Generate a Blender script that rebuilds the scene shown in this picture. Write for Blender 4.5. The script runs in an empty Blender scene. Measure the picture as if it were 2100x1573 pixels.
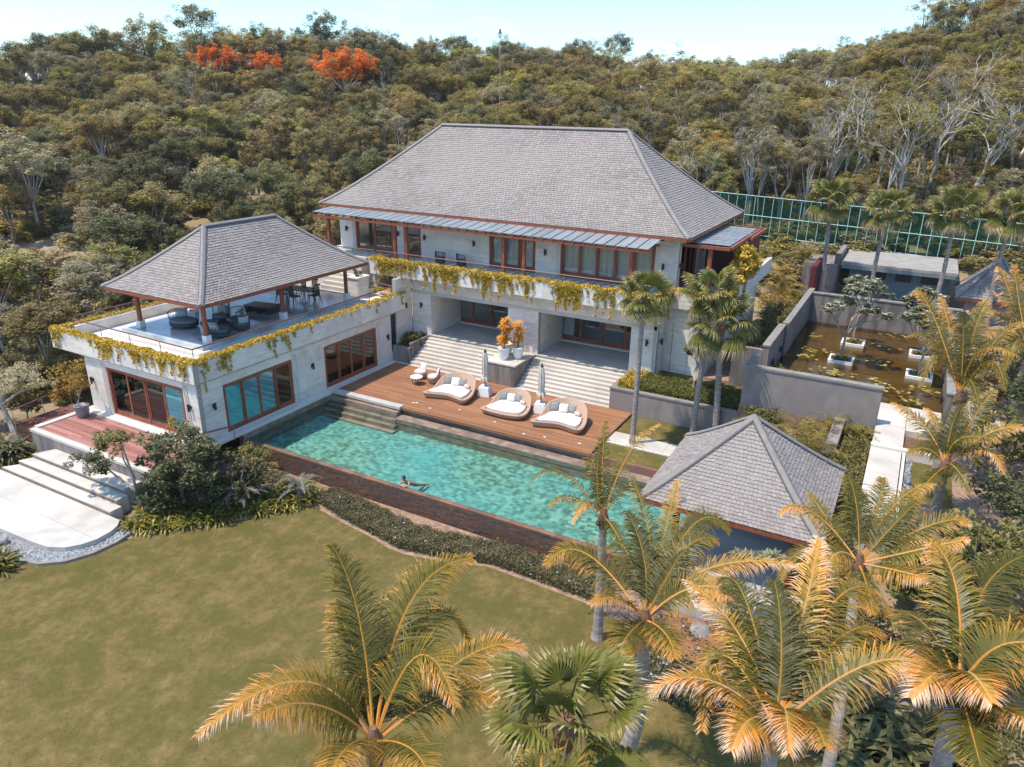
import bpy, bmesh, math, random
import numpy as np
from mathutils import Vector, Matrix, noise as mnoise
random.seed(7); RNG = np.random.default_rng(7)
SC = bpy.context.scene; COL = SC.collection
R = math.radians

# ---------------------------------------------------------------- camera, sky, sun, exposure
cam = bpy.data.objects.new('camera', bpy.data.cameras.new('camera')); COL.objects.link(cam); SC.camera = cam
cr = Vector((0.874122, 0.485495, 0.014327)); cu = Vector((-0.184939, 0.305413, 0.934088)); cf = Vector((-0.44912, 0.819156, -0.356755))
CAM = Vector((26.5364, -19.5302, 14.607))
cam.matrix_world = Matrix(((cr.x, cu.x, -cf.x, CAM.x), (cr.y, cu.y, -cf.y, CAM.y), (cr.z, cu.z, -cf.z, CAM.z), (0, 0, 0, 1)))
cam.data.sensor_width = 36; cam.data.lens = 1501.064 / 2100 * 36
cam.data.clip_start = 0.1; cam.data.clip_end = 3000
W = bpy.data.worlds.new('World'); SC.world = W; W.use_nodes = True
SUNV = Vector((-0.30, -0.30, 1.0)).normalized()
wn = W.node_tree.nodes; wl = W.node_tree.links
sky = wn.new('ShaderNodeTexSky'); sky.sky_type = 'NISHITA'; sky.sun_disc = False
sky.sun_elevation = math.asin(SUNV.z); sky.sun_rotation = math.atan2(SUNV.x, SUNV.y)
sky.air_density = 1.0; sky.dust_density = 0.6; sky.ozone_density = 1.6; sky.altitude = 50
# soft low clouds mixed into the sky, by direction
tc = wn.new('ShaderNodeTexCoord'); mp = wn.new('ShaderNodeMapping'); mp.inputs['Scale'].default_value = (1, 1, 3.2)
nz = wn.new('ShaderNodeTexNoise'); nz.inputs['Scale'].default_value = 3.1; nz.inputs['Detail'].default_value = 7; nz.inputs['Roughness'].default_value = 0.55
rp = wn.new('ShaderNodeValToRGB'); rp.color_ramp.elements[0].position = 0.60; rp.color_ramp.elements[1].position = 0.92
rp.color_ramp.elements[0].color = (0, 0, 0, 1); rp.color_ramp.elements[1].color = (0.75, 0.75, 0.75, 1)
mx = wn.new('ShaderNodeMix'); mx.data_type = 'RGBA'; mx.inputs[7].default_value = (5.6, 6.0, 6.4, 1)
tint = wn.new('ShaderNodeMix'); tint.data_type = 'RGBA'; tint.blend_type = 'MULTIPLY'; tint.inputs[0].default_value = 1.0
tint.inputs[7].default_value = (0.72, 0.91, 0.99, 1)
bg = wn['Background']; bg.inputs['Strength'].default_value = 0.15
wl.new(tc.outputs['Generated'], mp.inputs[0]); wl.new(mp.outputs[0], nz.inputs['Vector']); wl.new(nz.outputs[0], rp.inputs[0])
wl.new(sky.outputs[0], tint.inputs[6]); wl.new(tint.outputs[2], mx.inputs[6]); wl.new(rp.outputs[0], mx.inputs[0]); wl.new(mx.outputs[2], bg.inputs['Color'])
sd = bpy.data.lights.new('sun', 'SUN'); sd.energy = 2.7; sd.angle = R(0.6); sd.color = (1.0, 0.89, 0.75)
sun = bpy.data.objects.new('sun', sd); COL.objects.link(sun); sun.rotation_euler = SUNV.to_track_quat('Z', 'Y').to_euler()
SC.view_settings.view_transform = 'Standard'; SC.view_settings.look = 'None'; SC.view_settings.exposure = 1.06; SC.view_settings.gamma = 1
SC.view_settings.use_curve_mapping = False
SC.render.engine = 'CYCLES'
SC.cycles.max_bounces = 6; SC.cycles.transparent_max_bounces = 10; SC.cycles.diffuse_bounces = 3; SC.cycles.glossy_bounces = 3; SC.cycles.transmission_bounces = 2
SC.cycles.caustics_reflective = False; SC.cycles.caustics_refractive = False; SC.cycles.use_denoising = True

# ---------------------------------------------------------------- materials
def c4(c): return (c[0], c[1], c[2], 1)
def mat(name, c1, c2=None, scale=4, detail=4, rough=.7, bump=0, bscale=None, tintc=None, rnd=0.0, stretch=(1, 1, 1), transl=0, spec=.5, c3=None, big=None, local=False, metal=0, rlo=.35, rhi=.65, nr=.5):
    m = bpy.data.materials.new(name); m.use_nodes = True
    n = m.node_tree.nodes; l = m.node_tree.links; b = n['Principled BSDF']
    b.inputs['Roughness'].default_value = rough; b.inputs['Specular IOR Level'].default_value = spec; b.inputs['Metallic'].default_value = metal
    if local:
        co = n.new('ShaderNodeTexCoord').outputs['Object']
    else:
        co = n.new('ShaderNodeNewGeometry').outputs['Position']
    mp = n.new('ShaderNodeMapping'); mp.inputs['Scale'].default_value = stretch; l.new(co, mp.inputs[0])
    col = None
    def rgb(c): q = n.new('ShaderNodeRGB'); q.outputs[0].default_value = c4(c); return q.outputs[0]
    def mixc(f, a, bb, mode='MIX'):
        q = n.new('ShaderNodeMix'); q.data_type = 'RGBA'; q.blend_type = mode
        if isinstance(f, (int, float)): q.inputs[0].default_value = f
        else: l.new(f, q.inputs[0])
        l.new(a, q.inputs[6]); l.new(bb, q.inputs[7]); return q.outputs[2]
    def noi(sc, det, lo, hi):
        q = n.new('ShaderNodeTexNoise'); q.inputs['Scale'].default_value = sc; q.inputs['Detail'].default_value = det; q.inputs['Roughness'].default_value = nr; l.new(mp.outputs[0], q.inputs['Vector'])
        r = n.new('ShaderNodeMapRange'); r.inputs[1].default_value = lo; r.inputs[2].default_value = hi; l.new(q.outputs[0], r.inputs[0]); return r.outputs[0]
    col = rgb(c1)
    if c2: col = mixc(noi(scale, detail, rlo, rhi), col, rgb(c2))
    if big: col = mixc(noi(big[0], 3, .4, .62), col, rgb(big[1]))
    if tintc:
        a = n.new('ShaderNodeAttribute'); a.attribute_name = 'tint'; col = mixc(a.outputs['Fac'], col, rgb(tintc))
    if rnd:
        oi = n.new('ShaderNodeObjectInfo'); mr = n.new('ShaderNodeMapRange'); mr.inputs[3].default_value = 1 - rnd; mr.inputs[4].default_value = 1 + rnd; l.new(oi.outputs['Random'], mr.inputs[0])
        hs = n.new('ShaderNodeHueSaturation'); l.new(mr.outputs[0], hs.inputs['Value']); l.new(col, hs.inputs['Color']); col = hs.outputs[0]
    l.new(col, b.inputs['Base Color'])
    if bump:
        q = n.new('ShaderNodeTexNoise'); q.inputs['Scale'].default_value = bscale or scale * 3; q.inputs['Detail'].default_value = 5; l.new(mp.outputs[0], q.inputs['Vector'])
        bp = n.new('ShaderNodeBump'); bp.inputs['Strength'].default_value = bump; bp.inputs['Distance'].default_value = .03; l.new(q.outputs[0], bp.inputs['Height']); l.new(bp.outputs[0], b.inputs['Normal'])
    if transl:
        t = n.new('ShaderNodeBsdfTranslucent'); l.new(col, t.inputs[0]); ms = n.new('ShaderNodeMixShader'); ms.inputs[0].default_value = transl
        l.new(b.outputs[0], ms.inputs[1]); l.new(t.outputs[0], ms.inputs[2]); l.new(ms.outputs[0], n['Material Output'].inputs[0])
    return m
def leafmat(name, stops, rnd=.25, transl=.3, rough=.5, hue=.0, spec=.35):
    """colour ramp over the per-leaf 'tint' attribute, varied per plant"""
    m = bpy.data.materials.new(name); m.use_nodes = True
    n = m.node_tree.nodes; l = m.node_tree.links; b = n['Principled BSDF']
    b.inputs['Roughness'].default_value = rough; b.inputs['Specular IOR Level'].default_value = spec
    a = n.new('ShaderNodeAttribute'); a.attribute_name = 'tint'
    r = n.new('ShaderNodeValToRGB'); cr_ = r.color_ramp
    while len(cr_.elements) < len(stops): cr_.elements.new(.5)
    for e, (p, c) in zip(cr_.elements, stops): e.position = p; e.color = c4(c)
    l.new(a.outputs['Fac'], r.inputs[0])
    oi = n.new('ShaderNodeObjectInfo'); mr = n.new('ShaderNodeMapRange'); mr.inputs[3].default_value = 1 - rnd; mr.inputs[4].default_value = 1 + rnd; l.new(oi.outputs['Random'], mr.inputs[0])
    hs = n.new('ShaderNodeHueSaturation'); l.new(mr.outputs[0], hs.inputs['Value'])
    if hue:
        m2 = n.new('ShaderNodeMath'); m2.operation = 'MULTIPLY'; m2.inputs[1].default_value = 7.31; m3 = n.new('ShaderNodeMath'); m3.operation = 'FRACT'
        l.new(oi.outputs['Random'], m2.inputs[0]); l.new(m2.outputs[0], m3.inputs[0])
        m4 = n.new('ShaderNodeMapRange'); m4.inputs[3].default_value = .5 - hue; m4.inputs[4].default_value = .5 + hue; l.new(m3.outputs[0], m4.inputs[0]); l.new(m4.outputs[0], hs.inputs['Hue'])
    l.new(r.outputs[0], hs.inputs['Color']); l.new(hs.outputs[0], b.inputs['Base Color'])
    t = n.new('ShaderNodeBsdfTranslucent'); l.new(hs.outputs[0], t.inputs[0]); ms = n.new('ShaderNodeMixShader'); ms.inputs[0].default_value = transl
    l.new(b.outputs[0], ms.inputs[1]); l.new(t.outputs[0], ms.inputs[2]); l.new(ms.outputs[0], n['Material Output'].inputs[0])
    return m
def glassmat(name, tcol, gcol, fac, rough=.02, bump=0, bscale=3, ior=1.33, lit_tint=None):
    """see-through sheet with reflections; lets sunlight pass"""
    m = bpy.data.materials.new(name); m.use_nodes = True
    n = m.node_tree.nodes; l = m.node_tree.links; n.remove(n['Principled BSDF'])
    t = n.new('ShaderNodeBsdfTransparent'); t.inputs[0].default_value = c4(tcol)
    g = n.new('ShaderNodeBsdfGlossy'); g.inputs['Color'].default_value = c4(gcol); g.inputs['Roughness'].default_value = rough
    f = n.new('ShaderNodeFresnel'); f.inputs[0].default_value = ior
    ad = n.new('ShaderNodeMath'); ad.operation = 'ADD'; ad.inputs[1].default_value = fac; ad.use_clamp = True; l.new(f.outputs[0], ad.inputs[0])
    if lit_tint: # diffuse tint added to brighten panes in front of a dim room
        df = n.new('ShaderNodeBsdfDiffuse'); df.inputs[0].default_value = c4(lit_tint); m0 = n.new('ShaderNodeMixShader'); m0.inputs[0].default_value = .55; l.new(t.outputs[0], m0.inputs[1]); l.new(df.outputs[0], m0.inputs[2]); t = m0
    ms = n.new('ShaderNodeMixShader'); l.new(ad.outputs[0], ms.inputs[0]); l.new(t.outputs[0], ms.inputs[1]); l.new(g.outputs[0], ms.inputs[2]); l.new(ms.outputs[0], n['Material Output'].inputs[0])
    if bump:
        ge = n.new('ShaderNodeNewGeometry'); q = n.new('ShaderNodeTexNoise'); q.inputs['Scale'].default_value = bscale; q.inputs['Detail'].default_value = 3; q.inputs['Distortion'].default_value = .6
        l.new(ge.outputs['Position'], q.inputs['Vector']); bp = n.new('ShaderNodeBump'); bp.inputs['Strength'].default_value = bump; bp.inputs['Distance'].default_value = .05
        l.new(q.outputs[0], bp.inputs['Height']); l.new(bp.outputs[0], g.inputs['Normal']); l.new(bp.outputs[0], f.inputs['Normal'])
    return m
M = {}
M['stone'] = mat('travertine', (.79, .715, .64), (.60, .52, .45), 2.2, 6, .6, .08, 8, rnd=.09, stretch=(.8, .8, 3.0), big=(.42, (.69, .64, .59)))
M['stonetop'] = mat('pale_stone', (.74, .70, .64), (.60, .56, .51), 1.6, 6, .6, .05, 9, rnd=.05, big=(.45, (.66, .61, .55)))
M['joint'] = mat('wall_backing', (.40, .37, .33), rough=.9)
M['soffit'] = mat('soffit_plaster', (.62, .59, .55), (.55, .52, .48), 3, rough=.8)
M['floorgrey'] = mat('terrace_paving', (.48, .455, .43), (.40, .375, .35), 3, 5, .45, rnd=.06, big=(.8, (.52, .49, .45)))
M['polish'] = mat('polished_floor', (.50, .56, .58), (.58, .61, .62), 1.1, 5, .18, rnd=.03, spec=.7, big=(.6, (.25, .31, .34)))
M['redwood'] = mat('red_timber', (.31, .085, .040), (.21, .052, .026), 9, 3, .5, stretch=(1, 1, .3), local=True)
M['darkred'] = mat('dark_red_boards', (.13, .018, .020), (.10, .014, .016), 6, 3, .6)
M['deck'] = mat('orange_deck_boards', (.300, .138, .062), (.230, .102, .047), 5, 5, .62, .06, 30, tintc=(.345, .165, .080), stretch=(.5, 6, 1), big=(.35, (.225, .10, .052)))
M['deck2'] = mat('red_deck_boards', (.30, .115, .085), (.21, .075, .055), 5, 5, .62, .06, 30, tintc=(.42, .20, .16), stretch=(.5, 6, 1))
M['concrete'] = mat('grey_render_wall', (.285, .245, .222), (.215, .182, .165), 2.6, 8, .9, .2, 22, big=(.5, (.24, .205, .19)), stretch=(1, 1, .5))
M['concwarm'] = mat('weathered_wall', (.25, .215, .195), (.14, .118, .112), 1.6, 8, .9, .2, 20, stretch=(1.6, 1.6, .22), rlo=.42, rhi=.6)
M['coping'] = mat('wall_coping', (.27, .245, .225), (.20, .18, .16), 3, 5, .85, .1)
M['white'] = mat('white_paint', (.78, .77, .75), rough=.5)
M['pave'] = mat('white_paving', (.52, .485, .435), (.42, .38, .335), 1.3, 6, .7, .05, 12, rnd=.04, big=(.35, (.56, .515, .455)))
M['riser'] = mat('step_riser', (.62, .54, .47), (.52, .44, .38), 5, rough=.8)
M['riserbrown'] = mat('brown_step_riser', (.22, .15, .12), (.16, .11, .09), 5, rough=.8)
M['shingle'] = mat('roof_shingle', (.235, .202, .186), (.200, .172, .159), 1.2, 4, .85, .1, 25, tintc=(.305, .268, .248), big=(.22, (.278, .242, .222)))
M['roofunder'] = mat('roof_underlay', (.10, .09, .09), rough=.9)
M['ridge'] = mat('ridge_capping', (.245, .22, .205), (.20, .178, .168), 6, rough=.8)
M['ridgedark'] = mat('dark_flashing', (.05, .055, .07), rough=.6)
M['awning'] = mat('weathered_awning_slats', (.30, .335, .35), (.40, .42, .43), 2.5, 5, .35, rnd=.1, spec=.6, stretch=(3, .4, 1), transl=.35)
M['steel'] = mat('steel', (.30, .30, .30), rough=.35, metal=.8)
M['rail'] = mat('handrail_timber', (.20, .085, .065), (.15, .06, .05), 8, rough=.5)
M['black'] = mat('black_metal', (.02, .022, .025), rough=.5)
M['darkwick'] = mat('dark_woven_rope', (.045, .06, .068), (.03, .04, .045), 20, rough=.7)
M['cushgrey'] = mat('grey_cushion', (.40, .46, .50), (.34, .39, .43), 6, rough=.9)
M['cushdark'] = mat('dark_cushion', (.15, .20, .235), rough=.9)
M['cushwhite'] = mat('white_cushion', (.78, .75, .70), (.70, .67, .62), 5, rough=.9)
M['cushbeige'] = mat('beige_cushion', (.60, .50, .44), (.5, .42, .36), 40, rough=.9)
M['pillowgrey'] = mat('grey_pillow', (.28, .27, .255), (.23, .22, .21), 12, rough=.9)
M['wicker'] = mat('pink_beige_wicker', (.50, .345, .255), (.36, .235, .165), 38, 2, .7, .4, 60, local=True)
M['woodlight'] = mat('teak_wood', (.34, .17, .07), (.25, .12, .05), 12, rough=.6)
M['darkwood'] = mat('dark_wood', (.055, .048, .05), (.04, .034, .036), 8, rough=.4)
M['canvas'] = mat('umbrella_canvas', (.60, .55, .48), (.48, .44, .38), 8, rough=.95)
M['curtain'] = mat('sheer_curtain', (.86, .87, .84), (.78, .80, .77), 5, rough=.95, transl=.3)
M['inside'] = mat('interior_wall', (.55, .52, .48), (.48, .45, .42), 1, rough=.8)
M['cyanroom'] = mat('cyan_room_finish', (.10, .50, .62), (.16, .60, .70), .9, 3, .3)
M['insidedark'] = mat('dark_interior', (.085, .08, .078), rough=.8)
M['soil'] = mat('dry_soil', (.36, .235, .165), (.20, .13, .09), 6, 6, .95, .3, 25)
M['bark'] = mat('pale_bark', (.46, .40, .345), (.27, .225, .19), 7, 5, .9, .2, rnd=.15, local=True)
M['palebark'] = mat('white_bark', (.50, .45, .39), (.33, .29, .245), 7, 5, .9, .2, rnd=.1, local=True)
M['barkdark'] = mat('brown_bark', (.17, .13, .10), (.10, .08, .065), 7, 5, .9, .2, local=True)
M['palmtrunk'] = mat('palm_trunk', (.36, .31, .28), (.21, .17, .15), 3, 5, .9, .3, 14, stretch=(.6, .6, 5), local=True)
M['boot'] = mat('palm_boot_fibre', (.22, .11, .06), (.13, .07, .045), 12, rough=.9, local=True)
M['rock'] = mat('grey_rock', (.30, .27, .25), (.20, .18, .17), 4, rough=.9, bump=.4)
M['pebble'] = mat('blue_grey_pebble', (.17, .185, .20), (.10, .11, .125), 9, rough=.7, tintc=(.42, .42, .42))
M['pot'] = mat('grey_pot', (.22, .235, .25), (.18, .19, .2), 5, rough=.5)
M['skin'] = mat('skin', (.42, .19, .115), rough=.5)
M['hair'] = mat('dark_hair', (.02, .015, .014), rough=.5)
M['tealwall'] = mat('blue_grey_wall', (.17, .245, .27), (.14, .20, .225), 2, rough=.8)
M['flatroof'] = mat('flat_roof_slab', (.36, .34, .315), (.24, .225, .205), 1.4, 8, .9, .1, stretch=(1, 3, 1))
M['fencegreen'] = mat('mint_fence_steel', (.36, .60, .53), rough=.5)
M['net'] = glassmat('green_net', (.55, .68, .62), (.05, .22, .17), .22, .8)
M['glass'] = glassmat('window_glass', (.95, .97, .97), (.90, .97, 1.0), .03, .015, ior=1.45)
M['glassteal'] = glassmat('window_glass_teal', (.50, .86, .95), (.60, .95, 1.0), .14, .015, ior=1.5, lit_tint=(.035, .33, .45))
M['water'] = glassmat('pool_water', (.90, 1.0, .985), (.70, 1.0, .97), .0, .05, .26, 5.5, 1.22)
M['pondwater'] = glassmat('pond_water', (.55, .49, .31), (1, .95, .9), .01, .05, .06, 2.2, 1.30)
M['flower'] = mat('fallen_blossom', (.85, .80, .74), rough=.8)
M['blueflower'] = mat('pale_blue_flower', (.50, .60, .78), rough=.8)
M['gravel'] = mat('gravel_bed', (.22, .215, .21), (.10, .10, .105), 30, 3, .95, .5, 40)
# lawn with mottled dry and green patches
M['lawn'] = mat('lawn_grass', (.088, .073, .023), (.240, .168, .066), 1.5, 13, .95, .45, 60, big=(.9, (.105, .092, .026)), rlo=.36, rhi=.66, spec=.1, nr=.82, stretch=(1, .85, 1))
M['ground'] = mat('dry_hill_ground', (.42, .31, .235), (.20, .155, .085), .35, 8, .95, .3, 3, big=(.06, (.26, .20, .12)), spec=.1)
def tilemat(name, stops, scale, w, h, rough=.5, bump=.15, big=None):
    m = bpy.data.materials.new(name); m.use_nodes = True
    n = m.node_tree.nodes; l = m.node_tree.links; b = n['Principled BSDF']; b.inputs['Roughness'].default_value = rough
    ge = n.new('ShaderNodeNewGeometry'); sn = n.new('ShaderNodeVectorMath'); sn.operation = 'SNAP'; sn.inputs[1].default_value = (w, h, .1)
    l.new(ge.outputs['Position'], sn.inputs[0]); wnn = n.new('ShaderNodeTexWhiteNoise'); l.new(sn.outputs[0], wnn.inputs['Vector'])
    q = n.new('ShaderNodeTexNoise'); q.inputs['Scale'].default_value = scale; q.inputs['Detail'].default_value = 6; l.new(ge.outputs['Position'], q.inputs['Vector'])
    m1 = n.new('ShaderNodeMix'); m1.data_type = 'FLOAT'; m1.inputs[0].default_value = .42; l.new(q.outputs[0], m1.inputs[2]); l.new(wnn.outputs['Value'], m1.inputs[3])
    r = n.new('ShaderNodeValToRGB'); cr_ = r.color_ramp
    while len(cr_.elements) < len(stops): cr_.elements.new(.5)
    for e, (p, c) in zip(cr_.elements, stops): e.position = p; e.color = c4(c)
    l.new(m1.outputs[0], r.inputs[0]); out = r.outputs[0]
    if big:
        q2 = n.new('ShaderNodeTexNoise'); q2.inputs['Scale'].default_value = big[0]; q2.inputs['Detail'].default_value = 2; l.new(ge.outputs['Position'], q2.inputs['Vector'])
        mr = n.new('ShaderNodeMapRange'); mr.inputs[1].default_value = .42; mr.inputs[2].default_value = .62; mr.inputs[4].default_value = big[2]; l.new(q2.outputs[0], mr.inputs[0])
        m2 = n.new('ShaderNodeMix'); m2.data_type = 'RGBA'; l.new(mr.outputs[0], m2.inputs[0]); l.new(out, m2.inputs[6]); m2.inputs[7].default_value = c4(big[1]); out = m2.outputs[2]
    l.new(out, b.inputs['Base Color'])
    return m
M['pooltile'] = tilemat('green_pool_stone', [(.30, (.065, .125, .088)), (.42, (.095, .20, .15)), (.52, (.120, .26, .205)), (.62, (.150, .31, .25)), (.75, (.22, .38, .31))], 2.4, .19, .16, big=(.13, (.07, .32, .345), .58))  # broad cyan patches put water glare and depth into the tile colour
M['pooldark'] = tilemat('dark_ledge_tile', [(.25, (.16, .112, .086)), (.55, (.25, .182, .14)), (.8, (.33, .25, .195))], 1.2, .30, .30)
M['pondtile'] = tilemat('brown_pond_tile', [(.25, (.20, .135, .060)), (.6, (.30, .205, .095)), (.85, (.40, .28, .14))], .8, .6, .12)
M['brick'] = mat('rust_stone_brick', (.105, .054, .036), (.215, .100, .050), 5, 4, .75, .2, 20, tintc=(.070, .055, .052), big=(.6, (.125, .060, .038)))
M['rim'] = mat('rust_rim_tile', (.26, .115, .062), (.17, .105, .085), 1.3, 4, .5, rnd=.22)
# foliage
OL = lambda *a: leafmat(*a)
M['lf_olive'] = leafmat('olive_leaves', [(0, (0.177, 0.150, 0.046)), (.5, (0.372, 0.305, 0.087)), (1, (0.595, 0.470, 0.162))], .30, .40, .5, .02)
M['lf_dark'] = leafmat('dark_leaves', [(0, (0.102, 0.105, 0.044)), (.6, (0.228, 0.215, 0.084)), (1, (0.409, 0.350, 0.147))], .28, .38, .5, .02)
M['lf_grey'] = leafmat('greygreen_leaves', [(0, (.25, .22, .125)), (.6, (.44, .375, .215)), (1, (.66, .54, .33))], .25, .40, .5, .015)
M['lf_bush'] = leafmat('dark_garden_leaves', [(0, (.050, .058, .024)), (.6, (.115, .115, .045)), (1, (.24, .20, .09))], .2, .28, .42, .01)
M['lf_shrub'] = leafmat('olive_garden_leaves', [(0, (.10, .095, .028)), (.5, (.21, .180, .052)), (1, (.38, .29, .095))], .28, .34, .5, .02)
M['lf_gold'] = leafmat('golden_leaves', [(0, (0.223, 0.175, 0.048)), (.5, (0.446, 0.335, 0.090)), (1, (0.632, 0.480, 0.152))], .25, .40, .5, .02)
M['lf_bamboo'] = leafmat('feathery_leaves', [(0, (0.251, 0.200, 0.076)), (.6, (0.465, 0.370, 0.147)), (1, (0.632, 0.520, 0.257))], .25, .40, .6, .02)
M['lf_vine'] = leafmat('creeper_leaves', [(0, (.12, .110, .016)), (.3, (.36, .27, .030)), (.65, (.68, .45, .045)), (1, (.88, .60, .15))], .1, .35, .5)
M['lf_flame'] = leafmat('flame_blossom', [(0, (.70, .20, .020)), (.6, (.90, .25, .022)), (1, (.88, .46, .08))], .1, .35, .5)
M['lf_pot'] = leafmat('golden_garden_leaves', [(0, (.16, .115, .024)), (.5, (.36, .225, .040)), (1, (.54, .33, .065))], .15, .36, .5)
M['lf_croton'] = leafmat('orange_croton_leaves', [(0, (.85, .34, .03)), (.6, (.90, .52, .07)), (1, (.88, .66, .34))], .05, .4, .5)
M['lf_hedge'] = leafmat('hedge_leaves', [(0, (0.058, 0.065, 0.016)), (.6, (0.137, 0.137, 0.026)), (1, (0.247, 0.215, 0.046))], .1, .25, .5)
M['lf_border'] = leafmat('border_leaves', [(0, (.085, .080, .030)), (.6, (.185, .155, .070)), (1, (.42, .33, .21))], .15, .3, .5)
M['lf_strap'] = leafmat('strap_leaves', [(0, (0.057, 0.070, 0.019)), (.6, (0.155, 0.149, 0.030)), (1, (0.486, 0.351, 0.047))], .25, .25, .38, .01)
M['lf_frang'] = leafmat('frangipani_leaves', [(0, (.11, .125, .065)), (.6, (.20, .22, .125)), (1, (.38, .37, .24))], .12, .25, .4)
M['lf_fan'] = leafmat('fan_palm_leaves', [(0, (0.077, 0.086, 0.015)), (.5, (0.171, 0.171, 0.035)), (.85, (0.286, 0.237, 0.072)), (1, (0.550, 0.440, 0.264))], .08, .28, .5, 0, .2)
M['lf_coco'] = leafmat('coconut_frond', [(0, (.070, .068, .014)), (.36, (.165, .140, .022)), (.60, (.48, .28, .040)), (.80, (.82, .36, .070)), (1, (.80, .58, .40))], .06, .34, .42)
M['lf_areca'] = leafmat('areca_leaves', [(0, (0.081, 0.078, 0.018)), (.6, (0.260, 0.202, 0.036)), (1, (0.520, 0.351, 0.065))], .15, .3, .45)
M['lf_cycad'] = leafmat('grey_cycad_leaves', [(0, (.12, .125, .10)), (.6, (.24, .24, .20)), (1, (.42, .41, .36))], .1, .15, .5)
M['lf_pad'] = leafmat('lily_pad', [(0, (.17, .15, .03)), (.6, (.32, .26, .05)), (1, (.48, .42, .18))], .05, .05, .3)
M['twig'] = mat('bare_twigs', (.42, .36, .31), (.30, .25, .21), 3, rough=.9, rnd=.2)

# ---------------------------------------------------------------- mesh helpers
class MB:
    def __init__(s): s.v = []; s.f = []; s.t = []; s.mi = []; s.has = False
    def add(s, vs, fs, tint=0.0, mi=0):
        o = len(s.v); s.v.extend(vs)
        for i, f in enumerate(fs):
            s.f.append(tuple(o + k for k in f)); s.t.append(tint[i] if isinstance(tint, (list, tuple)) else tint); s.mi.append(mi)
        return s
    def box(s, x0, x1, y0, y1, z0, z1, tint=0.0, mi=0):
        if x0 > x1: x0, x1 = x1, x0
        if y0 > y1: y0, y1 = y1, y0
        if z0 > z1: z0, z1 = z1, z0
        return s.add([(x0, y0, z0), (x1, y0, z0), (x1, y1, z0), (x0, y1, z0), (x0, y0, z1), (x1, y0, z1), (x1, y1, z1), (x0, y1, z1)],
                     [(0, 3, 2, 1), (4, 5, 6, 7), (0, 1, 5, 4), (1, 2, 6, 5), (2, 3, 7, 6), (3, 0, 4, 7)], tint, mi)
    def prism(s, poly, z0, z1, tint=0.0, mi=0):
        n = len(poly); z0s = z0 if isinstance(z0, (list, tuple)) else [z0] * n; z1s = z1 if isinstance(z1, (list, tuple)) else [z1] * n
        vs = [(p[0], p[1], z0s[i]) for i, p in enumerate(poly)] + [(p[0], p[1], z1s[i]) for i, p in enumerate(poly)]
        return s.add(vs, [tuple(range(n - 1, -1, -1)), tuple(range(n, 2 * n))] + [(i, (i + 1) % n, n + (i + 1) % n, n + i) for i in range(n)], tint, mi)
    def tube(s, pts, rad, n=6, tint=0.0, mi=0, cap=True):
        pts = [Vector(p) for p in pts]; k = len(pts)
        rad = [rad] * k if not isinstance(rad, (list, tuple)) else rad
        vs = []; up = Vector((.31, .17, .93))
        for i, p in enumerate(pts):
            d = (pts[min(i + 1, k - 1)] - pts[max(i - 1, 0)]); d = d.normalized() if d.length > 1e-9 else Vector((0, 0, 1))
            a = d.cross(up); a = a.normalized() if a.length > 1e-3 else Vector((1, 0, 0)); b = d.cross(a)
            for j in range(n):
                w = 2 * math.pi * j / n; vs.append(tuple(p + (a * math.cos(w) + b * math.sin(w)) * rad[i]))
        fs = [(i * n + j, i * n + (j + 1) % n, (i + 1) * n + (j + 1) % n, (i + 1) * n + j) for i in range(k - 1) for j in range(n)]
        if cap: fs += [tuple(range(n - 1, -1, -1)), tuple((k - 1) * n + j for j in range(n))]
        return s.add(vs, fs, tint, mi)
    def lathe(s, prof, n=20, c=(0, 0), tint=0.0, mi=0, cap=True, sx=1, sy=1):
        vs = [(c[0] + r * sx * math.cos(2 * math.pi * j / n), c[1] + r * sy * math.sin(2 * math.pi * j / n), z) for r, z in prof for j in range(n)]
        k = len(prof); fs = [(i * n + j, i * n + (j + 1) % n, (i + 1) * n + (j + 1) % n, (i + 1) * n + j) for i in range(k - 1) for j in range(n)]
        if cap: fs += [tuple(range(n - 1, -1, -1)), tuple((k - 1) * n + j for j in range(n))]
        return s.add(vs, fs, tint, mi)
    def mesh(s, name, mats, smooth=False):
        me = bpy.data.meshes.new(name); me.from_pydata([tuple(v) for v in s.v], [], s.f)
        for m in (mats if isinstance(mats, (list, tuple)) else [mats]): me.materials.append(m)
        a = me.attributes.new('tint', 'FLOAT', 'FACE'); a.data.foreach_set('value', [float(x) for x in s.t])
        if any(s.mi): me.polygons.foreach_set('material_index', s.mi)
        if smooth: me.polygons.foreach_set('use_smooth', [True] * len(me.polygons))
        me.update(); return me
    def obj(s, name, mats, parent=None, smooth=False, loc=None, bevel=0, **kw):
        return link(name, s.mesh(name, mats, smooth), parent, loc, bevel, **kw)
def tag(o, label=None, cat=None, group=None, kind=None, category=None):
    cat = cat or category
    if label: o['label'] = label
    if cat: o['category'] = cat
    if group: o['group'] = group
    if kind: o['kind'] = kind
    return o
def link(name, data, parent=None, loc=None, bevel=0, rz=0, **kw):
    o = bpy.data.objects.new(name, data); COL.objects.link(o)
    if parent: o.parent = parent
    if loc is not None: o.location = loc
    if rz: o.rotation_euler = (0, 0, rz)
    if bevel:
        b = o.modifiers.new('bevel', 'BEVEL'); b.width = bevel; b.segments = 2; b.limit_method = 'ANGLE'
    if kw: tag(o, **kw)
    return o
def thing(name, label, cat, loc=(0, 0, 0), rz=0, group=None, scale=None):
    o = bpy.data.objects.new(name, None); COL.objects.link(o); o.location = loc; o.rotation_euler = (0, 0, rz); o.empty_display_size = .2
    if scale: o.scale = (scale,) * 3 if isinstance(scale, (int, float)) else scale
    return tag(o, label, cat, group)
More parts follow.
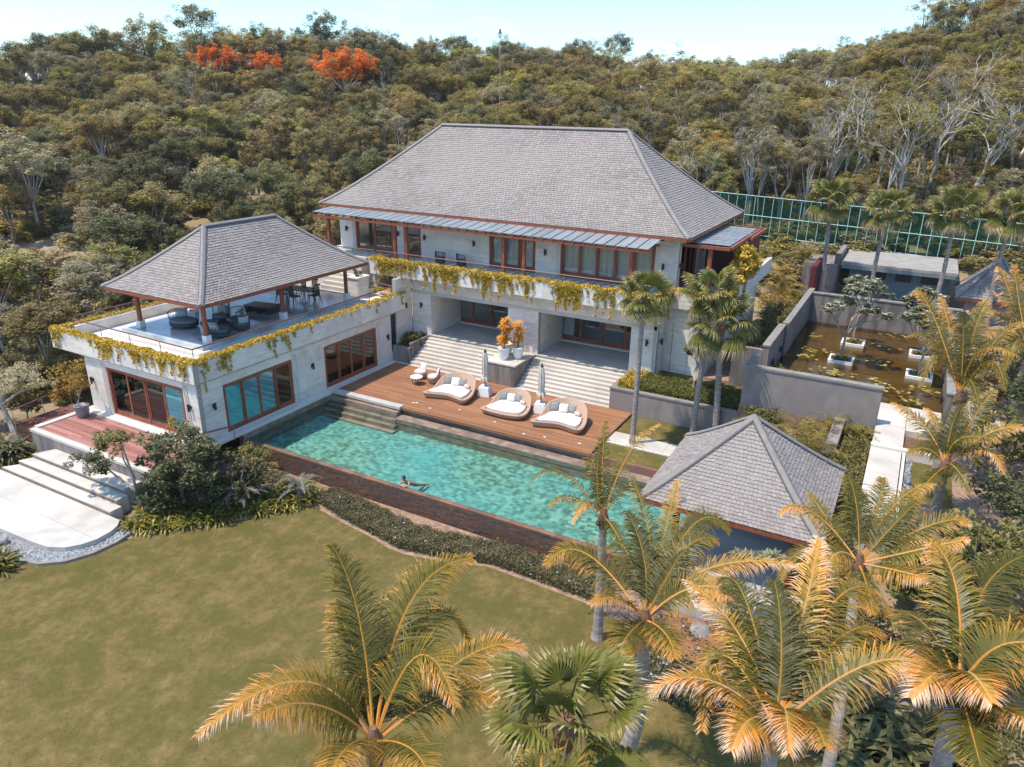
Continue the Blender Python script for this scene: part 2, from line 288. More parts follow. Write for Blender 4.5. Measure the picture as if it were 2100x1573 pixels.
def kids(root): return [c for c in bpy.data.objects if c.parent == root]
CH = {}
def dup(root, loc, rz=0, label=None, scale=None, group=None, tilt=None):
    if root.name not in CH:
        CH[root.name] = [(c, kids(c)) for c in kids(root)]
    r = root.copy(); COL.objects.link(r); r.location = loc; r.rotation_euler = (tilt[0], tilt[1], rz) if tilt else (0, 0, rz)
    if label: r['label'] = label
    if group: r['group'] = group
    if scale is not None: r.scale = (scale,) * 3 if isinstance(scale, (int, float)) else scale
    for c, gs in CH[root.name]:
        d = c.copy(); COL.objects.link(d); d.parent = r
        for g in gs: e = g.copy(); COL.objects.link(e); e.parent = d
    return r
def npmesh(name, V, F, T, mats, smooth=False, MI=None):
    me = bpy.data.meshes.new(name); nv = len(V); nf = len(F); k = F.shape[1]
    me.vertices.add(nv); me.vertices.foreach_set('co', np.asarray(V, np.float32).ravel())
    me.loops.add(nf * k); me.loops.foreach_set('vertex_index', np.asarray(F, np.int32).ravel())
    me.polygons.add(nf); me.polygons.foreach_set('loop_start', np.arange(nf, dtype=np.int32) * k)
    try: me.polygons.foreach_set('loop_total', np.full(nf, k, np.int32))
    except Exception: pass
    for m in (mats if isinstance(mats, (list, tuple)) else [mats]): me.materials.append(m)
    if MI is not None: me.polygons.foreach_set('material_index', np.asarray(MI, np.int32))
    me.polygons.foreach_set('use_smooth', np.full(nf, smooth))
    me.update(calc_edges=True); a = me.attributes.new('tint', 'FLOAT', 'FACE'); a.data.foreach_set('value', np.asarray(T, np.float32)); return me
def leaves(P, size, T, name, m, aspect=1.9, flat=.0, jit=.35, rng=RNG):
    """one diamond quad per point, random orientation (flat=1: nearly horizontal)"""
    n = len(P); a = rng.normal(size=(n, 3)); nrm = rng.normal(size=(n, 3)); nrm[:, 2] = np.abs(nrm[:, 2]) + flat * 3
    nrm /= np.linalg.norm(nrm, axis=1)[:, None]; a -= (a * nrm).sum(1)[:, None] * nrm; a /= np.linalg.norm(a, axis=1)[:, None] + 1e-9
    b = np.cross(nrm, a); s = (size * (1 + rng.uniform(-jit, jit, n)))[:, None] if np.isscalar(size) else (size * (1 + rng.uniform(-jit, jit, n)))[:, None]
    V = np.stack([P - a * s, P + b * s / aspect - nrm * s * .12, P + a * s, P - b * s / aspect - nrm * s * .12], 1).reshape(-1, 3)
    return npmesh(name, V, np.arange(4 * n).reshape(-1, 4), T, m)
def ball(n, r, rng=RNG, shell=.45):
    d = rng.normal(size=(n, 3)); d /= np.linalg.norm(d, axis=1)[:, None]
    return d * (rng.uniform(shell, 1, n) ** .7)[:, None] * np.asarray(r)

# ================================================================ GROUND AND TERRAIN
PX = [-400, 0, 250, 640, 900, 1150, 1350, 1550, 1700, 1850, 2050, 2500]
PYS = [110, 112, 78, 78, 92, 98, 132, 118, 92, 62, 10, -20]
def _ray(px, py):
    d = cf * 1501.06 + cr * (px - 1050) - cu * (py - 786.5); return d.normalized()
AZ = []; EL = []
for a_, b_ in zip(PX, PYS):
    d = _ray(a_, b_); AZ.append(math.atan2(d.x, d.y)); EL.append(math.tan(math.asin(d.z)))
ZF = np.interp(AZ, [AZ[1], AZ[3], AZ[5], AZ[7], AZ[9]], [-.6, 1.4, 3.0, 3.7, 3.7])
def ground_h(x, y):
    x = np.asarray(x, float); y = np.asarray(y, float); dx = x - CAM.x; dy = y - CAM.y; r = np.hypot(dx, dy); az = np.arctan2(dx, dy)
    az = np.where(az > 2.2, az - 2 * np.pi, az)
    el = np.interp(az, AZ, EL); zf = np.interp(az, AZ, ZF)
    H = CAM.z + 150 * el - 6.2
    back = np.clip((az + 1.75) / .5, 0, 1) * np.clip((1.1 - az) / .5, 0, 1)
    h = np.where(r < 50, -1.5, np.where(r < 62, -1.5 + (zf + 1.5) * np.clip((r - 50) / 12, 0, 1), np.where(r < 150, zf + (H - zf) * (np.clip((r - 62) / 88, 0, 1) ** .92), H - (r - 150) * .06)))
    h = -1.5 + (h + 1.5) * back
    w = np.clip((r - 60) / 30, 0, 1)
    h = h + w * (1.3 * np.sin(x * .085 + 1.3) * np.cos(y * .071) + .7 * np.sin(x * .21 + y * .17))
    rt = np.clip((x - 21) / 4, 0, 1) * np.clip((y + 3) / 10, 0, 1)
    h = np.maximum(h, -1.5 + rt * 2.4)
    return np.where((x > -3.5) & (x < 24) & (y > -1.5) & (y < 12), -2.6, h)
def grid_mesh(name, xs, ys, hf, m):
    X, Y = np.meshgrid(xs, ys); Z = hf(X, Y); V = np.stack([X, Y, Z], -1).reshape(-1, 3); nx = len(xs); ny = len(ys)
    i = np.arange(nx - 1)[None, :] + nx * np.arange(ny - 1)[:, None]; i = i.ravel()
    return npmesh(name, V, np.stack([i, i + 1, i + 1 + nx, i + nx], 1), np.zeros(len(i)), m, smooth=True)
xs = np.concatenate([np.linspace(-900, -170, 14), np.linspace(-165, 200, 147), np.linspace(215, 800, 12)])
ys = np.concatenate([np.linspace(-400, -60, 8), np.linspace(-55, 210, 107), np.linspace(225, 1100, 16)])
link('ground', grid_mesh('ground', xs, ys, ground_h, M['ground']), kind='structure')
# lawn sheet, with its curved edge along the planting beds
lawn_poly = [(1.9, -5.2), (2.6, -4.3), (3.6, -3.3), (4.7, -1.9), (5.7, -.4), (6.15, .2), (8.1, -.2), (9.8, -.46), (11.0, -.75), (11.7, -.75), (13.1, -.45), (14.8, .15), (16.3, .12), (18.8, .02), (20.2, -.25), (21.2, -1.5), (22.3, -2.9), (23.6, -3.0), (24.8, -2.2), (26.0, -2.0), (27.2, -2.8), (28.5, -4), (34, -6), (60, -10), (60, -60), (-14, -60), (-14, -14), (-2.5, -9.6), (-.2, -8.3), (.6, -8.08), (1.36, -7.48), (1.75, -6.6), (1.84, -5.6)]
MB().add([(x, y, -1.40) for x, y in lawn_poly], [tuple(range(len(lawn_poly)))]).obj('lawn', M['lawn'], kind='structure')
def grass_pts(n, x0, x1, y0, y1):
    P = np.stack([RNG.uniform(x0, x1, n), RNG.uniform(y0, y1, n)], 1)
    poly = np.array(lawn_poly); ins = np.zeros(n, bool); j = len(poly) - 1
    for i in range(len(poly)):
        a, b = poly[i], poly[j]; c = ((a[1] > P[:, 1]) != (b[1] > P[:, 1])) & (P[:, 0] < (b[0] - a[0]) * (P[:, 1] - a[1]) / (b[1] - a[1] + 1e-12) + a[0]); ins ^= c; j = i
    return P[ins]
gp = grass_pts(120000, -3, 30, -16, 0.3)
n_ = len(gp); ga = RNG.uniform(0, 2 * np.pi, n_); gh = RNG.uniform(.010, .026, n_); gl = RNG.normal(0, .022, (n_, 2))
b0 = np.stack([gp[:, 0] + np.cos(ga) * .007, gp[:, 1] + np.sin(ga) * .007, np.full(n_, -1.40)], 1); b1 = np.stack([gp[:, 0] - np.cos(ga) * .007, gp[:, 1] - np.sin(ga) * .007, np.full(n_, -1.40)], 1)
tp = np.stack([gp[:, 0] + gl[:, 0], gp[:, 1] + gl[:, 1], -1.40 + gh], 1)
M['grassblade'] = mat('grass_blade', (.085, .074, .020), (.215, .158, .055), 1.3, 12, .9, tintc=(.23, .17, .065), spec=.0, transl=.55, big=(.16, (.105, .088, .026)), rlo=.34, rhi=.68)
link('grass', npmesh('grass', np.stack([b0, b1, tp], 1).reshape(-1, 3), np.arange(3 * n_).reshape(-1, 3), RNG.uniform(0, 1, n_) ** 2, M['grassblade']), kind='stuff', label='short mown grass covering the front lawn', category='grass')
# pinkish bare soil between lawn and beds
soil = [(1.7, -5.4), (2.4, -4.9), (3.8, -3.6), (4.9, -2.1), (5.9, -.55), (6.4, 0), (8.1, -.36), (9.8, -.62), (11.0, -.92), (11.9, -.90), (13.2, -.60), (14.9, 0), (16.3, -.02), (18.8, -.13), (20.3, -.4), (21.3, -1.7), (22.3, -3.15), (23.8, -3.25), (25, -2.5), (26.2, -2.3), (27.4, -3.1), (28.7, -4.3), (36, -5.8), (36, 7), (20.3, 7), (20.3, 1.8), (-2, 1.8), (-2, -2)]
MB().add([(x, y, -1.408) for x, y in soil], [tuple(range(len(soil)))]).obj('bare_soil', M['soil'], kind='structure')

# ================================================================ BUILDING HELPERS
def cells(lo, hi, step, cuts):
    n = max(1, round((hi - lo) / step)); g = [lo + (hi - lo) * i / n for i in range(n + 1)]
    g = [q for q in g if all(abs(q - c) > step * .3 for c in cuts) or q in (lo, hi)] + [c for c in cuts if lo < c < hi]
    return sorted(set(round(q, 4) for q in g))
def wall(parent, ax, pos, out, u0, u1, z0, z1, ops=(), pw=1.25, ph=.62, thick=.22, m='stone', clad=True, mb=None):
    """wall on the plane (ax='x' or 'y') = pos, its outer face looking along out; ops = openings (u0,u1,z0,z1)"""
    def bx(b, ua, ub, za, zb, d0, d1):
        p0, p1 = pos - out * d0, pos - out * d1
        if ax == 'y': b.box(ua, ub, p0, p1, za, zb)
        else: b.box(p0, p1, ua, ub, za, zb)
    inside = lambda u, z: any(a < u < b and c < z < d for a, b, c, d in ops)
    us = sorted({u0, u1} | {q for o in ops for q in o[:2]}); zs = sorted({z0, z1} | {q for o in ops for q in o[2:] if z0 < q < z1})
    b = mb or MB()
    for i in range(len(us) - 1):
        for j in range(len(zs) - 1):
            if not inside((us[i] + us[i + 1]) / 2, (zs[j] + zs[j + 1]) / 2): bx(b, us[i], us[i + 1], zs[j], zs[j + 1], .028 if clad else 0, thick)
    if not mb: b.obj('wall', M['joint'] if clad else M[m], parent)
    if clad:
        us = cells(u0, u1, pw, [q for o in ops for q in o[:2]]); zs = cells(z0, z1, ph, [q for o in ops for q in o[2:]])
        for j in range(len(zs) - 1):
            for i in range(len(us) - 1):
                if inside((us[i] + us[i + 1]) / 2, (zs[j] + zs[j + 1]) / 2): continue
                q = MB(); g = .003; bx(q, us[i] + g, us[i + 1] - g, zs[j] + g, zs[j + 1] - g, random.uniform(0, .003), .026)
                q.obj('stone_panel', M[m], parent)
def door(parent, ax, pos, out, u0, u1, z0, z1, n, name='sliding_door', glass='glass', fw=.11, widths=None, handle=False, clear=()):
    """timber framed glazed doors: outer frame (part) > sashes and panes"""
    def bx(b, ua, ub, za, zb, d0, d1):
        p0, p1 = pos - out * d0, pos - out * d1
        if ax == 'y': b.box(ua, ub, p0, p1, za, zb)
        else: b.box(p0, p1, ua, ub, za, zb)
    b = MB(); bx(b, u0, u0 + fw, z0, z1, .02, .17); bx(b, u1 - fw, u1, z0, z1, .02, .17); bx(b, u0 + fw, u1 - fw, z1 - fw, z1, .02, .17); bx(b, u0 + fw, u1 - fw, z0, z0 + .07, .02, .17)
    f = b.obj(name, M['redwood'], parent)
    e = [u0 + fw + (u1 - u0 - 2 * fw) * i / n for i in range(n + 1)] if not widths else widths
    for i in range(len(e) - 1):
        a, c = e[i] + .004, e[i + 1] - .004; d = .04 if i % 2 else .075; za, zb = z0 + .075, z1 - fw - .004; w = .085
        s = MB(); bx(s, a, a + w, za, zb, d, d + .05); bx(s, c - w, c, za, zb, d, d + .05); bx(s, a + w, c - w, za, za + .15, d, d + .05); bx(s, a + w, c - w, zb - .07, zb, d, d + .05)
        if handle and i == handle: bx(s, c - .07, c - .03, z0 + 1.0, z0 + 1.35, d - .04, d)
        s.obj('sash', M['redwood'], f)
        q = MB(); bx(q, a + w, c - w, za + .15, zb - .07, d + .02, d + .028); q.obj('pane', M['glass' if i in clear else glass], f)
    return f
def reveal(parent, ax, pos, out, u, z0, z1, sgn):
    """stepped stone reveal beside a door: three fine upright ribs"""
    for k in range(3):
        a = u + sgn * (.07 + k * .11); b = MB()
        if ax == 'y': b.box(a, a + .05, pos + out * .004, pos + out * .03, z0, z1)
        else: b.box(pos + out * .004, pos + out * .03, a, a + .05, z0, z1)
        b.obj('reveal_rib', M['stonetop'], parent)
LAMP = None
def wall_lamp(parent, ax, pos, out, u, z):
    global LAMP
    if LAMP is None:
        LAMP = MB().box(-.06, .06, -.02, 0, -.09, .09).box(-.03, .03, -.07, -.02, -.02, .03).lathe([(.045, -.17), (.055, -.17), (.055, .17), (.045, .17)], 10, (0, -.115)).mesh('wall_lamp', M['black'])
    rz = {('y', -1): 0, ('y', 1): R(180), ('x', 1): R(90), ('x', -1): R(-90)}[(ax, out)]
    p = (u, pos, z) if ax == 'y' else (pos, u, z)
    return link('wall_lamp', LAMP, parent, p, rz=rz)
def curtain(parent, u0, u1, y, z0, z1, amp=.05, k=9.0):
    n = int((u1 - u0) * 22); b = MB(); vs = []
    for i in range(n + 1):
        u = u0 + (u1 - u0) * i / n; o = amp * math.sin(u * k * 2) + amp * .5 * math.sin(u * k * 3.7 + 1)
        vs += [(u, y + o, z0), (u, y + o * .8, z1)]
    b.add(vs, [(2 * i, 2 * i + 2, 2 * i + 3, 2 * i + 1) for i in range(n)]); return b.obj('curtain', M['curtain'], parent, smooth=True)
def hip_roof(parent, x0, x1, y0, y1, ez, r0, r1, rz, row=.17, sw=.24, p=1.16, ov=.012, capw=.17):
    """hip roof: eave rectangle, ridge from r0 to r1 (x,y); shingles laid course by course, slightly concave"""
    C = [(x0, y0), (x1, y0), (x1, y1), (x0, y1)]
    alongx = abs(r1[0] - r0[0]) >= abs(r1[1] - r0[1])
    if alongx: slopes = [(C[0], C[1], r0, r1), (C[1], C[2], r1, r1), (C[2], C[3], r1, r0), (C[3], C[0], r0, r0)]; hips = [(C[0], r0), (C[1], r1), (C[2], r1), (C[3], r0)]
    else: slopes = [(C[0], C[1], r0, r0), (C[1], C[2], r0, r1), (C[2], C[3], r1, r1), (C[3], C[0], r1, r0)]; hips = [(C[0], r0), (C[1], r0), (C[2], r1), (C[3], r1)]
    H = rz - ez; f = lambda s: ez + H * (s ** p * .9 + s * .1)
    def pt(a, b, c, d, s, t):
        ax_, ay_ = a[0] + (c[0] - a[0]) * s, a[1] + (c[1] - a[1]) * s; bx_, by_ = b[0] + (d[0] - b[0]) * s, b[1] + (d[1] - b[1]) * s
        return Vector((ax_ + (bx_ - ax_) * t, ay_ + (by_ - ay_) * t, f(s)))
    sh = MB(); ud = MB()
    for a, b, c, d in slopes:
        m_ = pt(a, b, c, d, 0, .5); q_ = pt(a, b, c, d, 1, .5); L = (q_ - m_).length; n = int(L / row)
        for i in range(12):
            s0, s1 = i / 12, (i + 1) / 12; vs = [pt(a, b, c, d, s0, 0), pt(a, b, c, d, s0, 1), pt(a, b, c, d, s1, 1), pt(a, b, c, d, s1, 0)]
            ud.add([tuple(v - Vector((0, 0, .03))) for v in vs], [(0, 1, 2, 3)])
        for i in range(n):
            s0 = i / n; s1 = min((i + 1.25) / n, 1); wd = (pt(a, b, c, d, s0, 1) - pt(a, b, c, d, s0, 0)).length
            k = max(1, int(wd / sw)); off = random.uniform(0, 1)
            ts = [0] + [min(max((j + off + random.uniform(-.13, .13)) / k, 0), 1) for j in range(k)] + [1]
            nrm = (pt(a, b, c, d, s0, 1) - pt(a, b, c, d, s0, 0)).cross(pt(a, b, c, d, s1, .5) - pt(a, b, c, d, s0, .5)).normalized()
            for j in range(len(ts) - 1):
                if ts[j + 1] - ts[j] < .2 / k: continue
                t0, t1 = ts[j] + .03 / k, ts[j + 1] - .03 / k; lift = ov + random.uniform(.004, .018); ds = random.uniform(-.10, .10) / n
                lo0, lo1 = pt(a, b, c, d, max(s0 + ds, 0), t0), pt(a, b, c, d, max(s0 + ds, 0), t1); hi0, hi1 = pt(a, b, c, d, s1, t0), pt(a, b, c, d, s1, t1)
                u0_, u1_ = lo0 + nrm * (lift + .012), lo1 + nrm * (lift + .012)
                sh.add([tuple(v) for v in (lo0 - nrm * .02, lo1 - nrm * .02, u1_, u0_, hi1 + nrm * .004, hi0 + nrm * .004)], [(0, 1, 2, 3), (3, 2, 4, 5)], random.random() ** 1.3)
    ud.obj('roof_deck', M['roofunder'], parent)
    sh.obj('roof_shingles', M['shingle'], parent, kind='stuff')
    def cap(path, name='hip_cap'):
        b = MB(); dk = MB(); n = len(path)
        for i, q in enumerate(path): pass
        L = []
        for i in range(n):
            d_ = (path[min(i + 1, n - 1)] - path[max(i - 1, 0)]); s_ = d_.cross(Vector((0, 0, 1))).normalized()
            L.append((path[i], s_))
        vs = []; vd = []
        for q, s_ in L:
            vs += [tuple(q + s_ * capw - Vector((0, 0, capw * .28))), tuple(q + s_ * capw * .9 + Vector((0, 0, .035 - capw * .2))), tuple(q + Vector((0, 0, .085))), tuple(q - s_ * capw * .9 + Vector((0, 0, .035 - capw * .2))), tuple(q - s_ * capw - Vector((0, 0, capw * .28)))]
            vd += [tuple(q + s_ * (capw + .035) - Vector((0, 0, capw * .30))), tuple(q + s_ * (capw - .01) + Vector((0, 0, -.005 - capw * .2))), tuple(q - s_ * (capw - .01) + Vector((0, 0, -.005 - capw * .2))), tuple(q - s_ * (capw + .035) - Vector((0, 0, capw * .30)))]
        b.add(vs, [(5 * i + k, 5 * i + k + 1, 5 * i + k + 6, 5 * i + k + 5) for i in range(n - 1) for k in range(4)] + [(0, 1, 2, 3, 4), tuple(5 * (n - 1) + k for k in (4, 3, 2, 1, 0))])
        dk.add(vd, [(4 * i + k, 4 * i + k + 1, 4 * i + k + 5, 4 * i + k + 4) for i in range(n - 1) for k in (0, 2)])
        o = b.obj(name, M['ridge'], parent); dk.obj('flashing', M['ridgedark'], o)
    for e, r in hips:
        cap([Vector((e[0] + (r[0] - e[0]) * s, e[1] + (r[1] - e[1]) * s, f(s) + .02)) for s in [i / 10 for i in range(11)]])
    if (Vector(r0) - Vector(r1)).length > .2: cap([Vector((r0[0] + (r1[0] - r0[0]) * i / 2, r0[1] + (r1[1] - r0[1]) * i / 2, rz + .03)) for i in range(3)], 'ridge_cap')
    w = .10
    fb = MB().box(x0, x1, y0, y0 + w, ez - .17, ez - .02).box(x0, x1, y1 - w, y1, ez - .17, ez - .02).box(x0, x0 + w, y0 + w, y1 - w, ez - .17, ez - .02).box(x1 - w, x1, y0 + w, y1 - w, ez - .17, ez - .02)
    fb.obj('eave_board', M['redwood'], parent)
    MB().box(x0 + w, x1 - w, y0 + w, y1 - w, ez - .10, ez - .06).obj('soffit', M['redwood'], parent)
def handrail(label, path, posts, top=.5, base=0.0, closed=False):
    t = thing('handrail', label, 'handrail', path[0], group='slim timber handrails')
    o = Vector(path[0]); P = [Vector(p) - o for p in path]
    for i in range(len(P) - 1):
        MB().tube([P[i] + Vector((0, 0, top)), P[i + 1] + Vector((0, 0, top))], .035, 6).obj('top_rail', M['rail'], t)
    pm = MB().tube([(0, 0, 0), (0, 0, top - .02)], .018, 5).mesh('post', M['steel'])
    L = [(P[i + 1] - P[i]).length for i in range(len(P) - 1)]
    for i, l_ in enumerate(L):
        k = max(1, round(l_ / posts))
        for j in range(k + (1 if i == len(L) - 1 else 0)):
            link('post', pm, t, tuple(P[i] + (P[i + 1] - P[i]) * (j / k)))
    return t

# ================================================================ WING (left building)
wing = thing('pool_wing', 'low cream stone wing with planted parapet and roof terrace, left of the pool', 'building', (0, 0, 0))
wall(wing, 'y', 0.0, -1, -8.04, 0.0, -.02, 2.98, ops=[(-6.42, -.95, .12, 2.55)])
wall(wing, 'x', 0.0, 1, 0.23, 14.3, -.02, 2.98, ops=[(1.38, 5.68, .06, 2.42), (8.02, 12.36, .06, 2.42), (13.75, 14.3, .5, 2.98)])
wall(wing, 'x', -8.04, -1, 0.23, 15.7, -1.4, 2.98, clad=False)
for a, b in ((-6.42, -1), (-.95, 1)): reveal(wing, 'y', 0.0, -1, a - (.05 if b < 0 else 0), .1, 2.75, b)
for a, b in ((5.68, 1), (12.36, 1)): reveal(wing, 'x', 0.0, 1, a, .06, 2.62, b)
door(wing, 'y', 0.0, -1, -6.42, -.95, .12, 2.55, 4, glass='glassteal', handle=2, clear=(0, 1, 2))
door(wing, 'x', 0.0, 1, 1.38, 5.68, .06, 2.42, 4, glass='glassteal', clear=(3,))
door(wing, 'x', 0.0, 1, 8.02, 12.36, .06, 2.42, 4, glass='glass')
for u, z in ((.77, 1.62), (7.05, 1.65), (13.35, 1.58)): wall_lamp(wing, 'x', 0.0, 1, u, z)
for u, z in ((-7.62, 1.67), (-.55, 1.72)): wall_lamp(wing, 'y', 0.0, -1, u, z)
# interior rooms seen through the glass
MB().box(-7.8, -.24, .23, 14.2, -.02, .03).obj('room_floor', M['floorgrey'], wing)
b = MB().box(-5.2, -5.0, .3, 14.2, .03, 2.9).box(-5.0, -.24, 6.6, 6.75, .03, 2.9).box(-5.0, -.24, 13.2, 13.4, .03, 2.9); b.obj('partition', M['inside'], wing)
MB().box(-4.98, -4.9, .8, 6.5, .03, 2.75).box(-4.9, -.3, 6.5, 6.58, .03, 2.75).obj('room_lining', M['cyanroom'], wing); MB().box(-4.9, -.26, .9, 6.5, .032, .05).obj('room_mat', M['cyanroom'], wing)
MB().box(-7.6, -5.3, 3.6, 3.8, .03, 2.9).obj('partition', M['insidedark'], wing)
MB().box(-8.0, -.1, .1, 14.9, 2.80, 2.98).obj('ceiling', M['inside'], wing)
curtain(wing, -6.2, -5.5, .42, .1, 2.5)
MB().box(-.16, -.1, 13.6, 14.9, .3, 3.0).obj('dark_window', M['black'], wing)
# plinth ledges
MB().box(0.005, .42, .02, 13.7, -.14, .02).obj('ledge', M['stonetop'], wing)
MB().box(-8.1, .42, -.42, -.005, -.06, .05).obj('ledge', M['stonetop'], wing)
# flared cornice between walls and parapet, then the parapet itself
PXL, PXR, PYF, PYB, PB, PT = -10.21, .17, -.17, 15.75, 2.96, 3.86
b = MB()
b.add([(-8.04, 0, 2.82), (0, 0, 2.82), (PXR, PYF, PB), (PXL, PYF, PB)], [(0, 3, 2, 1)]); b.add([(0, 0, 2.82), (0, 14.3, 2.82), (PXR, 14.6, PB), (PXR, PYF, PB)], [(0, 3, 2, 1)])
b.add([(-8.04, 0, 2.82), (-8.04, 15.7, 2.82), (PXL, 15.7, PB), (PXL, PYF, PB)], [(0, 1, 2, 3)])
b.obj('cornice', M['soffit'], wing)
wall(wing, 'y', PYF, -1, PXL, PXR, PB, PT, pw=1.3, ph=.9, thick=.30)
wall(wing, 'x', PXR, 1, PYF + .3, 15.0, PB, PT, pw=1.3, ph=.9, thick=.30)
wall(wing, 'x', PXL, -1, PYF + .3, PYB, PB, PT, pw=1.3, ph=.9, thick=.30)
wall(wing, 'y', PYB, 1, PXL + .3, -2.6, PB, PT, pw=1.3, ph=.9, thick=.3)
# planter coping strips and inner kerbs
for (xa, xb, ya, yb) in ((PXL, PXR, PYF, PYF + .14), (PXR - .14, PXR, PYF + .14, 15.0), (PXL, PXL + .14, PYF + .14, PYB)):
    MB().box(xa, xb, ya, yb, PT, PT + .03).obj('coping', M['stonetop'], wing)
MB().box(PXL + .30, PXR - .3, PYF + .3, PYB, 3.32, 3.42).obj('terrace_slab', M['stonetop'], wing)
MB().box(-9.55, -9.4, .65, 15.2, 3.42, 3.95).box(-9.4, -.6, .5, .65, 3.42, 3.70).box(-.75, -.6, .65, 14.4, 3.42, 3.70).obj('planter_kerb', M['stonetop'], wing)
MB().box(-9.91, -9.55, .2, 15.2, 3.42, 3.74).box(-9.55, -.13, .13, .5, 3.42, 3.74).box(-.6, -.13, .5, 15.0, 3.42, 3.74).obj('planter_soil', M['soil'], wing)
# polished platform with a shallow step
MB().box(-8.2, -1.55, 1.55, 13.35, 3.42, 3.60).obj('step', M['stonetop'], wing)
MB().box(-7.75, -1.72, 1.95, 13.15, 3.60, 3.80).obj('terrace_floor', M['polish'], wing)
# pavilion on the wing
PR = (-8.08, -.94, 1.55, 13.12)
for x in (-6.97, -2.12):
    for y in (2.55, 7.45, 12.43):
        q = MB().box(x - .15, x + .15, y - .15, y + .15, 3.80, 4.16).obj('post_plinth', M['white'], wing)
        MB().tube([(x, y, 4.16), (x, y, 5.88)], [.115, .11], 12).obj('roof_post', M['redwood'], wing, smooth=False)
hip_roof(wing, PR[0], PR[1], PR[2], PR[3], 5.97, (-4.45, 5.06), (-4.40, 9.7), 8.74, row=.15, sw=.21, capw=.12)
# stair from the wing terrace up to the main balcony
for k in range(9):
    MB().box(-5.6, -3.3, 13.75 + k * .25, 16.1, 3.42 + k * .235, 3.42 + (k + 1) * .235 - (0 if k < 8 else .0)).obj('step', M['pave'], wing)
MB().box(-9.2, -5.62, 14.5, 16.1, 3.42, 4.95).obj('stair_wall', M['stone'], wing)
q = MB().box(-3.28, -2.5, 13.9, 15.0, 3.42, 4.62).obj('stair_pier', M['stone'], wing)
MB().box(-3.33, -2.45, 13.85, 15.05, 4.62, 4.69).obj('coping', M['stonetop'], wing)
handrail('dark handrail along the front and pool side of the wing terrace', [(-9.3, .55, 3.86), (-.36, .36, 3.86), (-.36, 14.4, 3.86)], 2.0, .5)
handrail('dark handrail along the far left edge of the wing terrace', [(-9.6, .8, 3.9), (-9.6, 14.6, 3.9)], 2.2, .5)
handrail('short handrail across the back corner of the wing terrace', [(-.4, 14.5, 3.86), (-2.4, 14.9, 3.86)], 2.0, .5)

# ================================================================ MAIN HOUSE
house = thing('main_house', 'two storey cream stone house with a huge grey hipped shingle roof', 'building', (0, 0, 0))
TZ = 1.25; UF = 5.54; BF = 15.02; UD = 17.64
wall(house, 'y', 15.96, -1, .0, 15.62, TZ - .02, 4.84, ops=[(1.35, 6.74, TZ - .02, 3.74), (8.70, 14.19, TZ - .02, 3.74)], thick=.35)
wall(house, 'x', .0, 1, 14.3, 15.9, -.02, 4.84)
for xa_, xb_, ya_ in ((1.30, 1.352, 15.97), (6.70, 6.75, 16.31), (8.65, 8.69, 16.31), (14.2, 14.25, 16.31)): MB().box(xa_, xb_, ya_, 19.3, TZ, 3.74).obj('recess_wall', M['stone'], house)
wall(house, 'y', 19.33, -1, -.2, 15.6, TZ, 4.2, ops=[(.73, 6.6, TZ, 3.72), (8.31, 14.18, TZ, 3.72)], clad=False, m='stone')
MB().box(-.2, 15.6, 15.96, 19.3, 3.76, 3.96).obj('recess_ceiling', M['inside'], house)
for (a, b2, n) in ((.73, 6.6, 4), (8.31, 14.18, 4)): door(house, 'y', 19.33, -1, a, b2, TZ + .06, 3.70, n)
MB().box(.7, 14.3, 19.1, 19.33, TZ, TZ + .06).obj('threshold', M['stonetop'], house)
curtain(house, 8.45, 9.35, 19.6, TZ + .05, 3.6)
MB().box(-.2, 15.6, 19.6, 24.5, TZ - .02, TZ + .02).obj('room_floor', M['floorgrey'], house)
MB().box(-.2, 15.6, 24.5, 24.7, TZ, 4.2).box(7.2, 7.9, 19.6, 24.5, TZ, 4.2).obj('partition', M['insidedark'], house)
b = MB().box(10.2, 12.0, 21.5, 22.4, TZ + .35, TZ + .75).box(12.4, 13.6, 22.6, 23.4, TZ + .3, TZ + 1.1).box(2.6, 4.4, 21.6, 22.4, TZ + .3, TZ + .75); b.obj('indoor_furniture', M['darkwood'], house)
MB().box(0, 15.6, 19.5, 24.7, 4.2, 4.3).obj('ceiling', M['inside'], house)
# right hand return of the lower storey
wall(house, 'y', 17.2, -1, 15.62, 17.88, 1.2, 4.84, ops=[(16.05, 16.95, 1.25, 3.9)], thick=.2)
MB().box(16.07, 16.93, 17.24, 17.28, 1.25, 3.9).obj('stone_door', M['stone'], house)
wall(house, 'x', 17.88, 1, 17.2, 29.3, 1.2, 4.84, pw=1.6, thick=.2, m='stone')
wall(house, 'x', 15.62, 1, 15.96, 17.2, 1.2, 4.84, thick=.2)
for u, ax, pos, out, z in ((16.5, 'x', 15.62, 1, 3.05), (15.1, 'y', 15.96, -1, 3.05), (.70, 'y', 15.96, -1, 3.05), (17.3, 'y', 17.2, -1, 3.2)): wall_lamp(house, ax, pos, out, u, z)
wall_lamp(house, 'x', .0, 1, 15.2, 3.1)
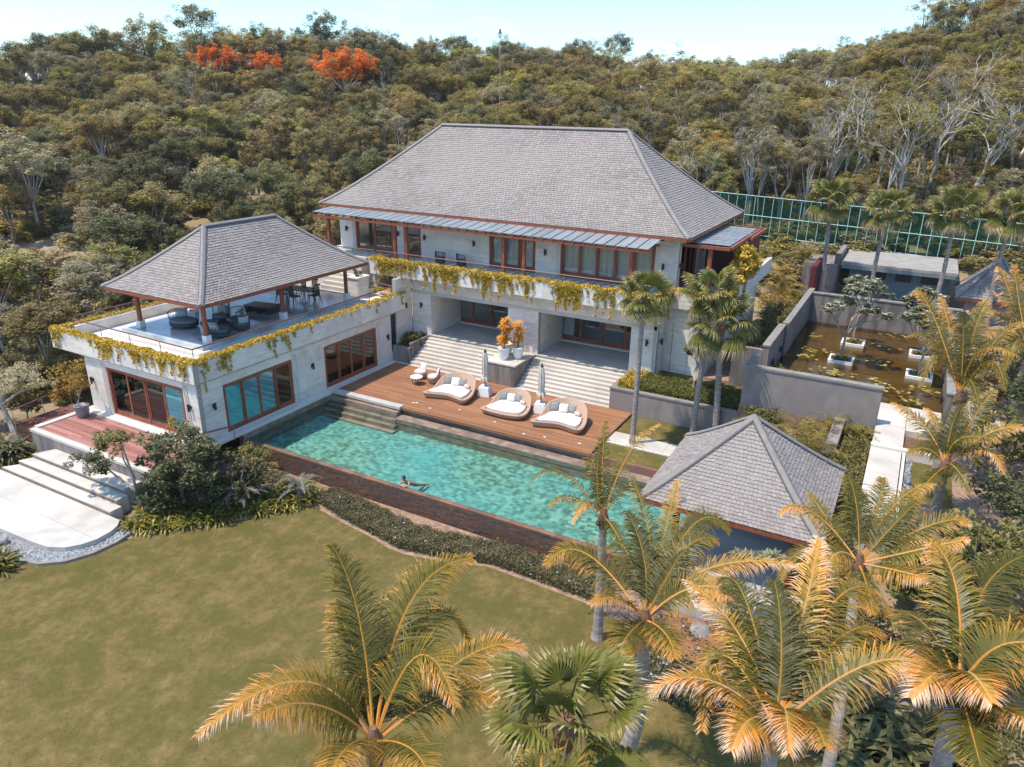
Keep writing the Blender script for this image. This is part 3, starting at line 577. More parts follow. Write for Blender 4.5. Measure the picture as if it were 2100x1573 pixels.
# balcony: parapet, cornice, slab
for (xa, xb, ya, yb) in ((-2.42, 15.87, BF + .5, 19.9), (15.5, 18.4, 17.0, 29.3), (-7.6, -2.42, 15.9, 19.9)):
    MB().box(xa, xb, ya, yb, UF - .24 if xa > -3 else 3.5, UF).obj('balcony_slab', M['floorgrey'], house)
wall(house, 'y', BF, -1, -2.42, 15.87, 4.81, 5.67, pw=1.3, ph=.9, thick=.3)
wall(house, 'x', 15.87, 1, BF + .3, 16.9, 4.81, 5.67, pw=1.3, ph=.9, thick=.3)
wall(house, 'y', 16.9, -1, 15.9, 18.59, 4.81, 5.67, pw=1.3, ph=.9, thick=.3)
wall(house, 'x', 18.59, 1, 17.2, 29.34, 4.81, 5.67, pw=1.6, ph=.9, thick=.3)
wall(house, 'x', -2.42, -1, BF + .3, 17.0, 3.9, 5.67, pw=1.3, ph=.9, thick=.3)
b = MB(); b.add([(-2.42, 15.96, 4.7), (15.62, 15.96, 4.7), (15.87, BF, 4.81), (-2.42, BF, 4.81)], [(0, 1, 2, 3)])
b.add([(15.62, 15.96, 4.7), (15.62, 17.2, 4.7), (15.87, 17.2, 4.81), (15.87, BF, 4.81)], [(0, 1, 2, 3)])
b.add([(15.62, 17.2, 4.7), (17.88, 17.2, 4.7), (18.59, 16.9, 4.81), (15.87, 16.9, 4.81)], [(0, 1, 2, 3)])
b.add([(17.88, 17.2, 4.7), (17.88, 29.3, 4.7), (18.59, 29.3, 4.81), (18.59, 16.9, 4.81)], [(0, 1, 2, 3)]); b.obj('cornice', M['soffit'], house)
MB().box(-2.42, 15.87, BF, BF + .12, 5.67, 5.70).obj('coping', M['stonetop'], house)
MB().box(18.47, 18.59, 17.2, 29.34, 5.67, 5.70).obj('coping', M['stonetop'], house)
MB().box(-2.1, 15.56, BF + .3, BF + .62, 5.3, 5.58).box(18.0, 18.28, 17.5, 29.3, 5.3, 5.58).box(15.6, 18.28, 17.2, 17.5, 5.3, 5.58).obj('planter_soil', M['soil'], house)
# upper storey
ux = dict(A0=-5.62, A1=-2.58, B0=-1.75, B1=-.45, C0=4.48, C1=7.55, D0=9.14, D1=14.62)
UT = 8.0; DT = 7.86
wall(house, 'y', UD, -1, -6.95, 15.87, UF, 8.28, ops=[(ux['A0'], ux['A1'], UF, DT), (ux['B0'], ux['B1'], UF, DT), (ux['C0'], ux['C1'], UF, DT), (ux['D0'], ux['D1'], UF, DT)])
door(house, 'y', UD, -1, ux['A0'], ux['A1'], UF + .04, DT, 2); door(house, 'y', UD, -1, ux['B0'], ux['B1'], UF + .04, DT, 1)
door(house, 'y', UD, -1, ux['C0'], ux['C1'], UF + .04, DT, 3); door(house, 'y', UD, -1, ux['D0'], ux['D1'], UF + .04, DT, 5)
curtain(house, ux['C0'] + .12, ux['C1'] - .12, UD + .26, UF + .05, DT - .05); curtain(house, ux['D0'] + .12, ux['D1'] - .12, UD + .26, UF + .05, DT - .05)
reveal(house, 'y', UD, -1, ux['A0'], UF, DT, -1); reveal(house, 'y', UD, -1, ux['D0'], UF, DT, -1)
wall(house, 'x', -6.95, -1, UD + .22, 27.5, UF - 1.6, 8.28, clad=False)
MB().box(-6.9, 15.6, UD + .25, 27.4, UF - .02, UF + .02).obj('room_floor', M['floorgrey'], house)
MB().box(-6.7, 15.6, UD + 2.9, UD + 3.1, UF, 8.2).obj('partition', M['inside'], house)
MB().box(-5.3, -4.2, UD + 1.2, UD + 2.0, UF + .02, UF + .75).box(-4.0, -3.2, UD + 1.3, UD + 1.9, UF + .02, UF + .9).obj('indoor_furniture', M['woodlight'], house)
wall(house, 'x', 15.87, 1, UD + .25, 27.5, UF, 8.28, ops=[(18.1, 21.2, UF, 7.9)], pw=1.4)
door(house, 'x', 15.87, 1, 18.1, 21.2, UF + .04, 7.9, 3)
for u, z in ((-6.35, 6.85), (-2.16, 6.9), (-.12, 6.85), (3.45, 6.82), (8.2, 6.8), (15.1, 6.75)): wall_lamp(house, 'y', UD, -1, u, z)
wall_lamp(house, 'x', 15.87, 1, 17.95, 6.85); wall_lamp(house, 'x', 15.87, 1, 21.9, 7.2)
MB().box(14.8, 15.86, UD + .1, 18.0, 8.28, 8.4).obj('beam', M['redwood'], house)
hip_roof(house, -7.57, 16.65, 16.53, 28.4, 8.5, (-1.92, 22.4), (10.91, 22.4), 13.27, row=.155, sw=.22, capw=.14)
# posts under the awning
for x in (-6.15, -.95, -.1, 6.55, 7.85, 14.0):
    MB().box(x - .09, x + .09, 15.62, 15.80, UF, 8.0).obj('awning_post', M['redwood'], house)
# slatted awning: timber ribs, slats as single pieces
AW = [(-7.0, 15.3, 8.12), (15.05, 15.3, 7.98), (15.3, 16.75, 8.36), (-6.5, 16.75, 8.36)]
aw = Vector
nsl = 37
for i in range(nsl):
    t0, t1 = i / nsl, (i + 1) / nsl - .0035
    f0 = aw(AW[0]).lerp(aw(AW[1]), t0); f1 = aw(AW[0]).lerp(aw(AW[1]), t1); g0 = aw(AW[3]).lerp(aw(AW[2]), t0); g1 = aw(AW[3]).lerp(aw(AW[2]), t1); dz = Vector((0, 0, .03))
    MB().add([tuple(q) for q in (f0, f1, g1, g0, f0 + dz, f1 + dz, g1 + dz, g0 + dz)], [(0, 3, 2, 1), (4, 5, 6, 7), (0, 1, 5, 4), (1, 2, 6, 5), (2, 3, 7, 6), (3, 0, 4, 7)]).obj('awning_panel', M['awning'], house)
    MB().add([tuple(q) for q in (f0 - dz * 4, f0 + aw((.06, 0, 0)) - dz * 4, g0 + aw((.06, 0, 0)) - dz * 4, g0 - dz * 4, f0 - dz * .3, f0 + aw((.06, 0, 0)) - dz * .3, g0 + aw((.06, 0, 0)) - dz * .3, g0 - dz * .3)], [(0, 3, 2, 1), (4, 5, 6, 7), (0, 1, 5, 4), (1, 2, 6, 5), (2, 3, 7, 6), (3, 0, 4, 7)]).obj('rafter', M['redwood'], house)
MB().box(-7.0, 15.05, 15.34, 15.46, 7.80, 7.93).box(-6.9, 15.2, 16.3, 16.42, 8.0, 8.14).obj('beam', M['redwood'], house)
MB().box(-6.9, 15.3, 16.76, 16.84, 8.22, 8.42).obj('beam', M['darkred'], house)
MB().box(15.0, 15.15, 16.2, 17.6, 8.16, 8.24).obj('gutter_pipe', M['white'], house)
# side pergola and dark red screen on the right balcony
for i in range(9):
    x0_ = 16.3 + i * .235
    MB().add([(16.35, 18.05 + i * .74, 8.1), (18.25, 18.35 + i * .74, 8.02), (18.25, 18.97 + i * .74, 8.02), (16.35, 18.67 + i * .74, 8.1), (16.35, 18.05 + i * .74, 8.13), (18.25, 18.35 + i * .74, 8.05), (18.25, 18.97 + i * .74, 8.05), (16.35, 18.67 + i * .74, 8.13)],
             [(0, 3, 2, 1), (4, 5, 6, 7), (0, 1, 5, 4), (1, 2, 6, 5), (2, 3, 7, 6), (3, 0, 4, 7)]).obj('awning_panel', M['awning'], house)
MB().box(16.0, 18.35, 17.95, 18.1, 7.84, 8.0).box(18.3, 18.44, 18.1, 25.5, 7.86, 8.02).box(16.0, 18.7, 25.4, 25.55, 7.9, 8.06).box(18.6, 18.72, 21.5, 25.4, 7.92, 8.08).obj('pergola_beam', M['redwood'], house)
for (x, y) in ((17.35, 18.2), (18.3, 19.9)): MB().box(x - .1, x + .1, y - .1, y + .1, UF, 7.86).obj('pergola_post', M['redwood'], house)
MB().box(16.0, 18.25, 22.6, 22.75, UF, 7.9).obj('screen_wall', M['darkred'], house)
MB().box(18.25, 18.4, 20.5, 25.4, UF, 7.86).obj('screen_wall', M['darkred'], house)
handrail('thin handrail along the main balcony behind the creepers', [(-2.2, 15.45, 5.6), (15.5, 15.45, 5.6)], 2.4, .55)
handrail('short handrail beside the stair top at the balcony end', [(-5.6, 15.2, 5.54), (-2.4, 15.5, 5.54)], 1.6, .6)
handrail('short handrail at the far left corner of the balcony', [(-7.4, 16.6, 5.54), (-5.8, 15.9, 5.54)], 1.6, .6)

# ================================================================ STAIRS, PEDESTAL, PLANTERS, DECK
def stair(label, x0, x1):
    t = thing('garden_stair', label, 'stair', (x0, 13.77, 0), group='wide stairs from the pool deck to the house'); n = 8; run = 2.12 / n; rise = TZ / (n + 1)
    for k in range(n):
        MB().box(0, x1 - x0, k * run, 2.2, k * rise, (k + 1) * rise - .03).obj('riser', M['riser'], t)
        MB().box(-.0, x1 - x0, k * run - .008, (k + 1) * run + .02, (k + 1) * rise - .03, (k + 1) * rise).obj('step', M['pave'], t)
stair('wide white stone stair on the left, between planter and pedestal', 1.29, 6.67)
stair('wide white stone stair on the right, between pedestal and long planter', 8.60, 14.14)
ter = thing('porch_floor', 'shaded pale stone porch floor in front of the ground floor doors', 'paving', (0, 0, 0))
for i in range(12):
    for j in range(3):
        MB().box(.0 + i * 1.3 + .004, (i + 1) * 1.3 - .004, 15.9 + j * 1.13 + .004, 15.9 + (j + 1) * 1.13 - .004, TZ - .06, TZ + random.uniform(-.001, .001)).obj('paving_slab', M['floorgrey'], ter)
MB().box(0, 15.6, 15.95, 19.3, -.1, TZ - .062).obj('base', M['joint'], ter)
ped = thing('stair_pedestal', 'grey concrete block with white top slab dividing the two stairs', 'plinth', (0, 0, 0))
MB().box(6.69, 8.58, 13.5, 15.93, -.02, 1.17).obj('block', M['concwarm'], ped, bevel=.02)
MB().box(6.67, 8.60, 13.47, 15.93, 1.172, 1.262).obj('top_slab', M['pave'], ped, bevel=.01)
pl = thing('corner_planter', 'small grey concrete planter between the wing and the left stair', 'planter', (0, 0, 0))
MB().box(.02, 1.27, 13.8, 14.0, -.02, .95).box(1.1, 1.27, 14.0, 15.9, -.02, 1.2).box(.02, .15, 14.0, 15.9, -.02, .95).obj('side', M['concwarm'], pl, bevel=.015)
MB().box(.15, 1.1, 14.0, 15.9, 0, .85).obj('soil', M['soil'], pl)
lp = thing('long_planter', 'long grey rendered planter wall full of clipped green hedge', 'planter', (0, 0, 0))
MB().box(14.16, 20.62, 13.49, 13.71, -.14, 1.10).box(14.16, 14.38, 13.71, 16.2, -.14, 1.10).box(14.38, 20.62, 16.0, 16.2, -.14, 1.10).obj('wall', M['concrete'], lp)
MB().box(14.12, 20.62, 13.45, 13.75, 1.10, 1.18).box(14.12, 14.42, 13.75, 16.2, 1.10, 1.18).obj('coping', M['coping'], lp)
MB().box(14.38, 20.62, 13.71, 16.0, -.1, .95).obj('soil', M['soil'], lp)
# deck boards: single pieces run the length of the deck, kept as one joined part (each only a few pixels deep)
dk = thing('pool_deck', 'large orange brown timber deck between the pool and the stairs', 'deck', (0, 0, 0))
b = MB(); y = 8.30; 
while y < 13.46:
    x = .42; 
    while x < 15.42:
        L = random.choice((2.4, 3.0, 3.6)); x2 = min(x + L, 15.42); b.box(x + .002, x2 - .002, y + .003, y + .131, -.03, random.uniform(-.002, .001), random.random() ** 2); x = x2
    y += .134
b.obj('deck_board', M['deck'], dk, kind='stuff'); MB().box(.42, 15.42, 8.30, 13.5, -.6, -.031).obj('base', M['pooldark'], dk)
MB().box(.42, 14.16, 13.46, 13.76, -.3, -.002).obj('kerb', M['pave'], dk)
MB().box(4.93, 15.46, 8.10, 8.29, -.16, -.02).obj('edge_board', M['deck'], dk)
# fallen blossoms
for (x, y) in ((5.3, 8.95), (5.15, 8.85), (7.7, 9.3), (8.3, 11.6), (10.0, 8.9), (12.9, 8.6), (6.3, 8.7), (14.6, 8.8), (13.6, 10.9), (11.9, 8.4)):
    b = MB()
    for k in range(5):
        a = k * 1.2566; b.add([(0, 0, .012), (.055 * math.cos(a - .4), .055 * math.sin(a - .4), .022), (.085 * math.cos(a), .085 * math.sin(a), .03), (.055 * math.cos(a + .4), .055 * math.sin(a + .4), .022)], [(0, 1, 2, 3)])
    b.obj('fallen_blossom', M['flower'], None, loc=(x, y, 0), label='small white fallen blossom lying on the orange deck', category='flower', group='fallen blossoms on the deck')

# ================================================================ POOL
pool = thing('swimming_pool', 'long infinity pool with mottled turquoise green stone tiles', 'swimming pool', (0, 0, 0))
WX0, WX1, WY0, WY1, WZ = .43, 20.6, 1.85, 8.1, -.42
MB().box(WX0, WX1, WY0 + .25, WY1, -1.62, -1.02).obj('floor', M['pooltile'], pool)
MB().box(WX0 - .35, WX0, WY0, 8.3, -1.62, -.145).obj('dark_side_wall', M['pooldark'], pool)
MB().box(WX0, WX1, 7.52, 8.0, -1.02, -.62).obj('bench', M['pooldark'], pool)
MB().box(4.95, WX1, 7.50, 8.10, -.615, -.40).obj('ledge', M['pooldark'], pool)
MB().box(WX1, WX1 + .3, WY0, 8.3, -1.62, -.3).obj('side_wall', M['pooldark'], pool)
# entry steps with a pale slab on top
MB().box(.43, 4.93, 7.95, 8.36, -.12, .035).obj('entry_slab', M['floorgrey'], pool, bevel=.01)
for k in range(4):
    MB().box(.43, 4.90 + .10 * k, 7.72 - k * .26, 8.12 - k * .001, -.55 - .22 * k, -.30 - .21 * k + (.12 if k == 0 else 0)).obj('step', M['pooldark'], pool)
# infinity edge: single rim tiles and joined bricks of the outer face
n = 31
for i in range(n):
    a = .5 + i * (WX1 - .5) / n; MB().box(a + .004, a + (WX1 - .5) / n - .004, 1.85, 2.08, -1.0, WZ - .006 + random.uniform(-.002, .002)).obj('rim_tile', M['rim'], pool)
MB().box(.5, WX1, 1.93, 2.10, -1.7, -1.01).obj('wall_core', M['joint'], pool)
b = MB(); rh = .098; rows = 11
for j in range(rows):
    x = .5 - random.uniform(0, .2); z = -.45 - (j + 1) * rh
    while x < WX1:
        w = random.uniform(.16, .34); b.box(max(x, .5) + .004, min(x + w, WX1) - .004, 1.845 - random.uniform(0, .018), 1.95, z + .004, z + rh - .004, random.random() ** 1.2); x += w
b.obj('facing_bricks', M['brick'], pool, kind='stuff')
MB().box(WX0, WX1, WY0 + .02, 8.29, WZ - .001, WZ).obj('water', M['water'], pool) if False else MB().add([(WX0, WY0 + .10, WZ), (WX1, WY0 + .10, WZ), (WX1, 8.12, WZ), (WX0, 8.12, WZ)], [(0, 1, 2, 3)]).obj('water', M['water'], pool)
handrail('short dark handrail at the near corner of wing and pool', [(-.35, -.9, -.2), (.5, 1.3, -.2)], 2.4, .75)

# ================================================================ SMALL PAVILION
pav = thing('garden_pavilion', 'small open pavilion with pyramid shingle roof at the pool end', 'pavilion', (0, 0, 0))
hip_roof(pav, 19.95, 25.75, 1.32, 7.02, 2.44, (22.82, 4.17), (22.83, 4.17), 4.94, row=.135, sw=.14, p=1.1, capw=.13)
MB().box(20.95, 25.3, 1.75, 6.7, -1.5, .0).obj('platform', M['floorgrey'], pav)
for k in range(3): MB().box(20.95 + k * .0, 25.3, 1.75 - (k + 1) * .35, 1.75 - k * .35, -1.45, -.22 * (k + 1)).obj('step', M['floorgrey'], pav)
for x in (21.1, 24.9):
    for y in (2.1, 6.3): MB().box(x - .1, x + .1, y - .1, y + .1, 0, 2.4).obj('roof_post', M['darkred'], pav)
MB().box(21.4, 24.6, 5.2, 6.2, .0, .42).obj('bench', M['tealwall'], pav)
pd = thing('lower_deck', 'brown timber landing in front of the garden pavilion', 'deck', (0, 0, 0))
b = MB(); y = -1.3
while y < .65: b.box(21.0, 25.8, y + .003, y + .137, -1.1, -1.05, random.random() ** 2); y += .14
b.obj('deck_board', M['deck'], pd, kind='stuff'); MB().box(21.0, 25.8, -1.3, .7, -1.5, -1.101).obj('base', M['darkwood'], pd)

# ================================================================ SIDE GARDENS, PATHS, WALLS
MB().box(15.43, 21.0, 8.3, 13.48, -.6, -.14).obj('side_lawn', M['lawn'], kind='structure')
sp = thing('stepping_path', 'white paved path crossing the side lawn beside the deck', 'path', (0, 0, 0))
for i in range(4): MB().box(15.46 + i * 1.35, 15.46 + (i + 1) * 1.35 - .01, 9.95, 11.15, -.3, -.09).obj('paving_slab', M['pave'], sp)
MB().box(15.46, 20.9, 9.88, 9.945, -.3, -.075).obj('kerb', M['stonetop'], sp)
MB().box(15.3, 21.0, 8.12, 8.29, -1.0, -.05).obj('pool_coping', M['rim'], None, label='low brown stone coping where the side lawn meets the pool', category='kerb')
# upper garden ground
MB().box(20.65, 26.38, 7.3, 13.47, -1.2, .95).box(27.62, 45, 6.9, 16.0, -1.2, 1.52).box(17.9, 21.2, 17.2, 36, -.5, 1.25).box(15.6, 20.6, 16.25, 17.2, -.5, 1.15).box(20.6, 45, 13.48, 13.8, -1.2, 1.6).box(29.2, 45, 16.0, 36, -.5, 1.6).box(21.2, 45, 30.35, 44, 0, 1.9).obj('garden_ground', M['soil'], kind='structure')
MB().box(27.95, 29.3, 7.2, 11.0, 1.4, 1.60).box(15.8, 20.5, 16.3, 17.1, .9, 1.17).obj('upper_lawn', M['lawn'], kind='structure')
pa = thing('garden_path', 'white paved path rising towards the lily pond', 'path', (0, 0, 0))
for i in range(5): MB().box(26.40, 27.52, 5.2 + i * 1.2, 5.2 + (i + 1) * 1.2 - .012, -.5, 1.80 if i > 1 else 1.76).obj('paving_slab', M['pave'], pa)
for (xa, xb, ya, yb) in ((26.4, 27.55, 11.5, 13.9), (26.4, 27.55, 13.91, 16.6), (27.56, 28.9, 13.6, 16.6), (20.9, 26.39, 13.85, 15.2), (20.9, 26.39, 15.21, 16.6)):
    MB().box(xa, xb - .012, ya, yb - .012, .5, 1.83).obj('paving_slab', M['pave'], pa)
MB().box(26.38, 29.0, 11.2, 11.48, .5, 1.90).obj('kerb', M['stonetop'], pa)
MB().box(27.56, 27.66, 5.2, 11.19, .6, 1.82).obj('kerb', M['stonetop'], pa)
b = MB()
for i in range(420):
    x, y = random.uniform(27.67, 27.93), random.uniform(5.4, 11.1); s = random.uniform(.025, .05); b.lathe([(s * .7, 1.60), (s, 1.62), (s * .5, 1.62 + s)], 5, (x, y), random.random(), sx=1.2)
b.obj('gravel', M['pebble'], kind='stuff', label='narrow pebble strip along the garden path', category='gravel')
MB().box(27.56, 28.9, 11.6, 13.4, 1.2, 1.62).obj('small_basin', M['brick'], None, label='small sunken brown stone basin beside the path', category='basin')
MB().box(27.5, 29.4, 6.7, 6.95, .2, 1.78).obj('garden_kerb', M['coping'], None, label='low grey kerb wall closing the small upper lawn', category='wall')
tw = thing('tall_garden_wall', 'tall grey rendered wall with coping in front of the lily pond', 'wall', (0, 0, 0))
MB().box(20.64, 26.39, 13.49, 13.79, -.14, 3.46).box(20.64, 20.92, 13.79, 15.3, 1.0, 3.46).obj('wall', M['concrete'], tw)
MB().box(20.60, 26.43, 13.45, 13.83, 3.46, 3.56).box(20.60, 20.96, 13.83, 15.34, 3.46, 3.56).obj('coping', M['coping'], tw)
MB().box(24.75, 25.2, 10.4, 13.45, .9, 1.9).obj('garden_bench', M['concrete'], None, label='grey concrete block bench among the palms below the tall wall', category='bench', bevel=.02)
pwl = thing('pond_side_wall', 'long stained concrete wall running back along the lily pond', 'wall', (0, 0, 0))
MB().box(20.75, 21.05, 17.0, 21.4, 1.0, 3.52).box(20.95, 21.2, 21.4, 31.0, 1.0, 3.60).box(19.3, 20.75, 17.0, 17.28, 1.0, 3.3).obj('wall', M['concwarm'], pwl)
MB().box(20.71, 21.09, 16.96, 21.4, 3.52, 3.60).box(20.91, 21.24, 21.4, 31.0, 3.60, 3.68).obj('coping', M['coping'], pwl)
for u, z in ((18.2, 2.4), (20.3, 2.5)): wall_lamp(pwl, 'x', 21.05, 1, u, z)
MB().box(20.7, 21.0, 32.0, 35.5, 1.2, 4.9).obj('red_screen_wall', M['darkred'], None, label='dark red upright screen wall behind the lily pond wall', category='wall')
pwb = thing('pond_back_wall', 'stained concrete wall closing the far side of the lily pond', 'wall', (0, 0, 0))
MB().box(21.2, 29.6, 30.0, 30.3, 1.0, 3.55).obj('wall', M['concwarm'], pwb); MB().box(21.2, 29.6, 29.96, 30.34, 3.55, 3.63).obj('coping', M['coping'], pwb)
pwr = thing('pond_right_wall', 'low concrete wall along the right side of the lily pond', 'wall', (0, 0, 0))
MB().box(28.95, 29.25, 16.6, 30.0, 1.0, 2.75).obj('wall', M['concwarm'], pwr); MB().box(28.91, 29.29, 16.56, 29.95, 2.75, 2.82).obj('coping', M['coping'], pwr)
MB().box(30.0, 31.2, 15.0, 22.0, 1.6, 1.72).obj('side_path', M['floorgrey'], None, label='grey paved path outside the right wall of the pond', category='path')
for u, z in ((17.6, 2.1), (20.4, 2.1)): wall_lamp(pwr, 'x', 28.95, -1, u, z)
pond = thing('lily_pond', 'rectangular brown water lily pond with planted islands', 'pond', (0, 0, 0))
MB().box(21.05, 28.95, 16.62, 29.98, 1.2, 1.48).obj('floor', M['pondtile'], pond)
MB().add([(21.05, 16.62, 1.76), (28.95, 16.62, 1.76), (28.95, 29.98, 1.76), (21.05, 29.98, 1.76)], [(0, 1, 2, 3)]).obj('water', M['pondwater'], pond)
ISL = [(24.05, 22.3), (24.3, 26.0), (27.85, 21.7), (27.87, 25.6)]
for i, (x, y) in enumerate(ISL):
    p = thing('pond_island', ['square white rimmed planting island nearest the tall wall', 'square white rimmed planting island at the far left of the pond', 'square white rimmed planting island nearest the path on the right', 'square white rimmed planting island at the far right of the pond'][i], 'planter', (x, y, 1.3), group='planting islands in the lily pond')
    MB().box(-.62, .62, -.62, -.5, 0, .62).box(-.62, .62, .5, .62, 0, .62).box(-.62, -.5, -.5, .5, 0, .62).box(.5, .62, -.5, .5, 0, .62).obj('rim', M['white'], p)
    MB().box(-.5, .5, -.5, .5, 0, .55).obj('soil', M['soil'], p)
lily = [(22.35, 21.98), (22.17, 26.45), (24.35, 20.0), (25.91, 23.01), (25.99, 26.4), (26.3, 29.1), (26.1, 19.8), (28.2, 19.7), (27.7, 17.8), (22.6, 23.6), (23.4, 20.2), (26.8, 18.9)]
for i, (x, y) in enumerate(lily):
    b = MB()
    for k in range(random.randint(10, 17)):
        a, r = random.uniform(0, 6.28), random.uniform(0, 1) ** .6; cx, cy = r * math.cos(a) * .8, r * math.sin(a) * .55; s = random.uniform(.07, .12); a0 = random.uniform(0, 6.28); z = random.uniform(.006, .02)
        b.add([(cx, cy, z)] + [(cx + s * math.cos(a0 + q * .58), cy + s * math.sin(a0 + q * .58), z + random.uniform(0, .012)) for q in range(11)], [(0, q + 1, q + 2) for q in range(10)], random.random())
    b.obj('lily_pads', M['lf_pad'], None, loc=(x, y, 1.77), label='floating green lily pad cluster on the brown pond', category='lily pads', group='lily pad clusters on the pond')
# pool house with flat roof at the back
bh = thing('back_building', 'low blue grey building with a weathered flat slab roof behind the pond', 'building', (0, 0, 0))
MB().box(22.0, 29.3, 37.0, 42.8, 4.25, 4.5).obj('roof_slab', M['flatroof'], bh, bevel=.03); MB().box(22.1, 29.2, 36.98, 37.0, 4.05, 4.25).obj('fascia', M['tealwall'], bh)
MB().box(22.6, 28.9, 38.2, 42.5, 1.0, 4.25).obj('wall', M['tealwall'], bh)
for i in range(3): MB().box(24.0 + i * 1.6, 25.0 + i * 1.6, 38.15, 38.2, 3.3, 3.9).obj('window', M['black'], bh)
ann = thing('back_planter', 'raised concrete planter beside the flat roofed building', 'planter', (0, 0, 0))
MB().box(19.6, 21.9, 36.6, 36.9, 2.0, 4.3).box(21.6, 21.95, 36.9, 41.5, 2.0, 5.0).box(19.6, 21.6, 36.9, 41.0, 2.0, 4.2).obj('wall', M['concwarm'], ann)
nb = thing('neighbour_house', 'distant pyramid shingle roof behind the palms at the right edge', 'building', (0, 0, 0))
hip_roof(nb, 29.3, 33.5, 34.2, 38.4, 3.5, (31.38, 36.3), (31.42, 36.3), 5.95, row=.22, sw=.26, capw=.1)
MB().box(29.9, 32.9, 34.8, 37.8, 1.0, 3.45).obj('wall', M['concrete'], nb)
# green steel fence
fe = thing('green_fence', 'long mint green steel grid fence with dark netting behind the garden', 'fence', (12.0, 43.5, 0))
FX0, FX1 = -2.0, 32.0; fz = lambda u: 7.95 - (u - 1) * .035; fb_ = lambda u: 3.6 - u * .01
for i in range(int((FX1 - FX0) / .72) + 1):
    u = FX0 + i * .72; MB().tube([(u, 0, fb_(u)), (u, 0, fz(u))], .028, 5).obj('post', M['fencegreen'], fe)
for k in range(3):
    zc = lambda u: fz(u) - 1.55 * k; MB().tube([(FX0, -.03, zc(FX0)), (FX1, -.03, zc(FX1))], .03, 5).obj('rail', M['fencegreen'], fe)
MB().add([(FX0, .06, fb_(FX0)), (FX1, .06, fb_(FX1)), (FX1, .06, fz(FX1) - .05), (FX0, .06, fz(FX0) - .05)], [(0, 1, 2, 3)]).obj('net', M['net'], fe)

# ================================================================ LEFT FRONT DECK, STEPS, TERRACE
ld = thing('front_deck', 'red brown timber deck with white kerb in front of the wing', 'deck', (0, 0, 0))
b = MB(); y = -2.74
while y < -.46:
    x = -8.1
    while x < .9:
        L = random.choice((2.0, 2.6, 3.2)); x2 = min(x + L, .9); b.box(x + .003, x2 - .003, y + .004, y + .131, -.04, random.uniform(-.004, .003), random.random()); x = x2
    y += .135
b.obj('deck_board', M['deck2'], ld, kind='stuff')
MB().box(-8.1, .9, -2.74, -.42, -1.4, -.041).obj('base', M['darkwood'], ld)
MB().box(-8.35, 1.1, -3.02, -2.75, -.12, .02).box(-8.45, -8.11, -2.74, .6, -.12, .06).obj('kerb', M['pave'], ld, bevel=.01)
MB().box(-8.3, 1.1, -3.0, -2.76, -1.4, -.121).obj('retaining_wall', M['concwarm'], ld)
lt = thing('stepped_terrace', 'broad white stone terrace with three long steps and rounded corner', 'terrace', (0, 0, 0))
def strip(poly_y0, poly_y1, z, xa0, xa1, xb, joints):
    """slabs of one level between y0 (near) and y1 (far); left edge slants from xa0 to xa1"""
    e = [None] + joints + [None]
    for k in range(len(e) - 1):
        l0, l1 = (xa0, xa1) if e[k] is None else (e[k], e[k]); r0, r1 = (xb, xb) if e[k + 1] is None else (e[k + 1] - .012, e[k + 1] - .012)
        MB().prism([(l0, poly_y0), (r0, poly_y0), (r1, poly_y1), (l1, poly_y1)], -1.45, z).obj('slab', M['pave'], lt)
strip(-3.85, -3.02, -.55, -6.85, -6.45, -.35, [-4.9, -2.6])
strip(-4.36, -3.862, -.73, -7.1, -6.86, -.1, [-3.9, -1.9])
strip(-4.88, -4.372, -.92, -7.5, -7.12, .2, [-5.2, -2.8])
for y_, z_, x0_, x1_ in ((-3.856, -.57, -6.85, -.35), (-4.366, -.75, -7.1, -.1), (-4.886, -.94, -7.5, .2)): MB().box(x0_, x1_, y_ - .004, y_ + .001, z_ - .15, z_ - .03).obj('riser', M['riserbrown'], lt)
strip(-6.2, -4.892, -1.1, -9.6, -8.2, -2.3, [-6.6, -4.4]) 
MB().prism([(-2.29, -6.2), (1.28, -6.2), (1.24, -5.6), (1.08, -5.2), (.78, -4.892), (-2.29, -4.892)], -1.45, -1.1).obj('slab', M['pave'], lt)
MB().prism([(-3.19, -7.6), (-.81, -7.52), (.19, -7.42), (.79, -7.12), (1.12, -6.7), (1.27, -6.212), (-3.19, -6.212)], -1.45, -1.1).obj('slab', M['pave'], lt)
MB().prism([(-9.8, -7.9), (-6.0, -7.8), (-6.0, -6.212), (-9.8, -6.212)], -1.45, -1.1).obj('slab', M['pave'], lt); MB().prism([(-5.988, -7.8), (-3.2, -7.6), (-3.2, -6.212), (-5.988, -6.212)], -1.45, -1.1).obj('slab', M['pave'], lt)
gr = [(-9.8, -8.6), (-1.9, -8.3), (-.3, -8.15), (.55, -7.95), (1.25, -7.35), (1.62, -6.5), (1.7, -5.6), (1.55, -4.9), (.8, -4.85), (1.2, -5.5), (1.1, -6.7), (.2, -7.4), (-9.8, -7.8)]
MB().add([(x, y, -1.31) for x, y in gr], [tuple(range(len(gr)))]).obj('gravel_bed', M['gravel'], kind='structure')
ke = [(-9.8, -8.6), (-1.9, -8.3), (-.3, -8.15), (.55, -7.95), (1.25, -7.35), (1.62, -6.5), (1.7, -5.6), (1.55, -4.9)]
nk = len(ke)
MB().add([(x, y, -1.29) for x, y in ke] + [(x + .12, y - .14, -1.29) for x, y in ke] + [(x + .12, y - .14, -1.5) for x, y in ke], [(i, i + nk, i + nk + 1, i + 1) for i in range(nk - 1)] + [(i + nk, i + 2 * nk, i + 2 * nk + 1, i + nk + 1) for i in range(nk - 1)]).obj('gravel_kerb', M['coping'], None, label='thin pale kerb between the pebble strip and the lawn', category='kerb')
b = MB(); arr = np.array(gr)
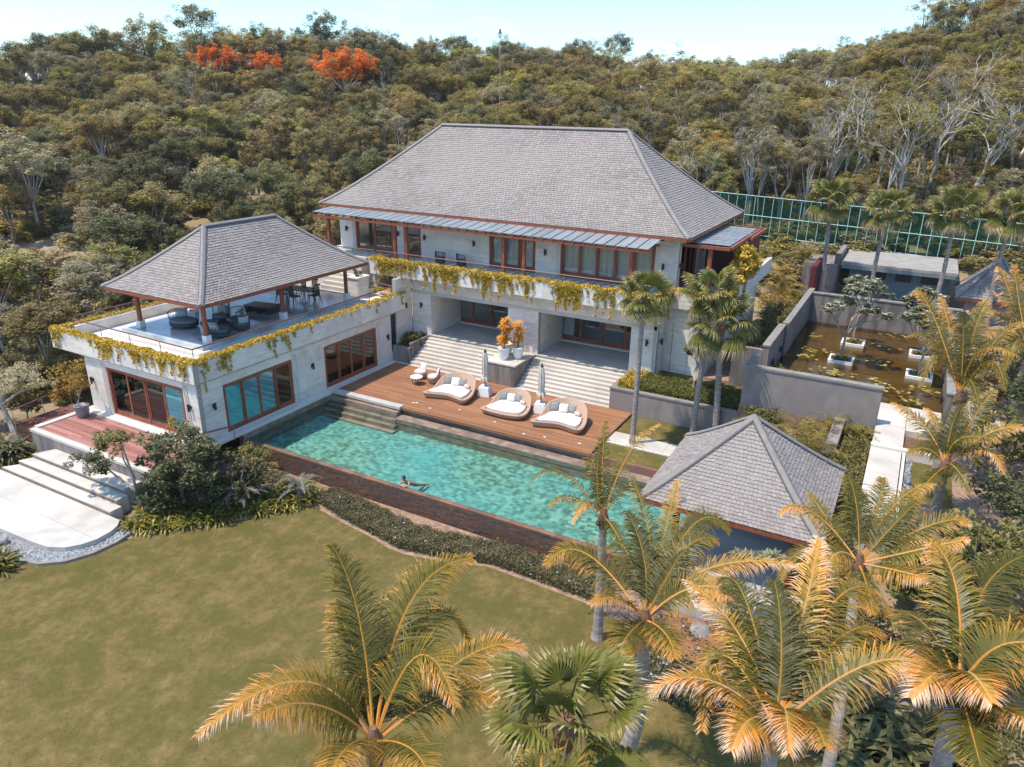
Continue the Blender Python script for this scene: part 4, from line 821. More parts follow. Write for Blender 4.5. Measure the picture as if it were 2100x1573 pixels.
def inpoly(x, y, P):
    c = False; j = len(P) - 1
    for i in range(len(P)):
        if (P[i][1] > y) != (P[j][1] > y) and x < (P[j][0] - P[i][0]) * (y - P[i][1]) / (P[j][1] - P[i][1]) + P[i][0]: c = not c
        j = i
    return c
k = 0
while k < 2600:
    x, y = random.uniform(-5.5, 1.8), random.uniform(-8.6, -4.85)
    if not inpoly(x, y, gr): continue
    s = random.uniform(.03, .065); a = random.uniform(0, 3.14); z = -1.31; ca, sa = math.cos(a), math.sin(a)
    vs = [(x + ca * u * s * 1.3 - sa * v * s, y + sa * u * s * 1.3 + ca * v * s, z + w * s) for u, v, w in ((1, 0, .1), (.3, .9, .1), (-.8, .6, .1), (-.9, -.5, .1), (.2, -.95, .1), (0, 0, .75))]
    b.add(vs, [(0, 1, 5), (1, 2, 5), (2, 3, 5), (3, 4, 5), (4, 0, 5)], random.random() ** 1.5); k += 1
b.obj('pebbles', M['pebble'], None, kind='stuff', label='grey blue pebbles along the white terrace', category='pebbles')
MB().lathe([(.02, -1.31), (.2, -1.31), (.22, -1.15), (.17, -1.08), (.05, -1.06)], 9, (-1.75, -8.0)).obj('spotlight_stone', M['rock'], None, label='dark blue grey round stone light in the pebble strip', category='lamp')
# far left boardwalk and its rail
MB().box(-11.5, -8.47, -2.2, .9, -1.4, -.75).obj('boardwalk', M['rail'], None, label='dark boardwalk below the front deck on the far left', category='boardwalk')
handrail('red brown handrail with wires around the front deck corner', [(-8.9, -3.3, 0), (-9.6, -.2, 0), (-8.3, .9, 0)], 2.0, .95)

# ================================================================ THIN AIR HAZE
hz_m = bpy.data.materials.new('haze'); hz_m.use_nodes = True; hn = hz_m.node_tree.nodes; hn.remove(hn['Principled BSDF'])
pv = hn.new('ShaderNodeVolumePrincipled'); pv.inputs['Color'].default_value = (1.0, .97, .92, 1); pv.inputs['Density'].default_value = .00022; pv.inputs['Anisotropy'].default_value = .2
hz_m.node_tree.links.new(pv.outputs[0], hn['Material Output'].inputs['Volume'])
MB().box(-960, 860, -460, 1160, -60, 60).obj('haze', hz_m, kind='stuff')
PALMS = {
 'P1': ((20.51,-12.87,5.21),[((19.39,-11.81,6.47),(18.49,-11.37,7.28),0.3),((19.49,-12.07,5.83),(18.69,-11.64,6.28),0.5),((19.5,-13.26,6.25),(19.11,-14.87,6.41),0.85),((20.07,-13.55,6.31),(19.88,-14.51,6.83),0.7),((19.74,-10.77,6.22),(20.12,-9.32,6.37),0.5),((19.99,-10.54,5.78),(20.42,-9.82,4.64),0.45),((20.77,-11.99,6.33),(21.75,-12.38,6.1),0.6),((20.95,-10.8,5.5),(21.61,-9.9,5.25),0.8),((21.2,-11.65,5.46),(21.99,-11.03,5.16),0.7),((20.81,-13.73,6.08),(21.13,-14.46,6.35),0.7),((21.52,-13.25,5.97),(22.19,-13.72,6.21),0.6),((19.99,-11.6,5.11),(19.79,-10.47,5.35),0.25),((19.56,-11.6,5.12),(18.74,-10.31,5.7),0.2),((19.45,-12.44,5.12),(18.19,-12.31,4.9),0.5),((19.21,-12.27,5.29),(18.7,-12.39,4.71),0.2)]),
 'P3': ((22.85,-6.63,4.16),[((21.22,-6.24,5.07),(20.62,-7.07,5.02),0.6),((22.39,-7.14,4.86),(22.04,-7.81,5.02),0.7),((22.46,-5.73,5.0),(21.76,-5.1,5.73),0.1),((22.35,-4.96,4.9),(21.34,-3.7,5.89),0.3),((23.16,-4.51,5.48),(23.91,-3.91,5.23),0.35),((23.2,-5.35,5.28),(23.81,-4.85,5.48),0.4),((23.85,-5.44,5.11),(25.55,-4.8,5.39),0.8),((23.81,-6.29,5.15),(24.84,-6.52,5.27),0.75),((22.83,-7.6,4.46),(22.81,-8.08,4.37),0.5),((21.8,-5.06,4.64),(21.08,-4.42,4.1),0.3),((22.46,-4.32,4.71),(22.22,-2.69,5.56),0.6),((23.49,-7.25,4.48),(23.86,-7.76,4.41),0.6),((23.06,-5.88,4.91),(23.22,-5.43,5.33),0.2)]),
 'P4': ((19.81,-1.41,3.09),[((18.25,-1.21,4.07),(17.59,-2.03,3.86),0.4),((19.56,-2.14,3.86),(19.5,-2.99,3.56),0.8),((18.6,-1.36,3.35),(18.15,-1.76,3.05),0.5),((19.27,-0.38,4.35),(19.02,0.36,5.33),0.4),((18.82,-0.09,4.11),(18.55,0.15,3.22),0.5),((20.0,-0.08,4.66),(20.62,0.73,5.47),0.6),((20.14,-0.25,3.6),(20.54,0.05,2.87),0.4),((20.41,-1.97,3.05),(20.77,-2.37,2.82),0.3),((19.44,0.09,3.58),(19.34,1.16,3.87),0.4),((19.53,-1.36,3.95),(19.37,-1.01,5.38),0.2)]),
 'P5': ((25.97,-9.42,5.23),[((25.77,-8.37,6.03),(25.42,-7.65,6.73),0.15),((25.99,-7.72,6.39),(25.96,-6.7,7.26),0.8),((24.73,-9.45,5.66),(23.93,-10.14,5.41),1),((25.02,-8.14,5.76),(23.79,-7.25,5.9),0.75),((26.08,-9.89,6.05),(26.28,-10.7,6.04),0.9),((27.09,-8.44,6.24),(27.94,-8.31,6.35),0.75),((26.47,-7.0,6.36),(27.32,-6.13,5.89),0.6),((26.61,-7.72,6.02),(27.27,-6.91,5.81),0.55),((24.93,-7.21,5.85),(24.29,-6.32,5.5),0.2),((25.64,-10.04,5.77),(25.51,-10.7,5.67),0.9),((26.44,-9.84,5.94),(26.7,-10.38,6.1),0.6),((26.03,-7.79,5.61),(26.33,-5.81,6.38),0.35),((25.42,-8.03,5.52),(24.74,-7.43,5.59),0.3),((24.88,-8.75,5.67),(24.91,-9.82,4.94),0.6)]),
 'P6': ((26.73,-1.91,4.13),[((26.42,-1.0,5.16),(26.06,-0.5,5.74),0.3),((25.44,-1.38,4.92),(24.73,-1.73,4.81),0.75),((27.26,-0.44,5.2),(28.0,0.3,5.66),0.6),((28.05,-1.06,5.16),(28.86,-0.82,5.37),0.6),((28.01,-1.76,4.9),(28.81,-1.7,5.39),0.7),((27.62,-2.41,4.51),(28.19,-2.8,4.72),0.8),((26.2,-2.47,4.56),(26.0,-3.34,4.12),0.85),((26.9,-0.05,4.82),(26.88,1.1,5.15),0.4),((25.84,-0.46,4.27),(25.15,0.7,4.4),0.4),((27.02,-3.06,4.18),(27.19,-3.75,4.04),0.6),((27.28,-1.22,4.98),(27.69,-0.91,5.63),0.3),((25.45,-1.71,3.94),(25.05,-2.29,3.25),0.5)]),
 'P7': ((28.36,-8.39,6.32),[((28.15,-7.15,7.24),(27.75,-6.35,7.55),0.6),((28.52,-6.91,7.13),(29.1,-5.98,7.54),0.15),((28.76,-8.0,6.99),(29.32,-8.08,7.24),0.6),((28.0,-8.92,6.9),(27.65,-9.59,6.78),0.9),((28.34,-8.98,7.06),(28.57,-9.58,7.14),0.8),((28.8,-8.91,6.59),(29.27,-9.45,6.87),0.7),((27.91,-7.18,6.38),(27.38,-6.32,5.98),0.4),((28.64,-6.83,6.53),(29.06,-5.45,6.59),0.2),((27.9,-7.61,6.28),(27.24,-7.31,5.77),0.4),((28.86,-7.74,6.31),(29.43,-7.47,6.17),0.3),((28.43,-9.49,6.56),(28.53,-10.18,6.56),0.3)]),
 'P8': ((28.72,6.55,3.59),[((27.84,7.33,4.59),(26.79,7.73,5.02),0.6),((28.34,7.57,4.44),(27.88,8.37,4.81),0.7),((28.67,7.23,4.73),(28.85,7.57,5.45),0.15),((29.75,7.23,4.76),(30.76,7.32,5.1),0.7),((29.65,6.37,4.44),(30.21,5.69,4.02),0.8),((29.2,7.95,4.49),(29.94,8.85,4.86),0.4),((28.06,6.48,4.08),(27.52,6.12,3.92),0.5),((28.29,5.7,3.32),(28.03,5.18,2.87),0.4),((28.94,5.79,3.9),(29.41,5.12,3.47),0.3),((28.94,6.62,4.6),(29.94,6.2,4.92),0.4),((29.28,7.74,5.12),(29.7,8.36,5.88),0.4)]),
 'P9': ((28.95,10.51,4.77),[((27.58,11.61,7.32),(26.81,12.01,8.12),0.6),((28.29,11.82,6.61),(27.71,12.65,7.87),0.7),((28.98,11.65,6.96),(29.21,12.39,8.04),0.5),((29.76,11.38,6.97),(30.57,11.71,7.47),0.55),((29.58,10.58,6.24),(30.16,9.87,5.46),0.4),((28.65,10.9,6.73),(28.39,10.96,7.78),0.2),((27.98,10.57,6.14),(27.62,9.77,5.18),0.4),((29.23,10.79,6.49),(30.3,10.39,6.6),0.5),((27.85,11.87,6.33),(26.85,12.48,6.2),0.4),((29.09,9.92,5.6),(29.56,9.15,4.67),0.4)]),
 'P10': ((31.5,16.93,5.14),[((30.59,17.4,6.61),(29.83,17.62,7.31),0.6),((30.83,18.05,6.92),(30.39,18.77,8.34),0.6),((30.45,16.73,5.88),(29.95,16.42,5.67),0.6),((31.22,17.8,7.46),(30.75,18.32,8.98),0.5),((30.45,18.56,7.2),(29.95,19.57,8.04),0.6),((30.44,17.95,6.23),(29.54,18.44,6.21),0.6),((30.92,16.4,5.62),(30.69,15.71,4.49),0.5)]),
 'P0': ((23.77,-13.44,6.52),[((23.57,-13.19,6.78),(23.48,-12.86,6.55),0.5),((23.52,-13.49,6.83),(23.34,-13.78,6.94),0.5),((23.93,-13.23,6.89),(24.21,-13.28,7.02),0.5)]),
}

# ================================================================ PLANT BUILDERS
def unit(a): return a / (np.linalg.norm(a, axis=-1, keepdims=True) + 1e-9)
def frond_mesh(name, b, mid, tip, m, orange=.4, L=.62, n=52, droop=.30, w=.032, start=.13, seed=0, ragged=.26, rach=.028):
    rng = np.random.default_rng(seed); b = np.array(b, float); mid = np.array(mid, float); tip = np.array(tip, float)
    c = 2 * mid - (b + tip) / 2
    s = np.linspace(start, .995, n); s = np.clip(s + rng.uniform(-.3, .3, n) / n, 0, 1)
    P = ((1 - s) ** 2)[:, None] * b + (2 * s * (1 - s))[:, None] * c + (s ** 2)[:, None] * tip
    T = unit((2 * (1 - s))[:, None] * (c - b) + (2 * s)[:, None] * (tip - c))
    up = np.array([0, 0, 1.]); U = up - (T @ up)[:, None] * T
    outw = tip - b; outw[2] = 0; outw = outw / (np.linalg.norm(outw) + 1e-6)
    lo = np.linalg.norm(U, axis=1) < .35; U[lo] = U[lo] - outw * .5; U = unit(U); S = unit(np.cross(T, U))
    tw = rng.uniform(-.35, .35); S, U = S * math.cos(tw) + U * math.sin(tw), U * math.cos(tw) - S * math.sin(tw)
    droop = droop * rng.uniform(.8, 1.5)
    prof = L * (.30 + .75 * np.sin(np.pi * np.clip(s, 0, 1) ** .75) ** .8) * (1 - .35 * s)
    V = []; F = []; Tt = []; off = 0
    for sg in (-1, 1):
        D = unit(S * sg * .9 + T * (.42 + .55 * s[:, None]) + U * rng.uniform(.05, .30, (n, 1)))
        D = unit(D + rng.normal(0, .09, (n, 3))); l = prof * rng.uniform(1 - ragged, 1.12, n); brk = rng.random(n) < .10; l[brk] *= rng.uniform(.15, .7)
        rings = []; p = P.copy(); ww = T
        for k in range(4):
            wk = w * (1.0, 1.05, .75, .12)[k]; rings.append(p - ww * wk / 2); rings.append(p + ww * wk / 2)
            if k < 3:
                p = p + D * (l / 3)[:, None]; D = unit(D + np.array([0, 0, -1.]) * (droop * (k + 1) * rng.uniform(.35, 1.7, (n, 1))))
        R_ = np.stack(rings, 1).reshape(-1, 3); V.append(R_)
        i = np.arange(n) * 8 + off; F.append(np.stack([np.stack([i + 2 * k, i + 2 * k + 1, i + 2 * k + 3, i + 2 * k + 2], 1) for k in range(3)], 1).reshape(-1, 4))
        base = orange * (.25 + .85 * s ** 1.2 + .25 * rng.random(n)) + rng.uniform(-.07, .07, n)
        Tt.append(np.stack([base * .75, base, base + .22 * orange + .22 * (rng.random(n) < .3)], 1).ravel()); off += n * 8
    # rachis as a flat four sided rod
    k = 14; q = np.linspace(0, 1, k); Pr = ((1 - q) ** 2)[:, None] * b + (2 * q * (1 - q))[:, None] * c + (q ** 2)[:, None] * tip
    Tr = unit((2 * (1 - q))[:, None] * (c - b) + (2 * q)[:, None] * (tip - c)); Sr = unit(np.cross(Tr, up + .01)); Ur = np.cross(Sr, Tr); rr = (rach * (1 - .75 * q))[:, None]
    Rg = np.stack([Pr + Sr * rr, Pr + Ur * rr, Pr - Sr * rr, Pr - Ur * rr], 1).reshape(-1, 3); V.append(Rg)
    i = np.arange(k - 1)[:, None] * 4 + off; j = np.arange(4)[None, :]; F.append(np.stack([i + j, i + (j + 1) % 4, i + 4 + (j + 1) % 4, i + 4 + j], -1).reshape(-1, 4)); Tt.append(np.full((k - 1) * 4, min(.95, .5 + orange * .45)))
    return npmesh(name, np.concatenate(V), np.concatenate(F), np.clip(np.concatenate(Tt), 0, 1), m)
def palm_trunk(parent, pts, r0, r1, m='palmtrunk', rings=True, n=10):
    P = [Vector(p) for p in pts]; out = []; rr = []; seg = 12
    for i in range(len(P) - 1):
        for k in range(seg):
            u = (i * seg + k) / ((len(P) - 1) * seg); a = P[max(i - 1, 0)]; b = P[i]; c = P[i + 1]; d = P[min(i + 2, len(P) - 1)]; t = k / seg
            q = .5 * ((2 * b) + (c - a) * t + (2 * a - 5 * b + 4 * c - d) * t * t + (3 * b - a - 3 * c + d) * t ** 3)
            out.append(tuple(q)); rr.append((r0 + (r1 - r0) * u + (.35 * r0 * max(0, 1 - u * 7) ** 2)) * (1 + (.045 if rings and (i * seg + k) % 2 else 0)))
    out.append(tuple(P[-1])); rr.append(r1)
    MB().tube(out, rr, n).obj('trunk', M[m], parent, smooth=False)
def coconut_palm(key, label, trunk, r0=.17, r1=.11, L=.62, seed=1, n=52, group='coconut palms of the garden', w=.032, droop=.3, nuts=True):
    hub, fr = PALMS[key]; base = Vector(trunk[0]); t = thing('coconut_palm', label, 'palm tree', base, group=group); rel = lambda p: Vector(p) - base
    palm_trunk(t, [rel(p) for p in trunk] + [rel(hub) - Vector((0, 0, .12))], r0, r1)
    h = rel(hub)
    MB().tube([tuple(h + Vector((0, 0, -.42))), tuple(h + Vector((0, 0, -.1))), tuple(h + Vector((0, 0, .28)))], [r1 * 1.1, r1 * 1.55, r1 * .5], 9).obj('crown_shaft', M['boot'], t)
    for i, (mid, tip, og) in enumerate(fr):
        b = h + (rel(mid) - h).normalized() * .06
        link('frond', frond_mesh('frond', b, rel(mid), rel(tip), M['lf_coco'], og, L * random.uniform(.9, 1.08), n, droop * random.uniform(.7, 1.4), w, seed=seed * 100 + i), t)
    if nuts:
        for k in range(4):
            a = random.uniform(0, 6.28); MB().lathe([(.02, -.09), (.07, -.06), (.085, 0), (.06, .07), (.015, .1)], 7).obj('coconut', M['lf_gold'], t, loc=tuple(h + Vector((.17 * math.cos(a), .17 * math.sin(a), -.22 - .06 * (k % 2)))), smooth=True)
    return t
# ---- fan palms: three leaf shapes shared by every crown
def fan_leaf(seed, r=.70, pet=.9, nseg=34, span=2.35, droop=.5, pale=.3):
    rng = np.random.default_rng(seed); V = []; F = []; T = []
    def add(vs, f, t): o = len(V); V.extend(vs); F.append([o + q for q in f]); T.append(t)
    # petiole along +x with a slight sag
    pts = [np.array([pet * q, 0, -.10 * q * q]) for q in (0, .5, 1)]
    for i in range(2):
        for sgn in (-1, 1): add([pts[i] + [0, sgn * .022, 0], pts[i + 1] + [0, sgn * .016, 0], pts[i + 1] + [0, 0, -.03], pts[i] + [0, 0, -.03]], (0, 1, 2, 3), .45)
    c = pts[2]
    for k in range(nseg):
        a0 = -span / 1 + 2 * span * k / nseg; a1 = -span + 2 * span * (k + 1) / nseg; am = (a0 + a1) / 2; rad = r * (1 - .13 * abs(am) / span) * rng.uniform(.93, 1.06)
        fold = .030 if k % 2 else -.030
        def pnt(a, q, dz=0): return c + np.array([math.cos(a) * rad * q + .08, math.sin(a) * rad * q, .18 * rad * q - .62 * droop * rad * q * q * (1 + .5 * abs(am)) + dz])
        i0 = pnt(a0, .04); i1 = pnt(a1, .04); m0 = pnt(a0, .58, fold); m1 = pnt(a1, .58, -fold); wv = rng.uniform(-.05, .05)
        add([i0, m0, m1, i1], (0, 1, 2, 3), .28 + .25 * rng.random())
        s0 = pnt(am - (a1 - a0) * .30 + wv, .84, -.02); s1 = pnt(am + (a1 - a0) * .30 + wv, .84, -.02); add([m0, s0, s1, m1], (0, 1, 2, 3), .40 + .35 * rng.random())
        e = pnt(am + wv * 1.6, 1.06, -.10 * droop - .10 * rng.random()); add([s0, e, e + np.array([0, .004, 0]), s1], (0, 1, 2, 3), .62 + pale * rng.random() + .1)
    return npmesh('fan_leaf', np.array(V), np.array(F), np.clip(T, 0, 1), M['lf_fan'])
FANS = [fan_leaf(1), fan_leaf(2, droop=.75, span=2.2), fan_leaf(3, droop=.25, span=2.0, r=.78), fan_leaf(4, droop=1.25, pale=.6, r=.66)]
def fan_palm(label, base, hub, r0=.14, r1=.10, size=1.0, n=30, seed=1, group='fan palms of the garden', lean=(0, 0)):
    rng = random.Random(seed); base = Vector(base); t = thing('fan_palm', label, 'palm tree', base, group=group); h = Vector(hub) - base
    mid = h * .5 + Vector((lean[0], lean[1], 0)); palm_trunk(t, [(0, 0, 0), mid, h - Vector((0, 0, .1))], r0, r1)
    MB().tube([tuple(h - Vector((0, 0, .55))), tuple(h - Vector((0, 0, .2))), tuple(h + Vector((0, 0, .1)))], [r1 * 1.25, r1 * 1.7, r1], 9).obj('crown_shaft', M['boot'], t)
    for i in range(n):
        el = R(82 - 118 * (i / n) ** .9 + rng.uniform(-8, 8)); az = i * 2.39996 + rng.uniform(-.25, .25)
        me = FANS[3] if el < R(-8) else FANS[i % 3]; s = size * rng.uniform(.88, 1.1) * (.85 if el > R(65) else 1)
        o = link('fan_leaf', me, t, tuple(h)); o.rotation_euler = Matrix.Rotation(az, 4, 'Z').to_3x3().__matmul__(Matrix.Rotation(-el, 3, 'Y')).__matmul__(Matrix.Rotation(rng.uniform(-.5, .5), 3, 'X')).to_euler(); o.scale = (s,) * 3
    return t
# ---- arched frond clumps (areca, cycad): shared frond meshes, whole clump one crown per variant
def clump_mesh(name, m, seed, n=14, L=1.5, lf=.30, up=.9, w=.026, og=.5, cnt=22, droop=.25):
    rng = np.random.default_rng(seed); V = []; F = []; T = []; o = 0
    for i in range(n):
        az = i * 2.4 + rng.uniform(-.3, .3); el = rng.uniform(.35, 1.25) if up > .5 else rng.uniform(.1, .9); l = L * rng.uniform(.75, 1.1)
        d = np.array([math.cos(az), math.sin(az), 0]); b = d * .06; mid = d * l * .5 * math.cos(el) + np.array([0, 0, l * .62 * math.sin(el) + .05]); tip = d * l * (.72 + .25 * math.cos(el)) + np.array([0, 0, l * .62 * math.sin(el) - .12 * l])
        me = frond_mesh('tmp', b, mid, tip, m, og * rng.uniform(.5, 1.3), lf, cnt, droop, w, start=.2, seed=seed * 50 + i, rach=.014)
        nv = len(me.vertices); v = np.empty(nv * 3, np.float32); me.vertices.foreach_get('co', v); f = np.empty(len(me.loops), np.int32); me.loops.foreach_get('vertex_index', f); tt = np.empty(len(me.polygons), np.float32); me.attributes['tint'].data.foreach_get('value', tt)
        V.append(v.reshape(-1, 3)); F.append(f.reshape(-1, 4) + o); T.append(tt); o += nv; bpy.data.meshes.remove(me)
    return npmesh(name, np.concatenate(V), np.concatenate(F), np.concatenate(T), m)
def strap_mesh(seed, n=22, L=.62, w=.07, m='lf_strap'):
    rng = np.random.default_rng(seed); b = MB()
    for i in range(n):
        az = rng.uniform(0, 6.28); el = rng.uniform(.45, 1.35); l = L * rng.uniform(.7, 1.15); d = np.array([math.cos(az), math.sin(az)]); sd = np.array([-d[1], d[0]]); p = np.array([0., 0, 0]); p[:2] = d * .05; e = el; vs = []; tt = rng.random() * .6
        for k in range(5):
            ww = w * (.6, 1, 1, .7, .05)[k] * .5; vs += [(p[0] - sd[0] * ww, p[1] - sd[1] * ww, p[2]), (p[0] + sd[0] * ww, p[1] + sd[1] * ww, p[2])]
            p = p + np.array([d[0] * math.cos(e), d[1] * math.cos(e), math.sin(e)]) * l / 4; e -= rng.uniform(.3, .55)
        b.add(vs, [(2 * k, 2 * k + 1, 2 * k + 3, 2 * k + 2) for k in range(4)], [tt, tt + .1, tt + .2, tt + .4])
    return b.mesh('strap_leaves', M[m])
STRAPS = [strap_mesh(i) for i in range(5)]
# ---- leafy crowns and trees
def crown_mesh(name, m, seed, R_=(1.9, 1.9, 1.5), clumps=46, per=60, cr=.52, leaf=.13, flat=1.6, low=-.35, gold=.0, z0=0.0, core=True):
    rng = np.random.default_rng(seed); C = ball(clumps * 2, R_, rng, .35); C = C[C[:, 2] > low * R_[2]][:clumps]
    C = C * (1 + .12 * rng.normal(size=(len(C), 1)))
    n = len(C) * per; k = np.repeat(np.arange(len(C)), per); cs = cr * rng.uniform(.65, 1.25, len(C))
    P = C[k] + ball(n, (1, 1, .72), rng, .3) * cs[k][:, None]; P[:, 2] += z0
    ct = rng.uniform(-.22, .22, len(C)); T = np.clip(.45 + ct[k] + rng.normal(0, .2, n), 0, 1)
    return leaves(P, leaf, T, name, M[m], flat=flat, rng=rng), C
def limb_mesh(name, C, h, r, m, seed, z0, pale=0, spread=.9):
    rng = random.Random(seed); b = MB(); lean = Vector((rng.uniform(-.25, .25), rng.uniform(-.25, .25), 0)); fork = Vector((0, 0, h * .45)) + lean * h * .3
    b.tube([(0, 0, -.4), tuple(fork * .5 + Vector((rng.uniform(-.1, .1), rng.uniform(-.1, .1), 0))), tuple(fork)], [r, r * .8, r * .65], 6)
    k = min(len(C), 9 + pale)
    for i in range(k):
        c = Vector(C[rng.randrange(len(C))]) * spread + Vector((0, 0, z0)); q = fork.lerp(c, .5) + Vector((rng.uniform(-.3, .3), rng.uniform(-.3, .3), rng.uniform(-.1, .35)))
        b.tube([tuple(fork), tuple(q), tuple(c)], [r * .42, r * .26, r * .1], 5)
    return b.mesh(name, M[m])
TREES = []
def tree_proto(kind, seed, m, bark, h, Rr, **kw):
    me, C = crown_mesh('crown', m, seed, Rr, z0=h, **kw); tr = limb_mesh('trunk', C, h, .12, bark, seed, h)
    TREES.append((kind, me, tr)); return len(TREES) - 1
K_OL = [tree_proto('olive', 11 + i, 'lf_olive', 'bark', 4.0 + .3 * i, (2.2 + .15 * i, 2.1, 1.5), clumps=56, per=105, leaf=.102) for i in range(4)]
K_DK = [tree_proto('dark', 31 + i, 'lf_dark', 'barkdark', 3.9 + .4 * i, (2.1, 2.3, 1.7), clumps=62, per=105, leaf=.10) for i in range(3)]
K_GR = [tree_proto('grey', 41 + i, 'lf_grey', 'bark', 4.2 + .3 * i, (2.0, 2.0, 1.6), clumps=48, per=92, leaf=.10, cr=.48) for i in range(3)]
K_GD = [tree_proto('gold', 51 + i, 'lf_gold', 'bark', 3.7 + .5 * i, (2.0, 2.0, 1.2), clumps=46, per=95, leaf=.104) for i in range(2)]
K_BB = [tree_proto('feathery', 61 + i, 'lf_bamboo', 'bark', 3.6, (1.5, 1.5, 2.5), clumps=76, per=80, leaf=.095, cr=.42, low=-.9) for i in range(2)]
K_FL = [tree_proto('flame', 71, 'lf_flame', 'bark', 4.2, (2.9, 2.9, 1.6), clumps=70, per=80, leaf=.12, low=-.6)]
K_LO = [tree_proto('loose', 81 + i, 'lf_olive', 'bark', 5.6, (2.3, 2.3, 1.7), clumps=20, per=85, leaf=.10, cr=.5) for i in range(3)]
K_SL = [tree_proto('slender', 91 + i, ('lf_olive', 'lf_grey', 'lf_dark')[i], 'palebark', 6.3, (1.5, 1.5, 1.3), clumps=26, per=85, leaf=.10, cr=.42) for i in range(3)]
def bare_tree(seed, H=4.2, r=.07, m='twig', spread=.55):
    rng = random.Random(seed); b = MB()
    def grow(p, d, l, r, k):
        q = p + d * l; mid = p.lerp(q, .5) + Vector((rng.uniform(-.1, .1), rng.uniform(-.1, .1), 0)) * l; b.tube([tuple(p), tuple(mid), tuple(q)], [r, r * .85, r * .65], 5 if k < 2 else 3, cap=False)
        if k >= 5: return
        for _ in range(rng.choice((2, 2, 3))):
            nd = (d + Vector((rng.uniform(-1, 1), rng.uniform(-1, 1), rng.uniform(-.3, .7))) * spread * (1 + .12 * k)).normalized(); grow(q, nd, l * rng.uniform(.6, .85), r * .6, k + 1)
    grow(Vector((0, 0, -.3)), Vector((rng.uniform(-.1, .1), rng.uniform(-.1, .1), 1)), H * .32, r, 0); return b.mesh('branches', M[m])
BARES = [bare_tree(5), bare_tree(6, 4.8), bare_tree(9, 3.6, .05)]
PALES = [bare_tree(15 + i, 7.4, .17, 'palebark', .62) for i in range(4)]
def place_tree(k, x, y, z, s, rz, label, group, cat='tree', name='tree'):
    kind, cm, tm = TREES[k]; t = thing(name, label, cat, (x, y, z), rz, group, s); link('crown', cm, t); link('trunk', tm, t); return t

# ================================================================ HILLSIDE FOREST
def in_property(x, y):
    if -11.5 < x < 20 and -6 < y < 31: return True
    if x >= 11.0 and y < 45.5: return True
    if y < 1.5: return True
    if -13.5 < x <= -11.5 and y < 14: return True
    return False
def screens_flame(x, y):
    dx, dy = -38 - CAM.x, 15 - CAM.y; L = math.hypot(dx, dy); u = ((x - CAM.x) * dx + (y - CAM.y) * dy) / L; v = abs((x - CAM.x) * dy - (y - CAM.y) * dx) / L
    if v < 3.6 and L - 17 < u < L + 5: return True
    for fx, fy in ((-47.4, 65.5), (-72.3, 64.7), (-70.5, 73.5)):
        dx, dy = fx - CAM.x, fy - CAM.y; L = math.hypot(dx, dy); u = ((x - CAM.x) * dx + (y - CAM.y) * dy) / L; v = abs((x - CAM.x) * dy - (y - CAM.y) * dx) / L
        if v < 4.4 and L - 15 < u < L + 3: return True
    return False
def az_of(px): d = _ray(px, 700); return math.atan2(d.x, d.y)
A0, A1 = az_of(-200), az_of(2300)
def pxof(x, y): # rough column in the picture, only used to choose which kinds of tree grow where
    d = Vector((x, y, 5)) - CAM; return 1050 + 1501 * d.dot(cr) / d.dot(cf)
cand = []; grid = {}
rr_ = random.Random(21)
def try_add(x, y, dmin):
    g = (int(x // 4), int(y // 4))
    for i in (-1, 0, 1):
        for j in (-1, 0, 1):
            for (a, b) in grid.get((g[0] + i, g[1] + j), ()):
                if (a - x) ** 2 + (b - y) ** 2 < dmin * dmin: return False
    grid.setdefault(g, []).append((x, y)); cand.append((x, y)); return True
for _ in range(26000):
    az = rr_.uniform(A0, A1); r = math.sqrt(rr_.uniform(38 ** 2, 178 ** 2)); x = CAM.x + r * math.sin(az); y = CAM.y + r * math.cos(az)
    if in_property(x, y) or screens_flame(x, y): continue
    if -20 < x < -11 and y < 14 and rr_.random() < .5: pass
    if r < 62 and x < 4 and rr_.random() < .25: continue
    try_add(x, y, 2.25 if r < 110 else 2.8)
cand.sort(key=lambda p: (p[0] - CAM.x) ** 2 + (p[1] - CAM.y) ** 2)
HZ = ground_h(np.array([c[0] for c in cand]), np.array([c[1] for c in cand]))
NAMES = {'olive': ('olive green round crowned tree', 'broadleaf_tree'), 'dark': ('dark green dense tree', 'broadleaf_tree'), 'grey': ('grey green small leaved tree', 'small_leaved_tree'), 'gold': ('yellow green spreading tree', 'spreading_tree'), 'feathery': ('feathery straw coloured bamboo clump', 'bamboo_clump'), 'loose': ('tall sparse tree with pale bare limbs', 'sparse_tree'), 'slender': ('slim pale trunked tree', 'slender_tree'), 'flame': ('orange red flame tree', 'flame_tree')}
def where(px, r):
    a = 'by the left edge' if px < 150 else 'left of the wing roof' if px < 330 else 'above the wing roof' if px < 520 else 'between the two roofs' if px < 700 else 'above the left roof slope' if px < 900 else 'above the main ridge' if px < 1290 else 'right of the main ridge' if px < 1500 else 'above the green fence' if px < 1800 else 'above the right fence end'
    return a + (', close by' if r < 62 else ', lower slope' if r < 78 else ', mid slope' if r < 100 else ', upper slope')
